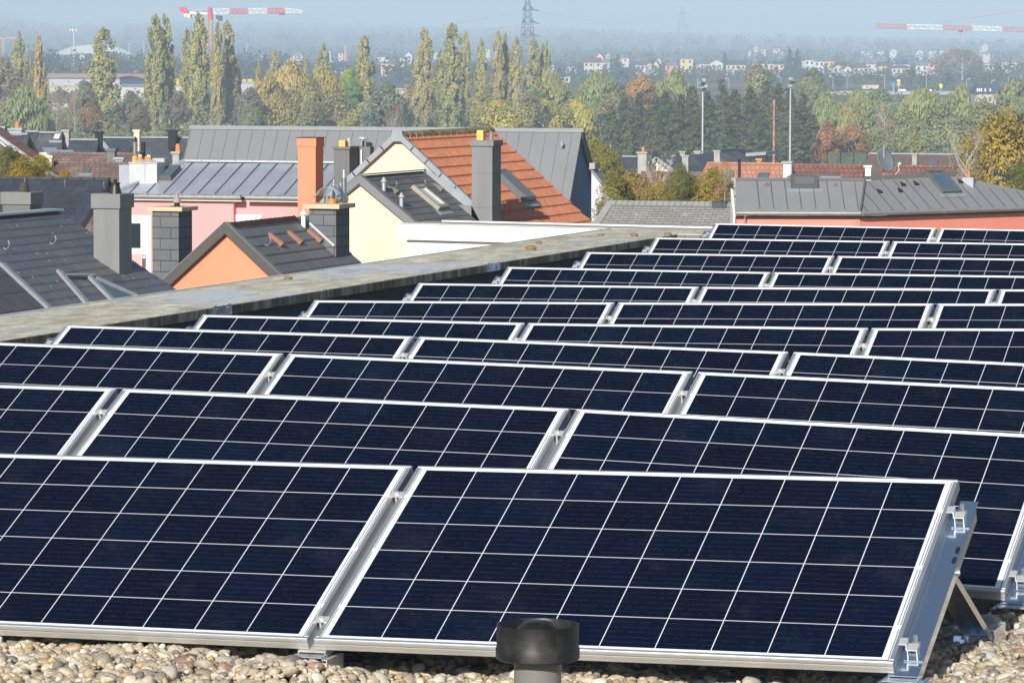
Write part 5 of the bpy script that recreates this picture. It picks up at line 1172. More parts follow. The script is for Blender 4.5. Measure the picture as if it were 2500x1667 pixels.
L = [('round', 5, 155, 42, 420, (.17, .15, .08), 'brownish grey tree at the left picture edge'), ('willow', 62, 222, 56, 300, (.13, .18, .085), 'grey green willow low at the left, below the white hall'),
 ('sparse', 138, 232, 26, 290, (.20, .15, .12), 'leafless grey tree with pale branches left of the brown shrub'), ('sparse', 182, 238, 24, 288, (.22, .15, .12), 'second leafless tree with white trunk below the white hall'), ('round', 222, 255, 24, 310, (.20, .13, .08), 'reddish brown tree left of the broad cone poplar'),
 ('round', 205, 206, 27, 330, (.11, .13, .07), 'dull green round tree in front of the white hall end'), ('round', 320, 232, 31, 320, (.045, .06, .045), 'dark bluish tree between two big poplars'), ('round', 345, 262, 20, 300, (.12, .09, .075), 'small dusky shrub tree right of the dark bluish tree'),
 ('round', 437, 232, 24, 330, (.06, .045, .04), 'dark maroon tree between the double poplar and the crane clump'), ('round', 610, 225, 34, 340, (.05, .065, .045), 'dark tree left of the golden willow'), ('round', 622, 268, 28, 320, (.09, .13, .06), 'low green tree behind the grey metal roof, left part'),
 ('willow', 713, 163, 52, 350, wil, 'brightest golden willow, left of the pair'), ('willow', 655, 198, 42, 345, (.25, .22, .085), 'olive willow left of the brightest golden one'), ('willow', 790, 178, 46, 350, (.28, .245, .075), 'golden willow right of the pair'), ('willow', 748, 190, 36, 340, (.20, .20, .085), 'greenish willow between the two golden ones'), ('round', 700, 255, 46, 320, (.19, .18, .075), 'dull yellow tree under the golden willow'), ('round', 765, 258, 36, 318, (.10, .12, .055), 'shadowy green tree under the willow pair'), ('round', 820, 235, 42, 322, (.16, .15, .07), 'olive brown tree right of the willow pair'),
 ('round', 855, 173, 24, 345, (.19, .28, .03), 'bright lime green tree beside the leaning poplar'), ('round', 862, 198, 20, 343, (.08, .18, .045), 'fresh green tree just below the lime one'), ('round', 862, 282, 32, 300, (.22, .24, .08), 'low yellow green tree above the metal roof'), ('round', 945, 217, 50, 320, (.045, .085, .055), 'dark blue green cedar above the orange tiled house'), ('sparse', 966, 262, 32, 300, (.20, .13, .08), 'brown leafless tree in front of the cedar'), ('round', 1005, 215, 32, 400, (.25, .20, .09), 'sandy tree between cedar and brownish poplar'),
 ('round', 1180, 228, 36, 330, (.20, .21, .08), 'olive tree at the foot of the middle poplars'), ('round', 1225, 256, 48, 300, (.30, .29, .085), 'bright yellow green tree above the metal roof, centre'), ('round', 1290, 245, 40, 310, (.17, .18, .08), 'muted olive tree right of the bright yellow green one'), ('round', 1300, 220, 24, 345, (.14, .19, .095), 'grey green rounded tree at the pylon poplars foot'), ('willow', 1352, 188, 38, 350, (.18, .20, .085), 'willow right of the last poplar'),
 ('willow', 1415, 252, 42, 290, (.30, .30, .09), 'sunlit yellow willow left of the spruces'), ('willow', 1460, 190, 50, 360, (.15, .20, .10), 'grey green willow behind the sunlit yellow one'), ('round', 1500, 212, 40, 340, (.17, .18, .095), 'sage coloured tree left of the orange crown'), ('round', 1400, 232, 34, 350, (.15, .17, .08), 'olive tree behind the sunlit yellow willow'), ('round', 1568, 192, 31, 350, (.30, .20, .08), 'orange autumn crown above the spruces'), ('round', 1545, 203, 18, 352, (.34, .21, .09), 'small tan crown left of the orange one'),
 ('willow', 1650, 188, 52, 360, (.18, .22, .10), 'pale green willow right of the orange crown'), ('willow', 1610, 205, 34, 355, (.17, .20, .10), 'pale willow between the orange crown and the first lamp mast'), ('round', 1415, 330, 44, 200, (.21, .24, .085), 'green tree right of the blue gable, behind the bush'), ('round', 1375, 270, 40, 280, (.20, .21, .08), 'tree above the right end of the metal ridge'),
 ('round', 1850, 168, 38, 430, (.18, .19, .105), 'pale thin crowned tree between the tall masts'), ('round', 1983, 178, 32, 430, (.15, .18, .10), 'tall faded green tree right of the second mast'), ('willow', 2020, 238, 48, 330, (.14, .20, .085), 'fresh green willow right of the spruces'), ('willow', 2095, 232, 46, 340, (.15, .19, .08), 'green willow in front of the long grey hall'), ('round', 2150, 232, 48, 350, (.095, .16, .05), 'deep green tree below the blue sign'), ('willow', 2075, 262, 40, 315, (.20, .21, .08), 'olive willow above the rust brown trees'),
 ('sparse', 2160, 262, 34, 300, (.26, .20, .16), 'leafless whitish tree in the middle of the green belt'), ('willow', 2250, 228, 58, 335, (.17, .21, .085), 'large pale willow below the yellow sign'), ('willow', 2345, 222, 48, 340, (.16, .20, .08), 'pale willow left of the mansard house'), ('round', 2205, 280, 44, 310, (.14, .17, .07), 'dark olive tree under the large pale willow'), ('round', 2300, 270, 50, 305, (.13, .165, .07), 'dark green tree low in the right hand belt'), ('round', 2400, 262, 46, 300, (.15, .18, .075), 'green tree behind the golden maple, left part'), ('willow', 2478, 205, 42, 340, (.13, .18, .085), 'green willow at the right picture edge'), ('round', 2453, 222, 16, 345, (.40, .26, .06), 'thin amber tree right of the mansard house'), ('round', 2350, 300, 46, 280, (.12, .15, .065), 'shadowy tree above the brown roof'), ('round', 2230, 330, 40, 270, (.17, .20, .075), 'low yellow green tree behind the dish'), ('round', 2145, 330, 40, 270, (.11, .14, .06), 'dull tree left of the dish'),
 ('round', 2020, 308, 30, 260, (.23, .125, .07), 'rust brown round tree right of the spruces'), ('round', 2082, 312, 34, 262, (.20, .125, .06), 'brown green round tree beside the rust one')]
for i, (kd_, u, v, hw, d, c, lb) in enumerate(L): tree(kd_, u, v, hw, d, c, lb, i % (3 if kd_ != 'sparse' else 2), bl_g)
sp_ = [(1492, 262, 40, 300), (1525, 240, 44, 315), (1560, 232, 46, 310), (1592, 250, 46, 300), (1625, 226, 48, 320), (1662, 236, 50, 305), (1690, 215, 46, 330), (1728, 228, 50, 310), (1762, 200, 44, 335), (1795, 224, 50, 305), (1832, 214, 46, 325), (1868, 205, 44, 330), (1900, 208, 46, 325), (1930, 222, 52, 305), (1962, 234, 50, 310), (1540, 285, 40, 285), (1612, 290, 44, 280), (1700, 285, 46, 280), (1780, 282, 46, 280), (1860, 280, 48, 280), (1945, 285, 50, 282), (1985, 285, 44, 290)]
ordn = ['first', 'second', 'third', 'fourth', 'fifth', 'sixth', 'seventh', 'eighth', 'ninth', 'tenth', 'eleventh', 'twelfth', 'thirteenth', 'fourteenth', 'fifteenth']
for i, (u, v, hw, d) in enumerate(sp_):
    lb = ('%s dark spruce from the left in the rear line of spruces' % ordn[i]) if i < 15 else ('%s low dark spruce from the left in front of the spruce line' % ordn[i-15])
    tree('spruce', u, v, hw, d, (.070*random.uniform(.9, 1.15), .090, .046), lb, i % 3, 'spruce belt behind the right hand roofs')
for u, v, lb in ((400, 256, 'small silvery blue spruce in front of the double poplar'),): tree('spruce', u, v, 22, 290, (.16, .21, .19), lb, 1)
# nearer trees and undergrowth
tree('big', 2455, 288, 112, 198, (.40, .33, .06), 'large golden maple at the right edge behind the salmon corner house', 0, None)
tree('sparse', 2360, 345, 66, 195, (.46, .36, .08), 'thin half bare golden tree left of the large maple', 1)
tree('big', 2492, 398, 30, 130, (.12, .17, .03), 'dark green shrub at the right edge under the maple', 1)
tree('big', 20, 362, 42, 100, (.17, .20, .06), 'green bush at the left edge below the red roof', 0); tree('big', 60, 388, 46, 98, (.32, .27, .04), 'yellow green bush above the dark slate roof, left', 1); tree('big', 100, 382, 34, 99, (.28, .28, .05), 'lighter green bush right of the yellow green one', 0); tree('big', 158, 420, 26, 99, (.36, .28, .04), 'small yellow bush peeping over the dark slate ridge', 1)
tree('big', 1480, 366, 50, 175, (.25, .25, .07), 'leafy bush between blue gable and brown tiled roof', 1); tree('big', 1456, 345, 40, 190, (.24, .27, .075), 'taller bush right of the blue gable', 0); tree('big', 1545, 428, 60, 125, (.34, .28, .08), 'tan green bush above the weathered slate ridge, left', 0); tree('sparse', 1610, 405, 60, 125, (.45, .32, .10), 'thin twiggy bush above the weathered slate ridge', 1); tree('big', 1662, 408, 36, 122, (.20, .24, .08), 'slim green shoots in front of the brown tiled roof', 1); tree('big', 1742, 416, 52, 122, (.33, .30, .06), 'yellow green bush left of the salmon corner house', 0); tree('sparse', 1770, 395, 30, 121, (.42, .30, .09), 'twiggy shoots against the orange roof', 0)

tree('big', 1610, 446, 46, 124, (.36, .30, .09), 'tan leafy bush directly above the middle of the weathered slate ridge', 0); tree('big', 1695, 442, 44, 123, (.30, .28, .07), 'olive bush above the right part of the weathered slate ridge', 1); tree('big', 1500, 430, 44, 124, (.26, .27, .07), 'green bush above the left hip of the weathered slate roof', 0)
# ------------------------------------------------------------------ middle distance roofs
roofs = {'slate': far_slate, 'brown': brown_tile_m, 'red': red_tile_m, 'orange': orange_tile_far, 'mossy': slate_p, 'blue': slate_b}
def x_house(u0, u1, v, d, m, label, wallm=None, pitch=.85, run=3.2, hipL=0.0, hipR=0.0, course=None, group=None, rear=3.0, ztop=None):
    """ridge along the street axis from pixel u0 to u1 at height v"""
    Y = at((u0+u1)/2, v, d)[1]; a = onY(u0, v, Y); b = onY(u1, v, Y); a[2] = b[2] = (a[2]+b[2])/2
    zg = tz((a[0]+b[0])/2, Y)
    t = house(label, loc=((a[0]+b[0])/2, Y, zg), group=group)
    roof('roof', [a, b, b+A(hipR, -run, -run*pitch), a+A(-hipL, -run, -run*pitch)], m, t, course=course, step=.02)
    roof('rear_roof', [a, b, b+A(hipR*rear/run, rear, -rear*pitch), a+A(-hipL*rear/run, rear, -rear*pitch)], m, t)
    ze = a[2]-run*pitch-.25
    lbox('wall', wallm or cream_w, t, a[0]-hipL+.3, b[0]+hipR-.3, Y-run+.3, Y+rear-.3, zg, ze)
    if not hipL: wallpoly('gable_wall', [a+A(.15, 0, -.2), a+A(.15, -run+.3, -run*pitch-.0), a+A(.15, rear-.3, -rear*pitch-.0)], wallm or cream_w, t, (.2, 0, 0))
    if not hipR: wallpoly('gable_wall', [b+A(-.35, 0, -.2), b+A(-.35, -run+.3, -run*pitch-.0), b+A(-.35, rear-.3, -rear*pitch-.0)], wallm or cream_w, t, (.2, 0, 0))
    mb = MB(); mb.box(a[0], b[0], Y-.12, Y+.12, a[2]-.04, a[2]+.05); mb.build('ridge_cap', m if m in (brown_tile_m, red_tile_m, orange_tile_far) else lead, t)
    t_n = A(0, -pitch, 1)/math.hypot(pitch, 1)
    return t, a, b, t_n, Y
def y_house(u, v, d, m, label, wallm=None, pitch=.8, half=3.6, length=8, group=None):
    """ridge running away from the camera, gable at depth d"""
    p = at(u, v, d); Y = p[1]; zg = tz(p[0], Y)
    t = house(label, loc=(p[0], Y+2, zg), group=group)
    for s in (1, -1): roof('roof', [p+A(0, -.15, 0), p+A(s*half, -.15, -pitch*half), p+A(s*half, length, -pitch*half), p+A(0, length, 0)], m, t)
    wallpoly('gable_wall', [p-A(0, 0, .25), p+A(-half+.3, 0, -pitch*half), A(p[0]-half+.3, Y, zg), A(p[0]+half-.3, Y, zg), p+A(half-.3, 0, -pitch*half)], wallm or white_w, t, (0, length-.2, 0))
    mb = MB()
    for s in (1, -1):
        n = A(s*pitch, 0, 1)/math.hypot(pitch, 1); a = p+A(0, -.18, .02); b = p+A(s*half, -.18, -pitch*half+.02)
        mb.prism([a+n*.06, b+n*.06, b-n*.2, a-n*.2], (0, .03, 0))
    mb.build('verge_board', lead, t)
    return t, p, Y
def far_chimney(par, u0, u1, vt, vb, d, m, pots=0, capm=None):
    Y = at(u0, vt, d)[1]; a = onY(u0, vt, Y); b = onY(u1, vb, Y)
    c = lbox('chimney', m, par, a[0], b[0], Y, Y+(b[0]-a[0])*.7, b[2]-.6, a[2])
    lbox('chimney_cap', capm or m, c, a[0]-.06, b[0]+.06, Y-.06, Y+(b[0]-a[0])*.7+.06, a[2]+.002, a[2]+.10)
    for k in range(pots):
        x = a[0]+(b[0]-a[0])*(k+.5)/pots; cyl('chimney_pot', terracotta, c, A(x, Y+.25, a[2]+.1), A(x, Y+.25, a[2]+.42), .11, .09, 10)
    return c
SG = 'dark slate roofed houses in the left middle distance'
t, a, b, n, Y = x_house(8, 70, 327, 190, slate_b, 'slate house at the far left with a zinc box chimney', pitch=1.2, run=3.0, hipR=.6); far_chimney(t, 22, 52, 318, 328, 190, zinc, 1); far_chimney(t, -8, 11, 314, 340, 178, concrete)
t, a, b, n, Y = x_house(60, 97, 321, 205, slate_b, 'slate house second from the left, ridge slightly higher', pitch=1.1, hipR=.4, group=SG)
t, a, b, n, Y = x_house(98, 152, 323.5, 200, slate_p, 'mossy slate roofed house with one small skylight', pitch=1.0, run=3.2, hipR=1.3); skylight(t, hit(140, 335, a, n), n, .45, .5, .08, glass=white_pl); far_chimney(t, 153, 168, 322, 334, 200, concrete)
t, a, b, n, Y = x_house(173, 240, 341, 195, slate_b, 'low plain slate roof left of the dark chimney', pitch=.95, hipR=.8, group=SG); far_chimney(t, 232, 247, 326, 342, 195, dark_met, 0)
t, a, b, n, Y = x_house(241, 331, 336, 200, slate_b, 'slate roof between the dark chimney and the cream chimney', pitch=.95, group=SG); far_chimney(t, 327, 340, 322, 342, 200, cream_w, 0)
mb = MB(); strip(mb, a+n*.02+A(-.1, 0, 0), hit(264, 368, a, n)+n*.02, .22, .12, n); mb.build('parapet_strip', lead, t)
t, a, b, n, Y = x_house(340, 470, 336, 205, far_slate, 'brownish slate roof just left of the big metal roof', pitch=.95); far_chimney(t, 410, 428, 322, 338, 204, dark_met, 0); far_chimney(t, 421, 437, 376, 398, 165, concrete, 1)
# red roof at left edge
p = at(-30, 312, 140); t, p, Y = y_house(-30, 312, 150, red_tile_m, 'red tiled roof with white verge lines at the left edge', mat('dull_brown_wall', (.15, .12, .10), .9), pitch=.64, half=3.2, length=1.2)
nn = A(.64, 0, 1)/math.hypot(.64, 1)
for (u0, v0, u1, v1) in ((0, 338, 40, 372), (0, 350, 30, 374), (20, 352, 78, 398)): mb = MB(); strip(mb, hit(u0, v0, p, nn)+nn*.02, hit(u1, v1, p, nn)+nn*.02, .07, .03, nn); mb.build('verge_strip', white_pl, t)
t, a, b, n, Y = x_house(124, 345, 375, 165, brown_tile_m, 'long dull brown tiled roof in front of the slate roofs', pitch=.75, run=3.0, course=.34); far_chimney(t, 262, 280, 369, 387, 160, cladding_d); far_chimney(t, 281, 300, 390, 397, 158, zinc)
t, a, b, n, Y = x_house(118, 350, 398, 150, red_tile_m if False else brown_tile_m, 'lower long brown tiled roof with a small skylight', pitch=.7, run=4.5, course=.34); skylight(t, hit(213, 418, a, n), n, .30, .32, .06); far_chimney(t, 110, 126, 386, 400, 150, cream_w)
t = house('small grey roofed dormer house with a cream wall behind the brown roof', loc=tuple(at(128, 380, 172)*A(1, 1, 0)+A(0, 0, GZ)))
q = [at(103, 360.5, 175), at(135, 360.5, 175), at(152, 376, 172), at(118, 377, 172)]; roof('roof', q, zinc, t, thick=.08); q = [at(145, 366, 175), at(177, 366.5, 175), at(184, 374, 172), at(152, 374, 172)]; roof('roof', q, zinc_l, t, thick=.08)
wc_ = at(108, 378, 173); lbox('wall', cream_w, t, wc_[0]-.25, wc_[0]+.6, wc_[1], wc_[1]+2, GZ-2, wc_[2]+.1)
# right middle distance
t, a, b, n, Y = x_house(1520, 1556, 382, 250, slate_b, 'small dark slate roof with a cement chimney left of the white gable', pitch=.9, run=3, hipR=1.5); far_chimney(t, 1557, 1578, 375, 402, 248, concrete, 1)
t, p, Y = y_house(1604, 386, 250, slate_p, 'white gabled house with grey verges, left end of the grey terrace', white_w, pitch=.68, half=3.2, length=10)
nn = A(.68, 0, 1)/math.hypot(.68, 1)
for (u0, v0, u1, v1) in ((1628, 392, 1642, 402),): mb = MB(); strip(mb, hit(u0, v0, p, nn)+nn*.02, hit(u1, v1, p, nn)+nn*.02, .3, .06, nn); mb.build('skylight', lead, t)
t, p, Y = y_house(1646, 381, 262, slate_p, 'second grey roof of the terrace, pale boxy chimney in front', white_w, pitch=.66, half=3.4, length=10); far_chimney(t, 1665, 1680, 383, 408, 250, concrete); far_chimney(t, 1660, 1672, 373, 382, 275, concrete)
t, p, Y = y_house(1716, 376, 270, slate_p, 'third grey roof of the terrace, chimney with a dark slot', white_w, pitch=.62, half=4.2, length=10); far_chimney(t, 1743, 1757, 371, 398, 258, concrete); far_chimney(t, 1695, 1710, 372, 378, 285, concrete)
# flat building with solar thermal collectors
c = at(1815, 386, 300); t = house('low white building with a thin overhanging pale roof behind the orange roof', 'building', loc=(c[0], c[1], tz(c[0], c[1])), name='building')
c0 = onY(1762, 388, c[1]); c1_ = onY(1876, 378, c[1]); lbox('wall', white_w, t, c0[0], c0[0]+2.4, c[1], c[1]+4, tz(c[0], c[1]), c0[2]); mb = MB(); mb.prism([A(c0[0]-.5, c[1]-.8, c0[2]+.02), A(c1_[0], c[1]-.8, c1_[2]), A(c1_[0]-.2, c[1]+4, c1_[2]+.0), A(c0[0]-.5, c[1]+4, c0[2]+.1)], (0, 0, .22)); mb.build('flat_roof', lead, t)
mb = MB(); 
for k in range(3): x = c0[0]+2.6+k*.5; mb.cone(A(x, c[1], c0[2]-3), A(x, c[1], c0[2]), .04, .04, 6)
cols_ = mb.build('post', dark_met, t) if False else None
for k in range(3):
    u0 = 1757+k*17.3; p0 = at(u0, 365, 296); p1 = at(u0+16.3, 382, 294)
    mb = MB(); mb.prism([A(p0[0], p0[1], p0[2]), A(p1[0], p0[1], p0[2]), A(p1[0], p0[1]-.4, p1[2]), A(p0[0], p0[1]-.4, p1[2])], (0, .06, 0)); o = mb.build('solar_collector', mat('collector_blue', (.02, .03, .07), .2, .2, .1, 3), None)
    o.location = (0, 0, 0); tag(o, '%s of three dark solar collectors on the grey terrace roofs' % ['leftmost', 'middle one', 'rightmost'][k], 'solar collector', 'dark solar collectors on the terrace roofs')
t, a, b, n, Y = x_house(1566, 1742, 421, 210, brown_tile_m, 'dull pink brown tiled roof behind the thin bushes', pitch=.7, run=3.4, course=.34)
t, a, b, n, Y = x_house(1727, 1935, 399, 190, orange_tile_far, 'bright orange tiled roof behind the salmon corner house', pitch=.75, run=3.0, hipL=.5); skylight(t, hit(1864, 432, a, n), n, .55, .45, .1); skylight(t, hit(1783, 428, a, n), n, .35, .45, .1); far_chimney(t, 1848, 1858, 392, 402, 192, orange_c)
t, a, b, n, Y = x_house(1936, 2114, 403, 192, red_tile_m, 'red brown tiled roof right of the orange roof', pitch=.75, run=3.0, course=.34); far_chimney(t, 1912, 1932, 399, 420, 186, lav_w, 0, concrete); far_chimney(t, 2112, 2126, 409, 432, 188, white_w); skylight(t, hit(2029, 428, a, n), n, .8, .14, .06)
t, a, b, n, Y = x_house(2150, 2330, 406, 196, red_tile_m, 'red tiled roof behind the satellite dish', pitch=.75, run=3.0, course=.34)
t, a, b, n, Y = x_house(2122, 2345, 376, 240, mat('dark_brown_tiles', (.13, .095, .085), .8, 0, .2, 6), 'dark brown roof with a pale chimney and two skylights', pitch=.8, run=3.2); far_chimney(t, 2227, 2238, 378, 404, 236, concrete); skylight(t, hit(2194, 400, a, n), n, .5, .4, .1); skylight(t, hit(2277, 400, a, n), n, .6, .45, .1)
# dark flue on the orange roof
c = at(1803, 430, 150); fl_ = house('roof corner with a dark flue beside the left end of the salmon house', loc=(c[0], c[1], GZ))
mb = MB(); mb.cone(at(1805, 436, 150), at(1805, 392, 150), .055, .055, 10); mb.cone(at(1805, 392, 150), at(1805, 389, 150), .13, .02, 10); mb.build('flue', dark_met, fl_, smooth=True); q = at(1806, 436, 150); lbox('base', concrete, fl_, q[0]-.5, q[0]+.25, q[1]-.3, q[1]+.4, GZ, q[2]+.03)
q = at(1940, 440, 148); bq = house('short brick chimney stub behind the seam roof skylight', 'chimney', loc=(q[0], q[1], GZ), name='chimney_stub'); lbox('shaft', mat('dull_brick', (.25, .11, .09), .9, 0, .2, 6), bq, q[0]-.3, q[0]+.5, q[1], q[1]+.5, GZ, q[2]+.15)
# green ball net
net, n_, b_ = new_mat('green_netting'); b_.inputs['Base Color'].default_value = (.07, .12, .08, 1); tcx = N(n_, 'ShaderNodeTexCoord'); wv = noise(n_, tcx.outputs['Object'], 3, 4, .7)
tb = N(n_, 'ShaderNodeBsdfTransparent'); ms = N(n_, 'ShaderNodeMixShader'); n_.links.new(rng_(n_, wv, .3, .7, .3, .6), ms.inputs[0]); n_.links.new(b_.outputs[0], ms.inputs[2]); n_.links.new(tb.outputs[0], ms.inputs[1]); n_.links.new(ms.outputs[0], n_.nodes['Material Output'].inputs[0])
q0 = at(2020, 371, 400); q1 = at(2118, 374, 400); zb_ = tz(q0[0], q0[1]); fn = thing('ball_net', 'green ball stop netting below the rust brown trees', 'net fence', tuple(q0*A(1, 1, 0)+A(0, 0, zb_)))
mb = MB(); mb.prism([q0, q1, A(q1[0], q1[1], zb_), A(q0[0], q0[1], zb_)], (0, .05, 0)); mb.build('netting', net, fn)
for f_ in (0, .33, .66, 1): q = q0+(q1-q0)*f_; cyl('post', dark_met, fn, A(q[0], q[1]-.1, zb_), A(q[0], q[1]-.1, q[2]+.1), .05, n=6)
# ------------------------------------------------------------------ masts
mast_m = mat('pale_mast', (.52, .58, .60), .5, .2, .05, 2)
def post(u, vt, d, r, m, label, cat, name, extra=None, zb=None):
    p = at(u, vt, d); z0 = tz(p[0], p[1]) if zb is None else zb
    t = thing(name, label, cat, (p[0], p[1], z0)); cyl('pole', m, t, A(p[0], p[1], z0), A(p[0], p[1], p[2]), r*1.5, r, 10); return t, p
t, p = post(1716, 203, 440, .085, mast_m, 'tall pale floodlight mast in front of the spruces, left of the red white mast', 'floodlight mast', 'floodlight_mast')
for k, (dx, dz) in enumerate(((.25, .35), (.1, -.1), (.45, -.35), (.2, -.75))): lbox('floodlight', dark_met if k % 2 else lead, t, p[0]+dx-.22, p[0]+dx+.22, p[1]-.35, p[1]-.1, p[2]+dz-.16, p[2]+dz+.16)
mb = MB(); mb.tube([A(p[0], p[1], p[2]-.55), A(p[0]-.6, p[1], p[2]-.55), A(p[0]-.6, p[1], p[2]+.45)], .04, 4); mb.tube([A(p[0]-.6, p[1], p[2]), A(p[0], p[1], p[2])], .03, 4); mb.build('service_basket', mast_m, t)
t, p = post(1930, 200, 440, .085, mast_m, 'tall pale floodlight mast nearest the salmon house, right of the red white mast', 'floodlight mast', 'floodlight_mast')
for k, (dx, dz) in enumerate(((.1, .35), (.25, -.1), (.05, -.45), (-.3, -.9))): lbox('floodlight', dark_met if k % 2 else lead, t, p[0]+dx-.25, p[0]+dx+.25, p[1]-.35, p[1]-.1, p[2]+dz-.13, p[2]+dz+.13)
rwm, n_, b_ = new_mat('red_white_mast'); tcx = N(n_, 'ShaderNodeTexCoord'); sx_2 = N(n_, 'ShaderNodeSeparateXYZ'); n_.links.new(tcx.outputs['Object'], sx_2.inputs[0]); n_.links.new(mixc(n_, math_(n_, 'GREATER_THAN', math_(n_, 'FRACT', math_(n_, 'MULTIPLY', sx_2.outputs[2], .9)), .5), (.48, .17, .10), (.52, .30, .22)), b_.inputs['Base Color'])
t, p = post(1890, 242, 430, .09, rwm, 'thin red and white striped mast between the two floodlight masts', 'mast', 'striped_mast'); lbox('antenna', dark_met, t, p[0]-.1, p[0]+.1, p[1]-.1, p[1]+.1, p[2], p[2]+.35)
post(1490, 354, 260, .04, mast_m, 'short thin grey pole above the bushes right of the blue gable', 'pole', 'pole')
# ------------------------------------------------------------------ lattices
def bar(mb, a, b, r):
    mb.cone(a, b, r, r, 4, False)
def lattice(mb, p0, p1, w, n, r, up=(0, 0, 1), tri=False, w1=None):
    p0 = np.array(p0, float); p1 = np.array(p1, float); d = (p1-p0); L_n = np.linalg.norm(d); d /= L_n
    s = np.cross(d, np.array(up, float)); s /= np.linalg.norm(s); q = np.cross(s, d); w1 = w if w1 is None else w1
    def ring(f):
        ww_ = w+(w1-w)*f; c = p0+d*L_n*f
        return [c-s*ww_/2, c+s*ww_/2, c+q*ww_*.9] if tri else [c-s*ww_/2-q*ww_/2, c+s*ww_/2-q*ww_/2, c+s*ww_/2+q*ww_/2, c-s*ww_/2+q*ww_/2]
    R_ = [ring(i/n) for i in range(n+1)]; m = len(R_[0])
    for k in range(m): bar(mb, R_[0][k], R_[-1][k], r*1.5)
    for i in range(n):
        for k in range(m):
            a, b = (R_[i][k], R_[i+1][(k+1) % m]) if i % 2 else (R_[i][(k+1) % m], R_[i+1][k]); bar(mb, a, b, r)
            bar(mb, R_[i+1][k], R_[i+1][(k+1) % m], r*.7)
cr_red = mat('crane_red', (.70, .05, .08), .5, 0, .05, 1); cr_white = mat('crane_white', (.85, .85, .82), .5, 0, .05, 1); cr_or = mat('crane_orange', (.80, .42, .08), .6, 0, .05, 1)
d = 1250; hp = lambda u, v: at(u, v, d)
b0 = hp(513, 48); zb_ = tz(b0[0], b0[1]); t = thing('tower_crane', 'large red and white tower crane with an orange mast above the poplars', 'tower crane', (b0[0], b0[1], zb_))
mb = MB(); lattice(mb, A(b0[0], b0[1], zb_), b0, 1.25, 26, .05, (0, 1, 0)); mb.build('mast', cr_or, t)
segs = [(520, 560, 0), (560, 605, 1), (605, 652, 0), (652, 695, 1), (695, 738, 0)]
vt_ = lambda u: 35+(u-513)*(-.012)
for i, (ua_, ub_, c) in enumerate(segs):
    mb = MB(); lattice(mb, hp(ua_, vt_(ua_)-.0), hp(ub_, vt_(ub_)), 1.75 if i < 4 else 1.75, 6 if not c else 9, .075 if not c else .07, (0, 0, 1), True, 1.75 if i < 4 else .9); mb.build('jib', cr_red if c else cr_white, t)
mb = MB(); x = hp(513, 20); mb.prism([hp(507, 19), hp(514, 19), hp(518, 48), hp(506, 51)], (0, 1.0, 0)); mb.build('tower_head', cr_red, t)
mb = MB(); mb.prism([hp(462, 29), hp(507, 32), hp(507, 36), hp(462, 35)], (0, .8, 0)); bar(mb, hp(468, 29), hp(507, 20), .07); mb.build('counter_jib', cr_white, t)
mb = MB(); mb.prism([hp(440, 18), hp(449, 19), hp(463, 31), hp(463, 34), hp(449, 33), hp(438, 28)], (0, .9, 0)); mb.build('counter_jib_end', cr_red, t)
mb = MB(); mb.prism([hp(448, 33), hp(465, 34), hp(465, 45), hp(456, 44), hp(449, 41)], (0, 1.2, 0)); mb.build('counterweight', mat('counterweight', (.62, .60, .52), .9), t)
mb = MB(); mb.prism([hp(527, 38), hp(540, 39), hp(539, 52), hp(533, 52), hp(527, 45)], (0, 1.4, 0)); mb.build('cab', glass_m, t)
mb = MB(); mb.prism([hp(680, 33), hp(694, 33), hp(692, 37), hp(682, 37)], (0, 1, 0)); mb.build('trolley', cr_red, t)
d = 1250
c0_ = hp(2700, 72); zb_ = tz(c0_[0], c0_[1]); t = thing('tower_crane', 'second tower crane whose pink and white jib enters from the right edge', 'tower crane', (c0_[0], c0_[1], zb_))
mb = MB(); lattice(mb, A(c0_[0], c0_[1], zb_), hp(2700, 10), 1.4, 26, .06, (0, 1, 0)); mb.build('mast', cr_or, t)
vj = lambda u: 69+(u-2135)*.0245
cr_pink = mat('crane_pale_red', (.62, .16, .18), .6, 0, .05, 1)
for i, (ua_, ub_, c) in enumerate([(2138, 2214, 1), (2214, 2300, 0), (2300, 2372, 1), (2372, 2445, 0), (2445, 2520, 1), (2520, 2600, 0), (2600, 2700, 1)]):
    mb = MB(); lattice(mb, hp(ua_, vj(ua_)), hp(ub_, vj(ub_)), 1.5, 7 if not c else 12, .085 if not c else .055, (0, 0, 1), True); mb.build('jib', cr_pink if c else cr_white, t)
mb = MB(); bar(mb, hp(2290, 57), hp(2500, 25), .05); bar(mb, hp(2500, 25), hp(2700, 12), .05); mb.build('tie_bar', cr_pink, t)
mb = MB(); mb.prism([hp(2338, 75), hp(2350, 75), hp(2348, 80), hp(2340, 80)], (0, 1, 0)); bar(mb, hp(2344, 80), hp(2344, 112), .03); mb.build('trolley', cr_red, t)
d = 2600; c0_ = hp(9, 97); zb_ = tz(c0_[0], c0_[1]); t = thing('tower_crane', 'small faint orange crane far away at the left edge', 'tower crane', (c0_[0], c0_[1], zb_)); mb = MB(); lattice(mb, A(c0_[0], c0_[1], zb_), c0_, 1.3, 14, .12, (0, 1, 0)); mb.build('mast', cr_or, t); mb = MB(); lattice(mb, hp(-30, 97), hp(38, 95), .9, 18, .12, (0, 0, 1), True); mb.build('jib', cr_or, t)
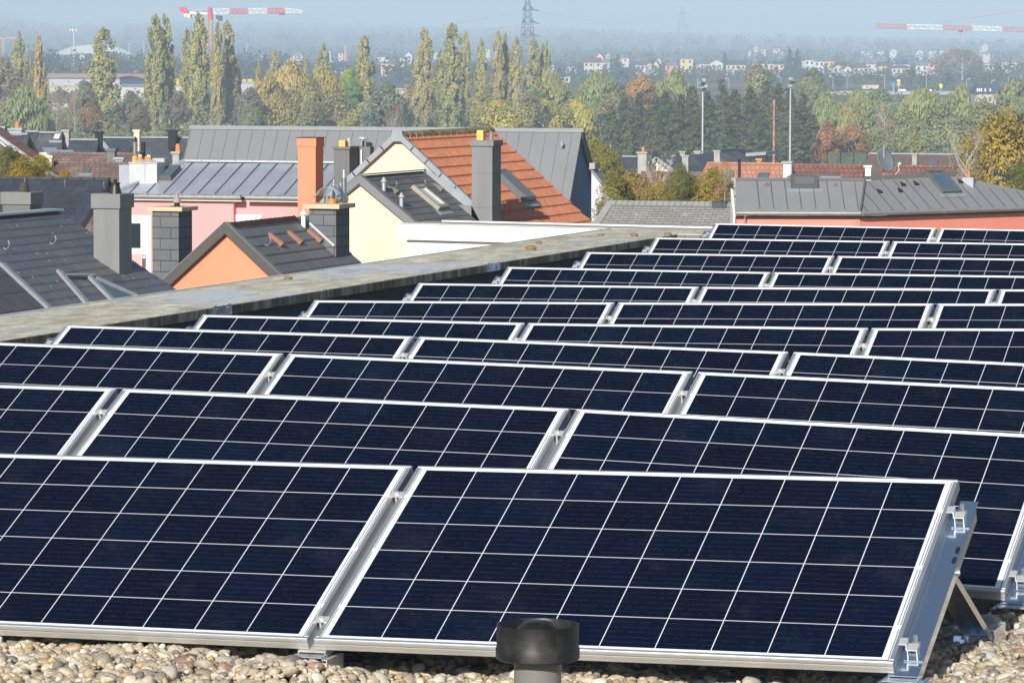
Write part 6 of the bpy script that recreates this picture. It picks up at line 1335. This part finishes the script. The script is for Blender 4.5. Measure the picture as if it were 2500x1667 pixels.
d = 1600; c0_ = hp(843, 112); c1_ = hp(843, 172); t = thing('folded_crane', 'orange folded crane boom standing upright behind the willows', 'crane', tuple(c1_)); mb = MB(); mb.cone(hp(841.5, 150), hp(842.5, 111), .22, .10, 6); mb.cone(hp(845, 150), hp(844, 111), .22, .10, 6); mb.build('boom', cr_or, t); mb = MB(); mb.cone(c1_, hp(843, 150), .35, .35, 6); mb.build('base_mast', dark_met, t)
# pylons
py_m = mat('pylon_steel', (.14, .15, .16), .6, .2, .05, 1)
def pylon(u, vtop, vbase_w, d, arms, label, w, sc, r):
    hp = lambda a, b: at(a, b, d); top = hp(u, vtop); zb_ = tz(top[0], top[1]); t = thing('power_pylon', label, 'power pylon', (top[0], top[1], zb_))
    zt_ = top[2]; mb = MB(); lattice(mb, A(top[0], top[1], zb_), top, w*3.6, 26, r, (0, 1, 0), False, w*.45); mb.build('tower', py_m, t)
    for v, hw in arms:
        mb = MB(); c = hp(u, v); ww_ = hw*d/F
        for s in (-1, 1):
            e = c+rh*s*ww_*(1.15 if s > 0 else .9)+A(0, 0, -.0)
            lattice(mb, c+rh*s*w*.3+A(0, 0, sc*.35), e, sc*.8, 5, r, (0, 0, 1), False, .1)
            bar(mb, c+A(0, 0, sc*1.5), e, r*1.6)
            if s > 0: mb.cone(e, e+rh*s*sc*.75-A(0, 0, sc*.12), r*3.2, r*3.2, 5)
        mb.build('cross_arm', py_m, t)
    return t
pylon(1288, -12, 0, 1500, [(25, 15), (56, 17), (87, 15)], 'tall dark lattice pylon rising between the poplars', 2.2, 2.0, .065)
pylon(1667, 18, 0, 4900, [(35, 11), (64, 12), (90, 11)], 'faint far lattice pylon above the hillside town', 4.2, 4.0, .13)
for i, (v0, v1, v2) in enumerate(((25, 38, 35), (56, 66, 64), (87, 92, 90))):
    a = at(1299, v0, 1500); b = at(1667, v2, 4900); mb = MB(); pts = [a+(b-a)*k/16-A(0, 0, 28*(k/16)*(1-k/16)*1.2) for k in range(17)]; mb.tube(pts, .035, 3)
    tag(mb.build('power_line', py_m), '%s power line running from the near pylon to the faint far pylon' % ['upper', 'middle', 'lowest'][i], 'power line', 'power lines between the pylons')
    b = at(300, 130+i*12, 2300); mb = MB(); pts = [a+(b-a)*k/16-A(0, 0, 20*(k/16)*(1-k/16)) for k in range(17)]; mb.tube(pts, .035, 3)
    tag(mb.build('power_line', py_m), '%s power line running from the near pylon down to the left' % ['upper', 'middle', 'lowest'][i], 'power line', 'power lines leaving the near pylon to the left')
t, p = post(180, 76, 2200, .35, mat('light_steel', (.6, .62, .62), .5), 'stadium floodlight mast above the white domed hall', 'floodlight mast', 'floodlight_mast')
for k in (-1.8, -.3, 1.8): lbox('floodlight', white_pl, t, p[0]+k-.5, p[0]+k+.5, p[1]-.5, p[1]+.2, p[2]-.2, p[2]+1.1)
for u, vt, lb in ((315, 104, 'thin far lamp post right of the white domed hall'), (351, 103, 'second thin far lamp post, just left of the double poplar'), (421, 105, 'thin far lamp post right of the double poplar'), (602, 106, 'thin far lamp post right of the crane mast')): post(u, vt, 2100, .16, MATS['light_steel'], lb, 'lamp post', 'lamp_post')
# ------------------------------------------------------------------ halls
def hall(u0, u1, vt, vb, d, wm, label, rm=None, depth=25, cat='hall', name='hall', vroof=None):
    a = at(u0, vt, d); b = at(u1, vt, d); ex = (b-a)*A(1, 1, 0); ex /= np.linalg.norm(ex); gy_ = A(-ex[1], ex[0], 0); gy_ = gy_ if gy_@fh > 0 else -gy_
    zg = min(tz(a[0], a[1]), at(u0, vb, d)[2]); t = thing(name, label, cat, tuple(((a+b)/2)*A(1, 1, 0)+A(0, 0, zg)))
    Lh = np.linalg.norm((b-a)[:2]); q = [A(a[0], a[1], zg), A(a[0], a[1], zg)+ex*Lh]; q += [q[1]+gy_*depth, q[0]+gy_*depth]
    mb = MB(); mb.prism(q, (0, 0, a[2]-zg)); mb.build('wall', wm, t)
    zt_ = a[2]; e = .4; q2 = [A(p[0], p[1], zt_+.01) for p in q]; 
    if vroof:
        zr = at(u0, vroof, d+depth/2)[2]; r0 = (q2[0]+q2[3])/2*A(1, 1, 0)+A(0, 0, zr); r1 = (q2[1]+q2[2])/2*A(1, 1, 0)+A(0, 0, zr)
        mb = MB(); mb.add([q2[0], q2[1], q2[2], q2[3], r0, r1], [(0, 1, 5, 4), (2, 3, 4, 5), (1, 2, 5), (3, 0, 4), (3, 2, 1, 0)]); mb.build('roof', rm or lead, t)
    else: mb = MB(); mb.prism(q2, (0, 0, .5)); mb.build('roof', rm or lead, t)
    return t, a, ex, gy_, zg, Lh
beige_r = mat('beige_sheet_roof', (.42, .38, .33), .8, 0, .05, .3); pale_w = mat('pale_cladding', (.45, .46, .48), .8, 0, .05, .3); far_cream = mat('far_cream', (.52, .48, .40), .9, 0, .05, .3)
t, a, ex, g_, zg, Lh = hall(66, 356, 191, 232, 1000, pale_w, 'long pale industrial hall with a thin red roof line', beige_r, 22, vroof=180)
mb = MB(); mb.prism([a-g_*.1, a+ex*Lh-g_*.1, a+ex*Lh-g_*.1+A(0, 0, .2), a-g_*.1+A(0, 0, .2)], tuple(-g_*.3)); mb.build('roof_edge', mat('dull_red', (.42, .10, .10), .7), t)
q = [at(290, 187, 995), at(318, 183, 995), at(362, 194, 995), at(362, 196, 995), at(318, 186, 995), at(290, 190, 995)]; mb = MB(); mb.prism(q, (0, 1, 0)); mb.build('gable_trim', MATS['dull_red'], t); mb = MB(); mb.prism([at(292, 208, 996), at(292, 189, 996), at(318, 186, 996), at(360, 196, 996), at(360, 206, 996)], (0, 1, 0)); mb.build('gable_wall', mat('navy_cladding', (.035, .06, .12), .7), t)
hall(84, 210, 215, 240, 960, far_cream, 'low cream hall in front of the long pale industrial hall', beige_r, 12)
hall(292, 362, 214, 242, 940, mat('far_white', (.56, .55, .53), .9), 'white flat hall right of the broad cone poplar', lead, 14, vroof=205)
hall(420, 452, 214, 236, 960, mat('far_white', (.74, .73, .70)), 'white low hall behind the poplar clump, left piece', lead, 14); hall(585, 640, 206, 232, 980, pale_w, 'grey low hall between crane clump and golden willow', lead, 14); hall(938, 1020, 221, 240, 960, far_cream, 'long beige wall behind the cedar', beige_r, 10)
t = thing('dark_roof_house', 'brown pyramid roof in front of the cream hall at left', 'house', tuple(at(148, 245, 850)*A(1, 1, 0)+A(0, 0, -15)))
p = at(148, 216, 855); mb = MB(); e = 4.2; zz_ = at(148, 240, 850)[2]; c4 = [A(p[0]+i*e, p[1]+j*e, zz_-1) for i, j in ((-1, -1), (1, -1), (1, 1), (-1, 1))]; mb.add(c4+[p], [(0, 1, 4), (1, 2, 4), (2, 3, 4), (3, 0, 4), (3, 2, 1, 0)]); mb.build('roof', mat('dusky_roof', (.11, .09, .085), .9), t); mb = MB(); mb.box(p[0]-e*.9, p[0]+e*.9, p[1]-e*.9, p[1]+e*.9, -15, zz_-1.01); mb.build('wall', far_cream, t)
for i, (u0, u1, v0, v1) in enumerate(((425, 438, 193, 200), (439, 450, 192, 205), (591, 602, 194, 203), (604, 618, 193, 204))):
    p = at(u0, v0, 1100); q = at(u1, v1, 1100); o = lbox('site_container', mat('site_yellow', (.62, .42, .08), .7), None, p[0], q[0], p[1], p[1]+2, q[2]-4, p[2]); tag(o, ['yellow site container left of the poplar clump, flatter one', 'yellow site container touching the poplar clump on its left', 'yellow site container right of the poplar clump', 'yellow site container nearest the golden willow'][i], 'container', 'yellow containers on the far site')
# white shell roof
t = thing('domed_hall', 'white domed hall far away at the left under the floodlight mast', 'hall', tuple(at(228, 133, 2300)*A(1, 1, 0)+A(0, 0, tz(*at(228, 133, 2300)[:2]))))
mb = MB(); K = 24; V = []
for k in range(K+1):
    f_ = k/K; u = 138+f_*182; h_ = (1-abs(2*f_-1)**2.4); c = at(u, 129-h_*18, 2300); c2 = at(u, 129-h_*20, 2360); g_0 = at(u, 134, 2290)
    V += [g_0, c, c2]
mb.add(V, [(3*k, 3*k+3, 3*k+4, 3*k+1) for k in range(K)]+[(3*k+1, 3*k+4, 3*k+5, 3*k+2) for k in range(K)]); mb.build('shell_roof', mat('shell_white', (.62, .60, .58), .8), t)
# right hand hall
t, a, ex, g_, zg, Lh = hall(2052, 2352, 227, 252, 1150, mat('long_hall_grey', (.47, .49, .50), .8, 0, .08, .2), 'long low pale grey hall behind the right hand trees', lead, 25)
for k in (.30, .47, .50, .62, .72): p = a+ex*Lh*k; lbox('rooflight', white_pl, t, p[0]-.5, p[0]+.5, p[1]+3, p[1]+5, p[2]+.5, p[2]+1.1)
for k in (.50, .565): p = a+ex*Lh*k-g_*.05; lbox('window', dark_met, t, p[0]-.35, p[0]+.35, p[1]-.1, p[1]+.05, p[2]-1.3, p[2]-.6)
hall(1996, 2034, 229, 250, 1140, mat('light_blue_wall', (.42, .52, .62), .8), 'light blue end block of the long grey hall', lead, 12); hall(2035, 2051, 229, 248, 1140, mat('yellow_wall', (.70, .62, .18), .8), 'small yellow block between light blue block and long grey hall', lead, 12)
# mansard house
t, a, ex, g_, zg, Lh = hall(2380, 2448, 231, 252, 900, far_cream, 'cream house with a dark blue mansard roof at the right', slate_b, 8, 'house', 'house')
q = a+ex*Lh; z0_ = a[2]+.51; z1_ = at(2400, 206, 905)[2]; mb = MB(); c4 = [a-ex*.2-g_*.2, q+ex*.2-g_*.2, q+ex*.2+g_*8, a-ex*.2+g_*8]; c4 = [A(p[0], p[1], z0_) for p in c4]; c5_ = [A(*(p+(sum(c4)/4-p)*.28)[:2], z1_) for p in c4]; mb.add(c4+c5_, [(0, 1, 5, 4), (1, 2, 6, 5), (2, 3, 7, 6), (3, 0, 4, 7), (4, 5, 6, 7), (3, 2, 1, 0)]); mb.build('mansard_roof', mat('navy_slate', (.05, .07, .11), .6, 0, .1, 1), t)
for f_, z_ in ((.09, .62), (.16, .62), (.23, .62), (.37, .62), (.55, .62), (.80, -.9), (.72, -.9), (.54, -1.4)): p = a+ex*Lh*f_-g_*(.1 if z_ > 0 else .15); z = a[2]+z_; lbox('window', white_pl if z_ > 0 else dark_met, t, p[0]-.16, p[0]+.16, p[1]-(.0 if z_ > 0 else .1), p[1]+.8 if z_ > 0 else p[1]+.05, z, z+.75 if z_ > 0 else z+.6)
# signs
for (u, v0, v1, w_, col, lb, nm) in ((2181, 201, 211, 10, (.05, .20, .60), 'blue square sign standing behind the long grey hall', 'sign_blue'), (2194, 198, 210, 9, (.75, .33, .06), 'orange sign with a white top beside the blue one', 'sign_orange'), (2297, 205, 215, 7, (.85, .65, .03), 'yellow round cornered sign above the long grey hall', 'sign_yellow')):
    p = at(u, v0, 1170); q = at(u, v1, 1170); zg = tz(p[0], p[1]); t = thing('advertising_sign', lb, 'sign', (p[0], p[1], zg)); ww_ = w_*1170/F/2
    lbox('panel', mat(nm, col, .6, 0, .03, 1), t, p[0]-ww_, p[0]+ww_, p[1], p[1]+.25, q[2], p[2], ch=.1); cyl('pole', mast_m, t, A(p[0], p[1]+.12, zg), A(p[0], p[1]+.12, q[2]), .12, n=6)
    if 'orange' in nm: lbox('header', white_pl, t, p[0]-ww_, p[0]+ww_, p[1]-.02, p[1]+.2, p[2]+.01, p[2]+.35)
for i, (u, vt, vb, s) in enumerate(((1780, 192, 210, -1), (1907, 188, 210, -1), (2034, 187, 225, -1), (2068, 184, 224, 0), (2160, 184, 214, -1), (2262, 183, 218, -1), (2360, 193, 222, 1), (2420, 196, 206, 1), (2462, 183, 215, 0), (2493, 178, 206, 0))):
    p = at(u, vt, 1250); zg = tz(p[0], p[1]); t = thing('street_lamp', '%s far street lamp from the left along the valley road' % ordn[i], 'street lamp', (p[0], p[1], zg), 'street lamps along the valley road')
    mb = MB(); pts = [A(p[0], p[1], zg), A(p[0], p[1], p[2]-.7)]
    if s: pts += [p+A(s*.25, 0, -.2), p+A(s*1.0, 0, 0)]
    mb.tube(pts, .07, 5); mb.build('pole', MATS['light_steel'], t)
    if s: lbox('lamp_head', white_pl, t, p[0]+s*1.0-.3, p[0]+s*1.0+.3, p[1]-.1, p[1]+.1, p[2]-.06, p[2]+.08)
# ------------------------------------------------------------------ hillside town
wcols = {'w': (.62, .61, .58), 'c': (.60, .54, .42), 'y': (.66, .54, .27), 'o': (.80, .45, .25), 'p': (.76, .40, .33), 'r': (.66, .26, .20), 's': (.78, .50, .38), 'g': (.50, .50, .50), 'b': (.62, .52, .42)}
rcols = {'br': (.13, .085, .07), 'dk': (.045, .055, .08), 'gr': (.20, .20, .21), 'rd': (.30, .12, .08), 'bl': (.05, .08, .14)}
wm_ = {k: mat('town_wall_'+k, v, .9, 0, .04, .4) for k, v in wcols.items()}; rm_ = {k: mat('town_roof_'+k, v, .85, 0, .12, .5) for k, v in rcols.items()}
win_me = None
cn = {'w': 'white', 'c': 'cream', 'y': 'yellow', 'o': 'orange', 'p': 'pink', 'r': 'red', 's': 'salmon', 'g': 'grey', 'b': 'beige'}; rn_ = {'br': 'brown', 'dk': 'dark', 'gr': 'grey', 'rd': 'red', 'bl': 'blue black'}
def town_house(u0, u1, vr, ve, vb, d, wc, rc, kind, where, grp):
    """vr roof top, ve eave, vb base; kind g=gable to camera, e=eave to camera, f=flat, h=hip"""
    global win_me
    a = at(u0, ve, d); b = at(u1, ve, d); W = np.linalg.norm((b-a)[:2]); ze = a[2]; zr = at(u0, vr, d)[2]; zb_ = min(at(u0, vb, d)[2], tz(*((a+b)/2)[:2]))-.5
    ang = random.uniform(-.18, .18); ex = rh*math.cos(ang)+fh*math.sin(ang); gy_ = fh*math.cos(ang)-rh*math.sin(ang); D = 7.5; c = (a+b)/2; c = A(c[0], c[1], 0)+gy_*D/2
    P_ = lambda x, y, z: A(*(c+ex*x*W/2+gy_*y*D/2)[:2], z)
    t = thing('town_house', '%s %s house %s' % (cn[wc], {'f': 'flat roofed', 'g': 'gabled', 'e': rn_[rc]+' roofed', 'h': 'hip roofed'}[kind], where), 'house', tuple(A(c[0], c[1], zb_)), grp)
    mb = MB(); mb.prism([P_(-1, -1, zb_), P_(1, -1, zb_), P_(1, 1, zb_), P_(-1, 1, zb_)], (0, 0, ze-zb_))
    if kind == 'g': mb.prism([P_(-1, -1, ze), P_(1, -1, ze), P_(0, -1, zr-.15)], tuple(gy_*D))
    mb.build('wall', wm_[wc], t)
    mb = MB(); e = 1.08
    if kind == 'f': mb.prism([P_(-1.03, -1.03, ze+.01), P_(1.03, -1.03, ze+.01), P_(1.03, 1.03, ze+.01), P_(-1.03, 1.03, ze+.01)], (0, 0, .25))
    elif kind == 'g':
        for s in (-1, 1): mb.prism([P_(0, -e, zr), P_(s*e, -e, ze-.1), P_(s*e, e, ze-.1), P_(0, e, zr)], (0, 0, .18))
    else:
        k = .55 if kind == 'h' else 1.03
        mb.add([P_(-e, -e, ze+.01), P_(e, -e, ze+.01), P_(e, e, ze+.01), P_(-e, e, ze+.01), P_(-k, 0, zr), P_(k, 0, zr)], [(0, 1, 5, 4), (2, 3, 4, 5), (1, 2, 5), (3, 0, 4), (3, 2, 1, 0)])
    mb.build('roof', rm_[rc], t)
    nw = max(1, min(5, int((u1-u0)/11))); fl = 2 if (vb-ve) > 17 else 1
    for f_ in range(fl):
        for k in range(nw):
            x = -1+2*(k+.5)/nw; z = ze-1.6-f_*2.6; 
            if z < zb_+1: continue
            mb = MB(); q = P_(x, -1, z); mb.prism([q-ex*.42-gy_*.06, q+ex*.42-gy_*.06, q+ex*.42-gy_*.06+A(0, 0, 1.1), q-ex*.42-gy_*.06+A(0, 0, 1.1)], tuple(-gy_*.03)); mb.build('window', glass_m, t)
TG = 'houses of the hillside town'
T = [(1381, 1407, 161, 164, 182, 1700, 'w', 'gr', 'f', 'low beside the last poplar'), (1426, 1449, 140, 153, 176, 1700, 'c', 'br', 'e', 'left half of the big brown roofed pair'), (1450, 1471, 141, 153, 176, 1700, 'c', 'br', 'e', 'right half of the big brown roofed pair'), (1471.5, 1489, 143, 153, 177, 1710, 'g', 'gr', 'e', 'right of the big cream pair'),
 (1456, 1472, 131, 139, 150, 2000, 's', 'br', 'g', 'peeking over the big brown roofs'), (1517, 1536, 135, 143, 158, 1950, 'w', 'rd', 'e', 'alone above the dark trees'), (1552, 1577, 150, 159, 176, 1700, 'w', 'br', 'e', 'left of the round tower'), (1595, 1608, 149, 160, 172, 1710, 'y', 'br', 'g', 'with a bright yellow ochre front'), (1587, 1602, 170, 174, 181, 1650, 'w', 'gr', 'g', 'tiny one below the yellow ochre gable'),
 (1624, 1655, 153, 161, 175, 1700, 'r', 'gr', 'h', 'left of the tall yellow block'), (1661, 1692, 141, 145, 174, 1720, 'y', 'gr', 'f', 'tallest yellow block of the town'), (1602, 1614, 141, 149, 158, 1950, 'b', 'br', 'g', 'behind the yellow ochre gable'), (1707, 1732, 151, 157, 179, 1690, 'w', 'gr', 'e', 'first right of the tall yellow block'), (1733, 1765, 146, 156, 174, 1700, 'w', 'gr', 'g', 'wide white gable right of the yellow block'), (1773, 1820, 148, 159, 177, 1690, 'c', 'dk', 'e', 'long with a dark roof in the town centre'),
 (1836, 1866, 148, 156, 180, 1680, 'c', 'dk', 'f', 'left end of the modern row'), (1867, 1889, 150, 157, 181, 1680, 'c', 'dk', 'f', 'second in the modern row'), (1890, 1914, 149, 158, 180, 1680, 's', 'dk', 'e', 'third in the modern row, dark roof'), (1915, 1934, 155, 156, 176, 1690, 'w', 'gr', 'f', 'fourth in the modern row'), (1935, 1964, 149, 150, 174, 1700, 'w', 'gr', 'f', 'fifth in the modern row'), (1965, 1988, 147, 148, 173, 1700, 'w', 'gr', 'f', 'tall sixth in the modern row'), (1989, 2012, 150, 151, 179, 1700, 'w', 'dk', 'f', 'seventh in the modern row'), (2013, 2036, 150, 151, 176, 1710, 'o', 'gr', 'f', 'ending the modern row on the right'),
 (2035, 2058, 158, 165, 179, 1660, 'c', 'br', 'g', 'just right of the modern row, low'), (2061, 2079, 161, 168, 178, 1650, 'w', 'br', 'g', 'small one between dark bushes'), (2085, 2121, 156, 166, 179, 1650, 'c', 'br', 'h', 'with a broad brown hip roof'), (2115, 2147, 144, 157, 172, 1720, 'w', 'gr', 'e', 'behind the broad hip roofed one'), (2147, 2167, 150, 162, 180, 1660, 'y', 'br', 'e', 'yellow one left of the blue roofed pair'), (2180, 2221, 147, 158, 172, 1720, 'w', 'bl', 'h', 'upper one of the blue roofed pair'), (2178, 2222, 160, 167, 180, 1650, 'c', 'bl', 'h', 'lower one of the blue roofed pair'),
 (2236, 2265, 151, 161, 175, 1700, 'w', 'gr', 'e', 'left of the salmon one by the bare tree'), (2266, 2292, 155, 156, 174, 1700, 's', 'gr', 'f', 'beside the big bare tree'), (2387, 2426, 152, 157, 168, 1800, 'c', 'br', 'f', 'right of the big bare tree'), (2446, 2490, 144, 153, 171, 1800, 'c', 'gr', 'e', 'at the right edge of the town'), (2180, 2206, 143, 150, 158, 2050, 'b', 'br', 'e', 'behind the blue roofed pair'),
 (637, 648, 130, 137, 142, 2300, 'w', 'gr', 'g', 'small white gable right of the crane clump'), (650, 712, 139, 141, 146, 2300, 'w', 'gr', 'f', 'long low white strip right of the crane clump'), (715, 738, 127, 136, 145, 2300, 'w', 'gr', 'h', 'above the brightest willow'), (802, 808, 124, 128, 134, 2400, 'w', 'gr', 'g', 'tiny white gable left of the folded crane'), (804, 816, 148, 150, 155, 2100, 'p', 'gr', 'f', 'tiny pink one left of the folded crane'), (807, 843, 153, 166, 177, 1500, 'c', 'bl', 'e', 'below the folded crane'), (826, 838, 122, 131, 138, 2300, 'w', 'br', 'e', 'small one beside the folded crane top'), (921, 948, 127, 140, 149, 2200, 'w', 'bl', 'e', 'right of the leaning poplar, dark roof'), (930, 962, 151, 156, 172, 1600, 's', 'rd', 'h', 'salmon one right of the leaning poplar'),
 (989, 1006, 126, 136, 144, 2200, 'w', 'gr', 'g', 'steep white gable left of the brownish poplar'), (972, 990, 140, 147, 156, 2000, 'w', 'gr', 'g', 'jumbled white one under the steep gable'), (1003, 1019, 156, 166, 176, 1650, 's', 'br', 'e', 'touching the brownish poplar'), (1060, 1072, 128, 133, 140, 2300, 'w', 'gr', 'g', 'tiny one behind the central poplar, left'), (1183, 1196, 117, 121, 124, 2600, 'w', 'gr', 'e', 'tiny one high behind the slender poplar'), (1188, 1200, 164, 166, 172, 1700, 'w', 'gr', 'f', 'low white one behind the slender poplar'),
 (1344, 1352, 158, 160, 175, 1750, 'w', 'gr', 'f', 'narrow white one right of the last poplar'), (1362, 1392, 186, 188, 192, 1400, 'w', 'gr', 'f', 'long flat white strip right of the last poplar'), (1827, 1834, 121, 124, 128, 2700, 'c', 'gr', 'f', 'tiny cream one high on the slope, leftmost'), (1842, 1850, 112, 117, 122, 2900, 'w', 'gr', 'g', 'tiny gable high on the slope, second'), (1858, 1870, 116, 121, 127, 2800, 's', 'gr', 'e', 'tiny salmon one high on the slope'), (1890, 1912, 115, 119, 125, 2800, 'b', 'br', 'e', 'tiny beige one high on the slope'),
 (2103, 2130, 122, 126, 132, 2800, 'w', 'gr', 'e', 'left end of the high far row'), (2142, 2161, 122, 127, 132, 2800, 'w', 'gr', 'e', 'second of the high far row'), (2172, 2190, 120, 126, 131, 2800, 'w', 'gr', 'g', 'third of the high far row'), (2238, 2253, 122, 126, 131, 2800, 'w', 'gr', 'g', 'fourth of the high far row'), (2268, 2286, 122, 126, 131, 2800, 'w', 'gr', 'e', 'fifth of the high far row'), (2294, 2304, 123, 126, 130, 2800, 'w', 'gr', 'g', 'last of the high far row'), (2398, 2412, 107, 111, 116, 3100, 'w', 'gr', 'g', 'highest tiny one at the right'), (2400, 2417, 127, 132, 138, 2600, 'c', 'gr', 'e', 'small one above the big bare tree, right'),
 (2106, 2146, 197, 207, 216, 1260, 'c', 'br', 'h', 'with a broad brown roof behind the grey hall'), (2038, 2056, 208, 214, 222, 1300, 's', 'br', 'h', 'small tan roofed one behind the blue block'), (0, 16, 141, 143, 147, 2200, 'w', 'gr', 'f', 'flat white strip at the left edge'), (60, 70, 143, 145, 150, 2200, 'w', 'gr', 'f', 'small white block between the left poplars'), (195, 206, 132, 137, 143, 2000, 'w', 'gr', 'g', 'small white one under the domed hall'), (22, 27, 142, 144, 146, 2300, 'w', 'gr', 'f', 'tiny white dot at the left edge'), (1480, 1489, 128, 134, 143, 2100, 'c', 'br', 'g', 'small cream gable behind the big cream pair')]
for r_ in T: town_house(*r_, TG)
p = at(1585.5, 160, 1695); t = thing('round_tower', 'cream round tower with a brown cone roof in the town', 'tower', tuple(p*A(1, 1, 0)+A(0, 0, -4))); W = 7.2*1695/F
cyl('wall', wm_['c'], t, A(p[0], p[1], -5), A(p[0], p[1], at(1585, 156, 1695)[2]), W, n=16); cyl('roof', rm_['br'], t, A(p[0], p[1], at(1585, 156, 1695)[2]+.01), A(p[0], p[1], at(1585, 145, 1695)[2]), W*1.1, .05, 16)
# big bare tree in the town and dark conifers
tree('sparse', 2350, 122, 55, 860, (.20, .16, .12), 'huge hazy bare tree in the hillside town', 0); tree('round', 2340, 126, 50, 870, (.15, .12, .09), 'hazy brown rounded tree merged with the huge bare tree', 1)
tree('spruce', 1928, 118, 15, 900, (.04, .07, .06), 'dark conifer above the modern row, left of two', 0); tree('spruce', 1947, 120, 14, 905, (.04, .07, .06), 'dark conifer above the modern row, right of two', 1)
tree('spruce', 1508, 135, 14, 900, (.04, .06, .05), 'dark conifer right of the big cream houses', 2); tree('spruce', 1770, 128, 11, 1000, (.04, .06, .05), 'single dark conifer above the white wide gable', 1)
# small trees and hedges of the valley and slopes: beyond counting
def wood_mass(name, spec, label, K0=60, fs_=.22):
    Vs, Fs, Cs = [], [], []; n = 0
    V0, F0 = ico(1)
    for (u0, u1, d0_, d1_, cnt, s0, s1, cols) in spec:
        for i in range(cnt):
            u = rng.uniform(u0, u1); d = rng.uniform(d0_, d1_); p = at(u, 150, d); z = tz(p[0], p[1]); s = rng.uniform(s0, s1); K = K0
            dd_ = rng.normal(size=(K, 3)); dd_ /= np.linalg.norm(dd_, axis=1)[:, None]; hgt = rng.uniform(.9, 1.5)
            P = A(p[0], p[1], z+s*.75*hgt)+dd_*(rng.uniform(.5, 1.05, K)**.5)[:, None]*A(s, s, s*hgt)*(1+.25*np.sin(dd_@rng.normal(0, 3, 3)))[:, None]
            V, Fc = cards(P, s*fs_, 1.0); Vs.append(V); Fs.append(Fc+n); n += len(V); c = np.array(cols[rng.integers(len(cols))])*rng.uniform(.7, 1.2)
            Cs.append(np.clip(np.repeat([c], K, 0)*rng.uniform(.7, 1.3, (K, 1)), .01, 1))
    o = colour_mesh(name, np.concatenate(Vs), np.concatenate(Fs), np.concatenate(Cs), leafm2); return tag(o, label, 'woodland', kind='stuff')
dkc = [(.04, .055, .03), (.055, .07, .035), (.03, .045, .03)]; mix = dkc+[(.11, .085, .045), (.09, .10, .045), (.13, .095, .055)]
oc_ = [(.32, .31, .15), (.26, .28, .13), (.36, .32, .15), (.22, .25, .12), (.28, .24, .14)]
fc_ = [(.05, .065, .035), (.06, .07, .04), (.075, .075, .045)]
wood_mass('distant_woodland', [(-200, 2700, 1800, 2400, 380, 1.4, 2.8, mix), (-200, 2700, 2400, 3600, 1000, 2.4, 4.4, mix), (-200, 2700, 3600, 5500, 1100, 4, 7, fc_), (-200, 700, 1350, 2000, 240, 2.6, 4.4, dkc), (560, 1300, 1350, 1700, 170, 2.0, 3.6, mix), (1350, 2500, 1500, 1690, 210, .8, 2.3, mix), (1350, 2500, 1700, 1800, 120, 1.5, 3.2, mix), (1350, 2500, 1270, 1480, 110, 1.3, 2.6, mix), (0, 400, 1070, 1130, 60, 3.0, 4.0, [(.20, .17, .08), (.24, .18, .09), (.16, .15, .08)])], 'hazy hedges, copses and woods on the valley slopes')
sc_ = [(.06, .078, .04), (.075, .095, .048), (.09, .10, .055)]
wood_mass('undergrowth', [(-60, 1470, 640, 780, 240, 3.2, 5.2, oc_), (2000, 2560, 640, 780, 95, 3.2, 5.2, oc_), (1470, 2000, 500, 780, 110, 2.6, 4.4, sc_), (-60, 1470, 480, 620, 170, 2.4, 3.8, oc_), (2000, 2560, 480, 620, 65, 2.4, 3.8, oc_)], 'mixed scrub filling the belt beneath the valley trees', 420, .062)
# ------------------------------------------------------------------ haze
hm = bpy.data.materials.new('haze'); hm.use_nodes = True; n_ = hm.node_tree; n_.nodes.remove(n_.nodes['Principled BSDF'])
pv = n_.nodes.new('ShaderNodeVolumePrincipled'); pv.inputs['Color'].default_value = (.62, .81, 1.0, 1); pv.inputs['Density'].default_value = HAZE; pv.inputs['Anisotropy'].default_value = -0.2
n_.links.new(pv.outputs[0], n_.nodes['Material Output'].inputs['Volume'])
mb = MB(); mb.box(-8200, 8200, -8200, 8200, -26, 135); hz = mb.build('haze', hm, None, uv=False); tag(hz, 'pale blue autumn haze filling the valley', kind='stuff')
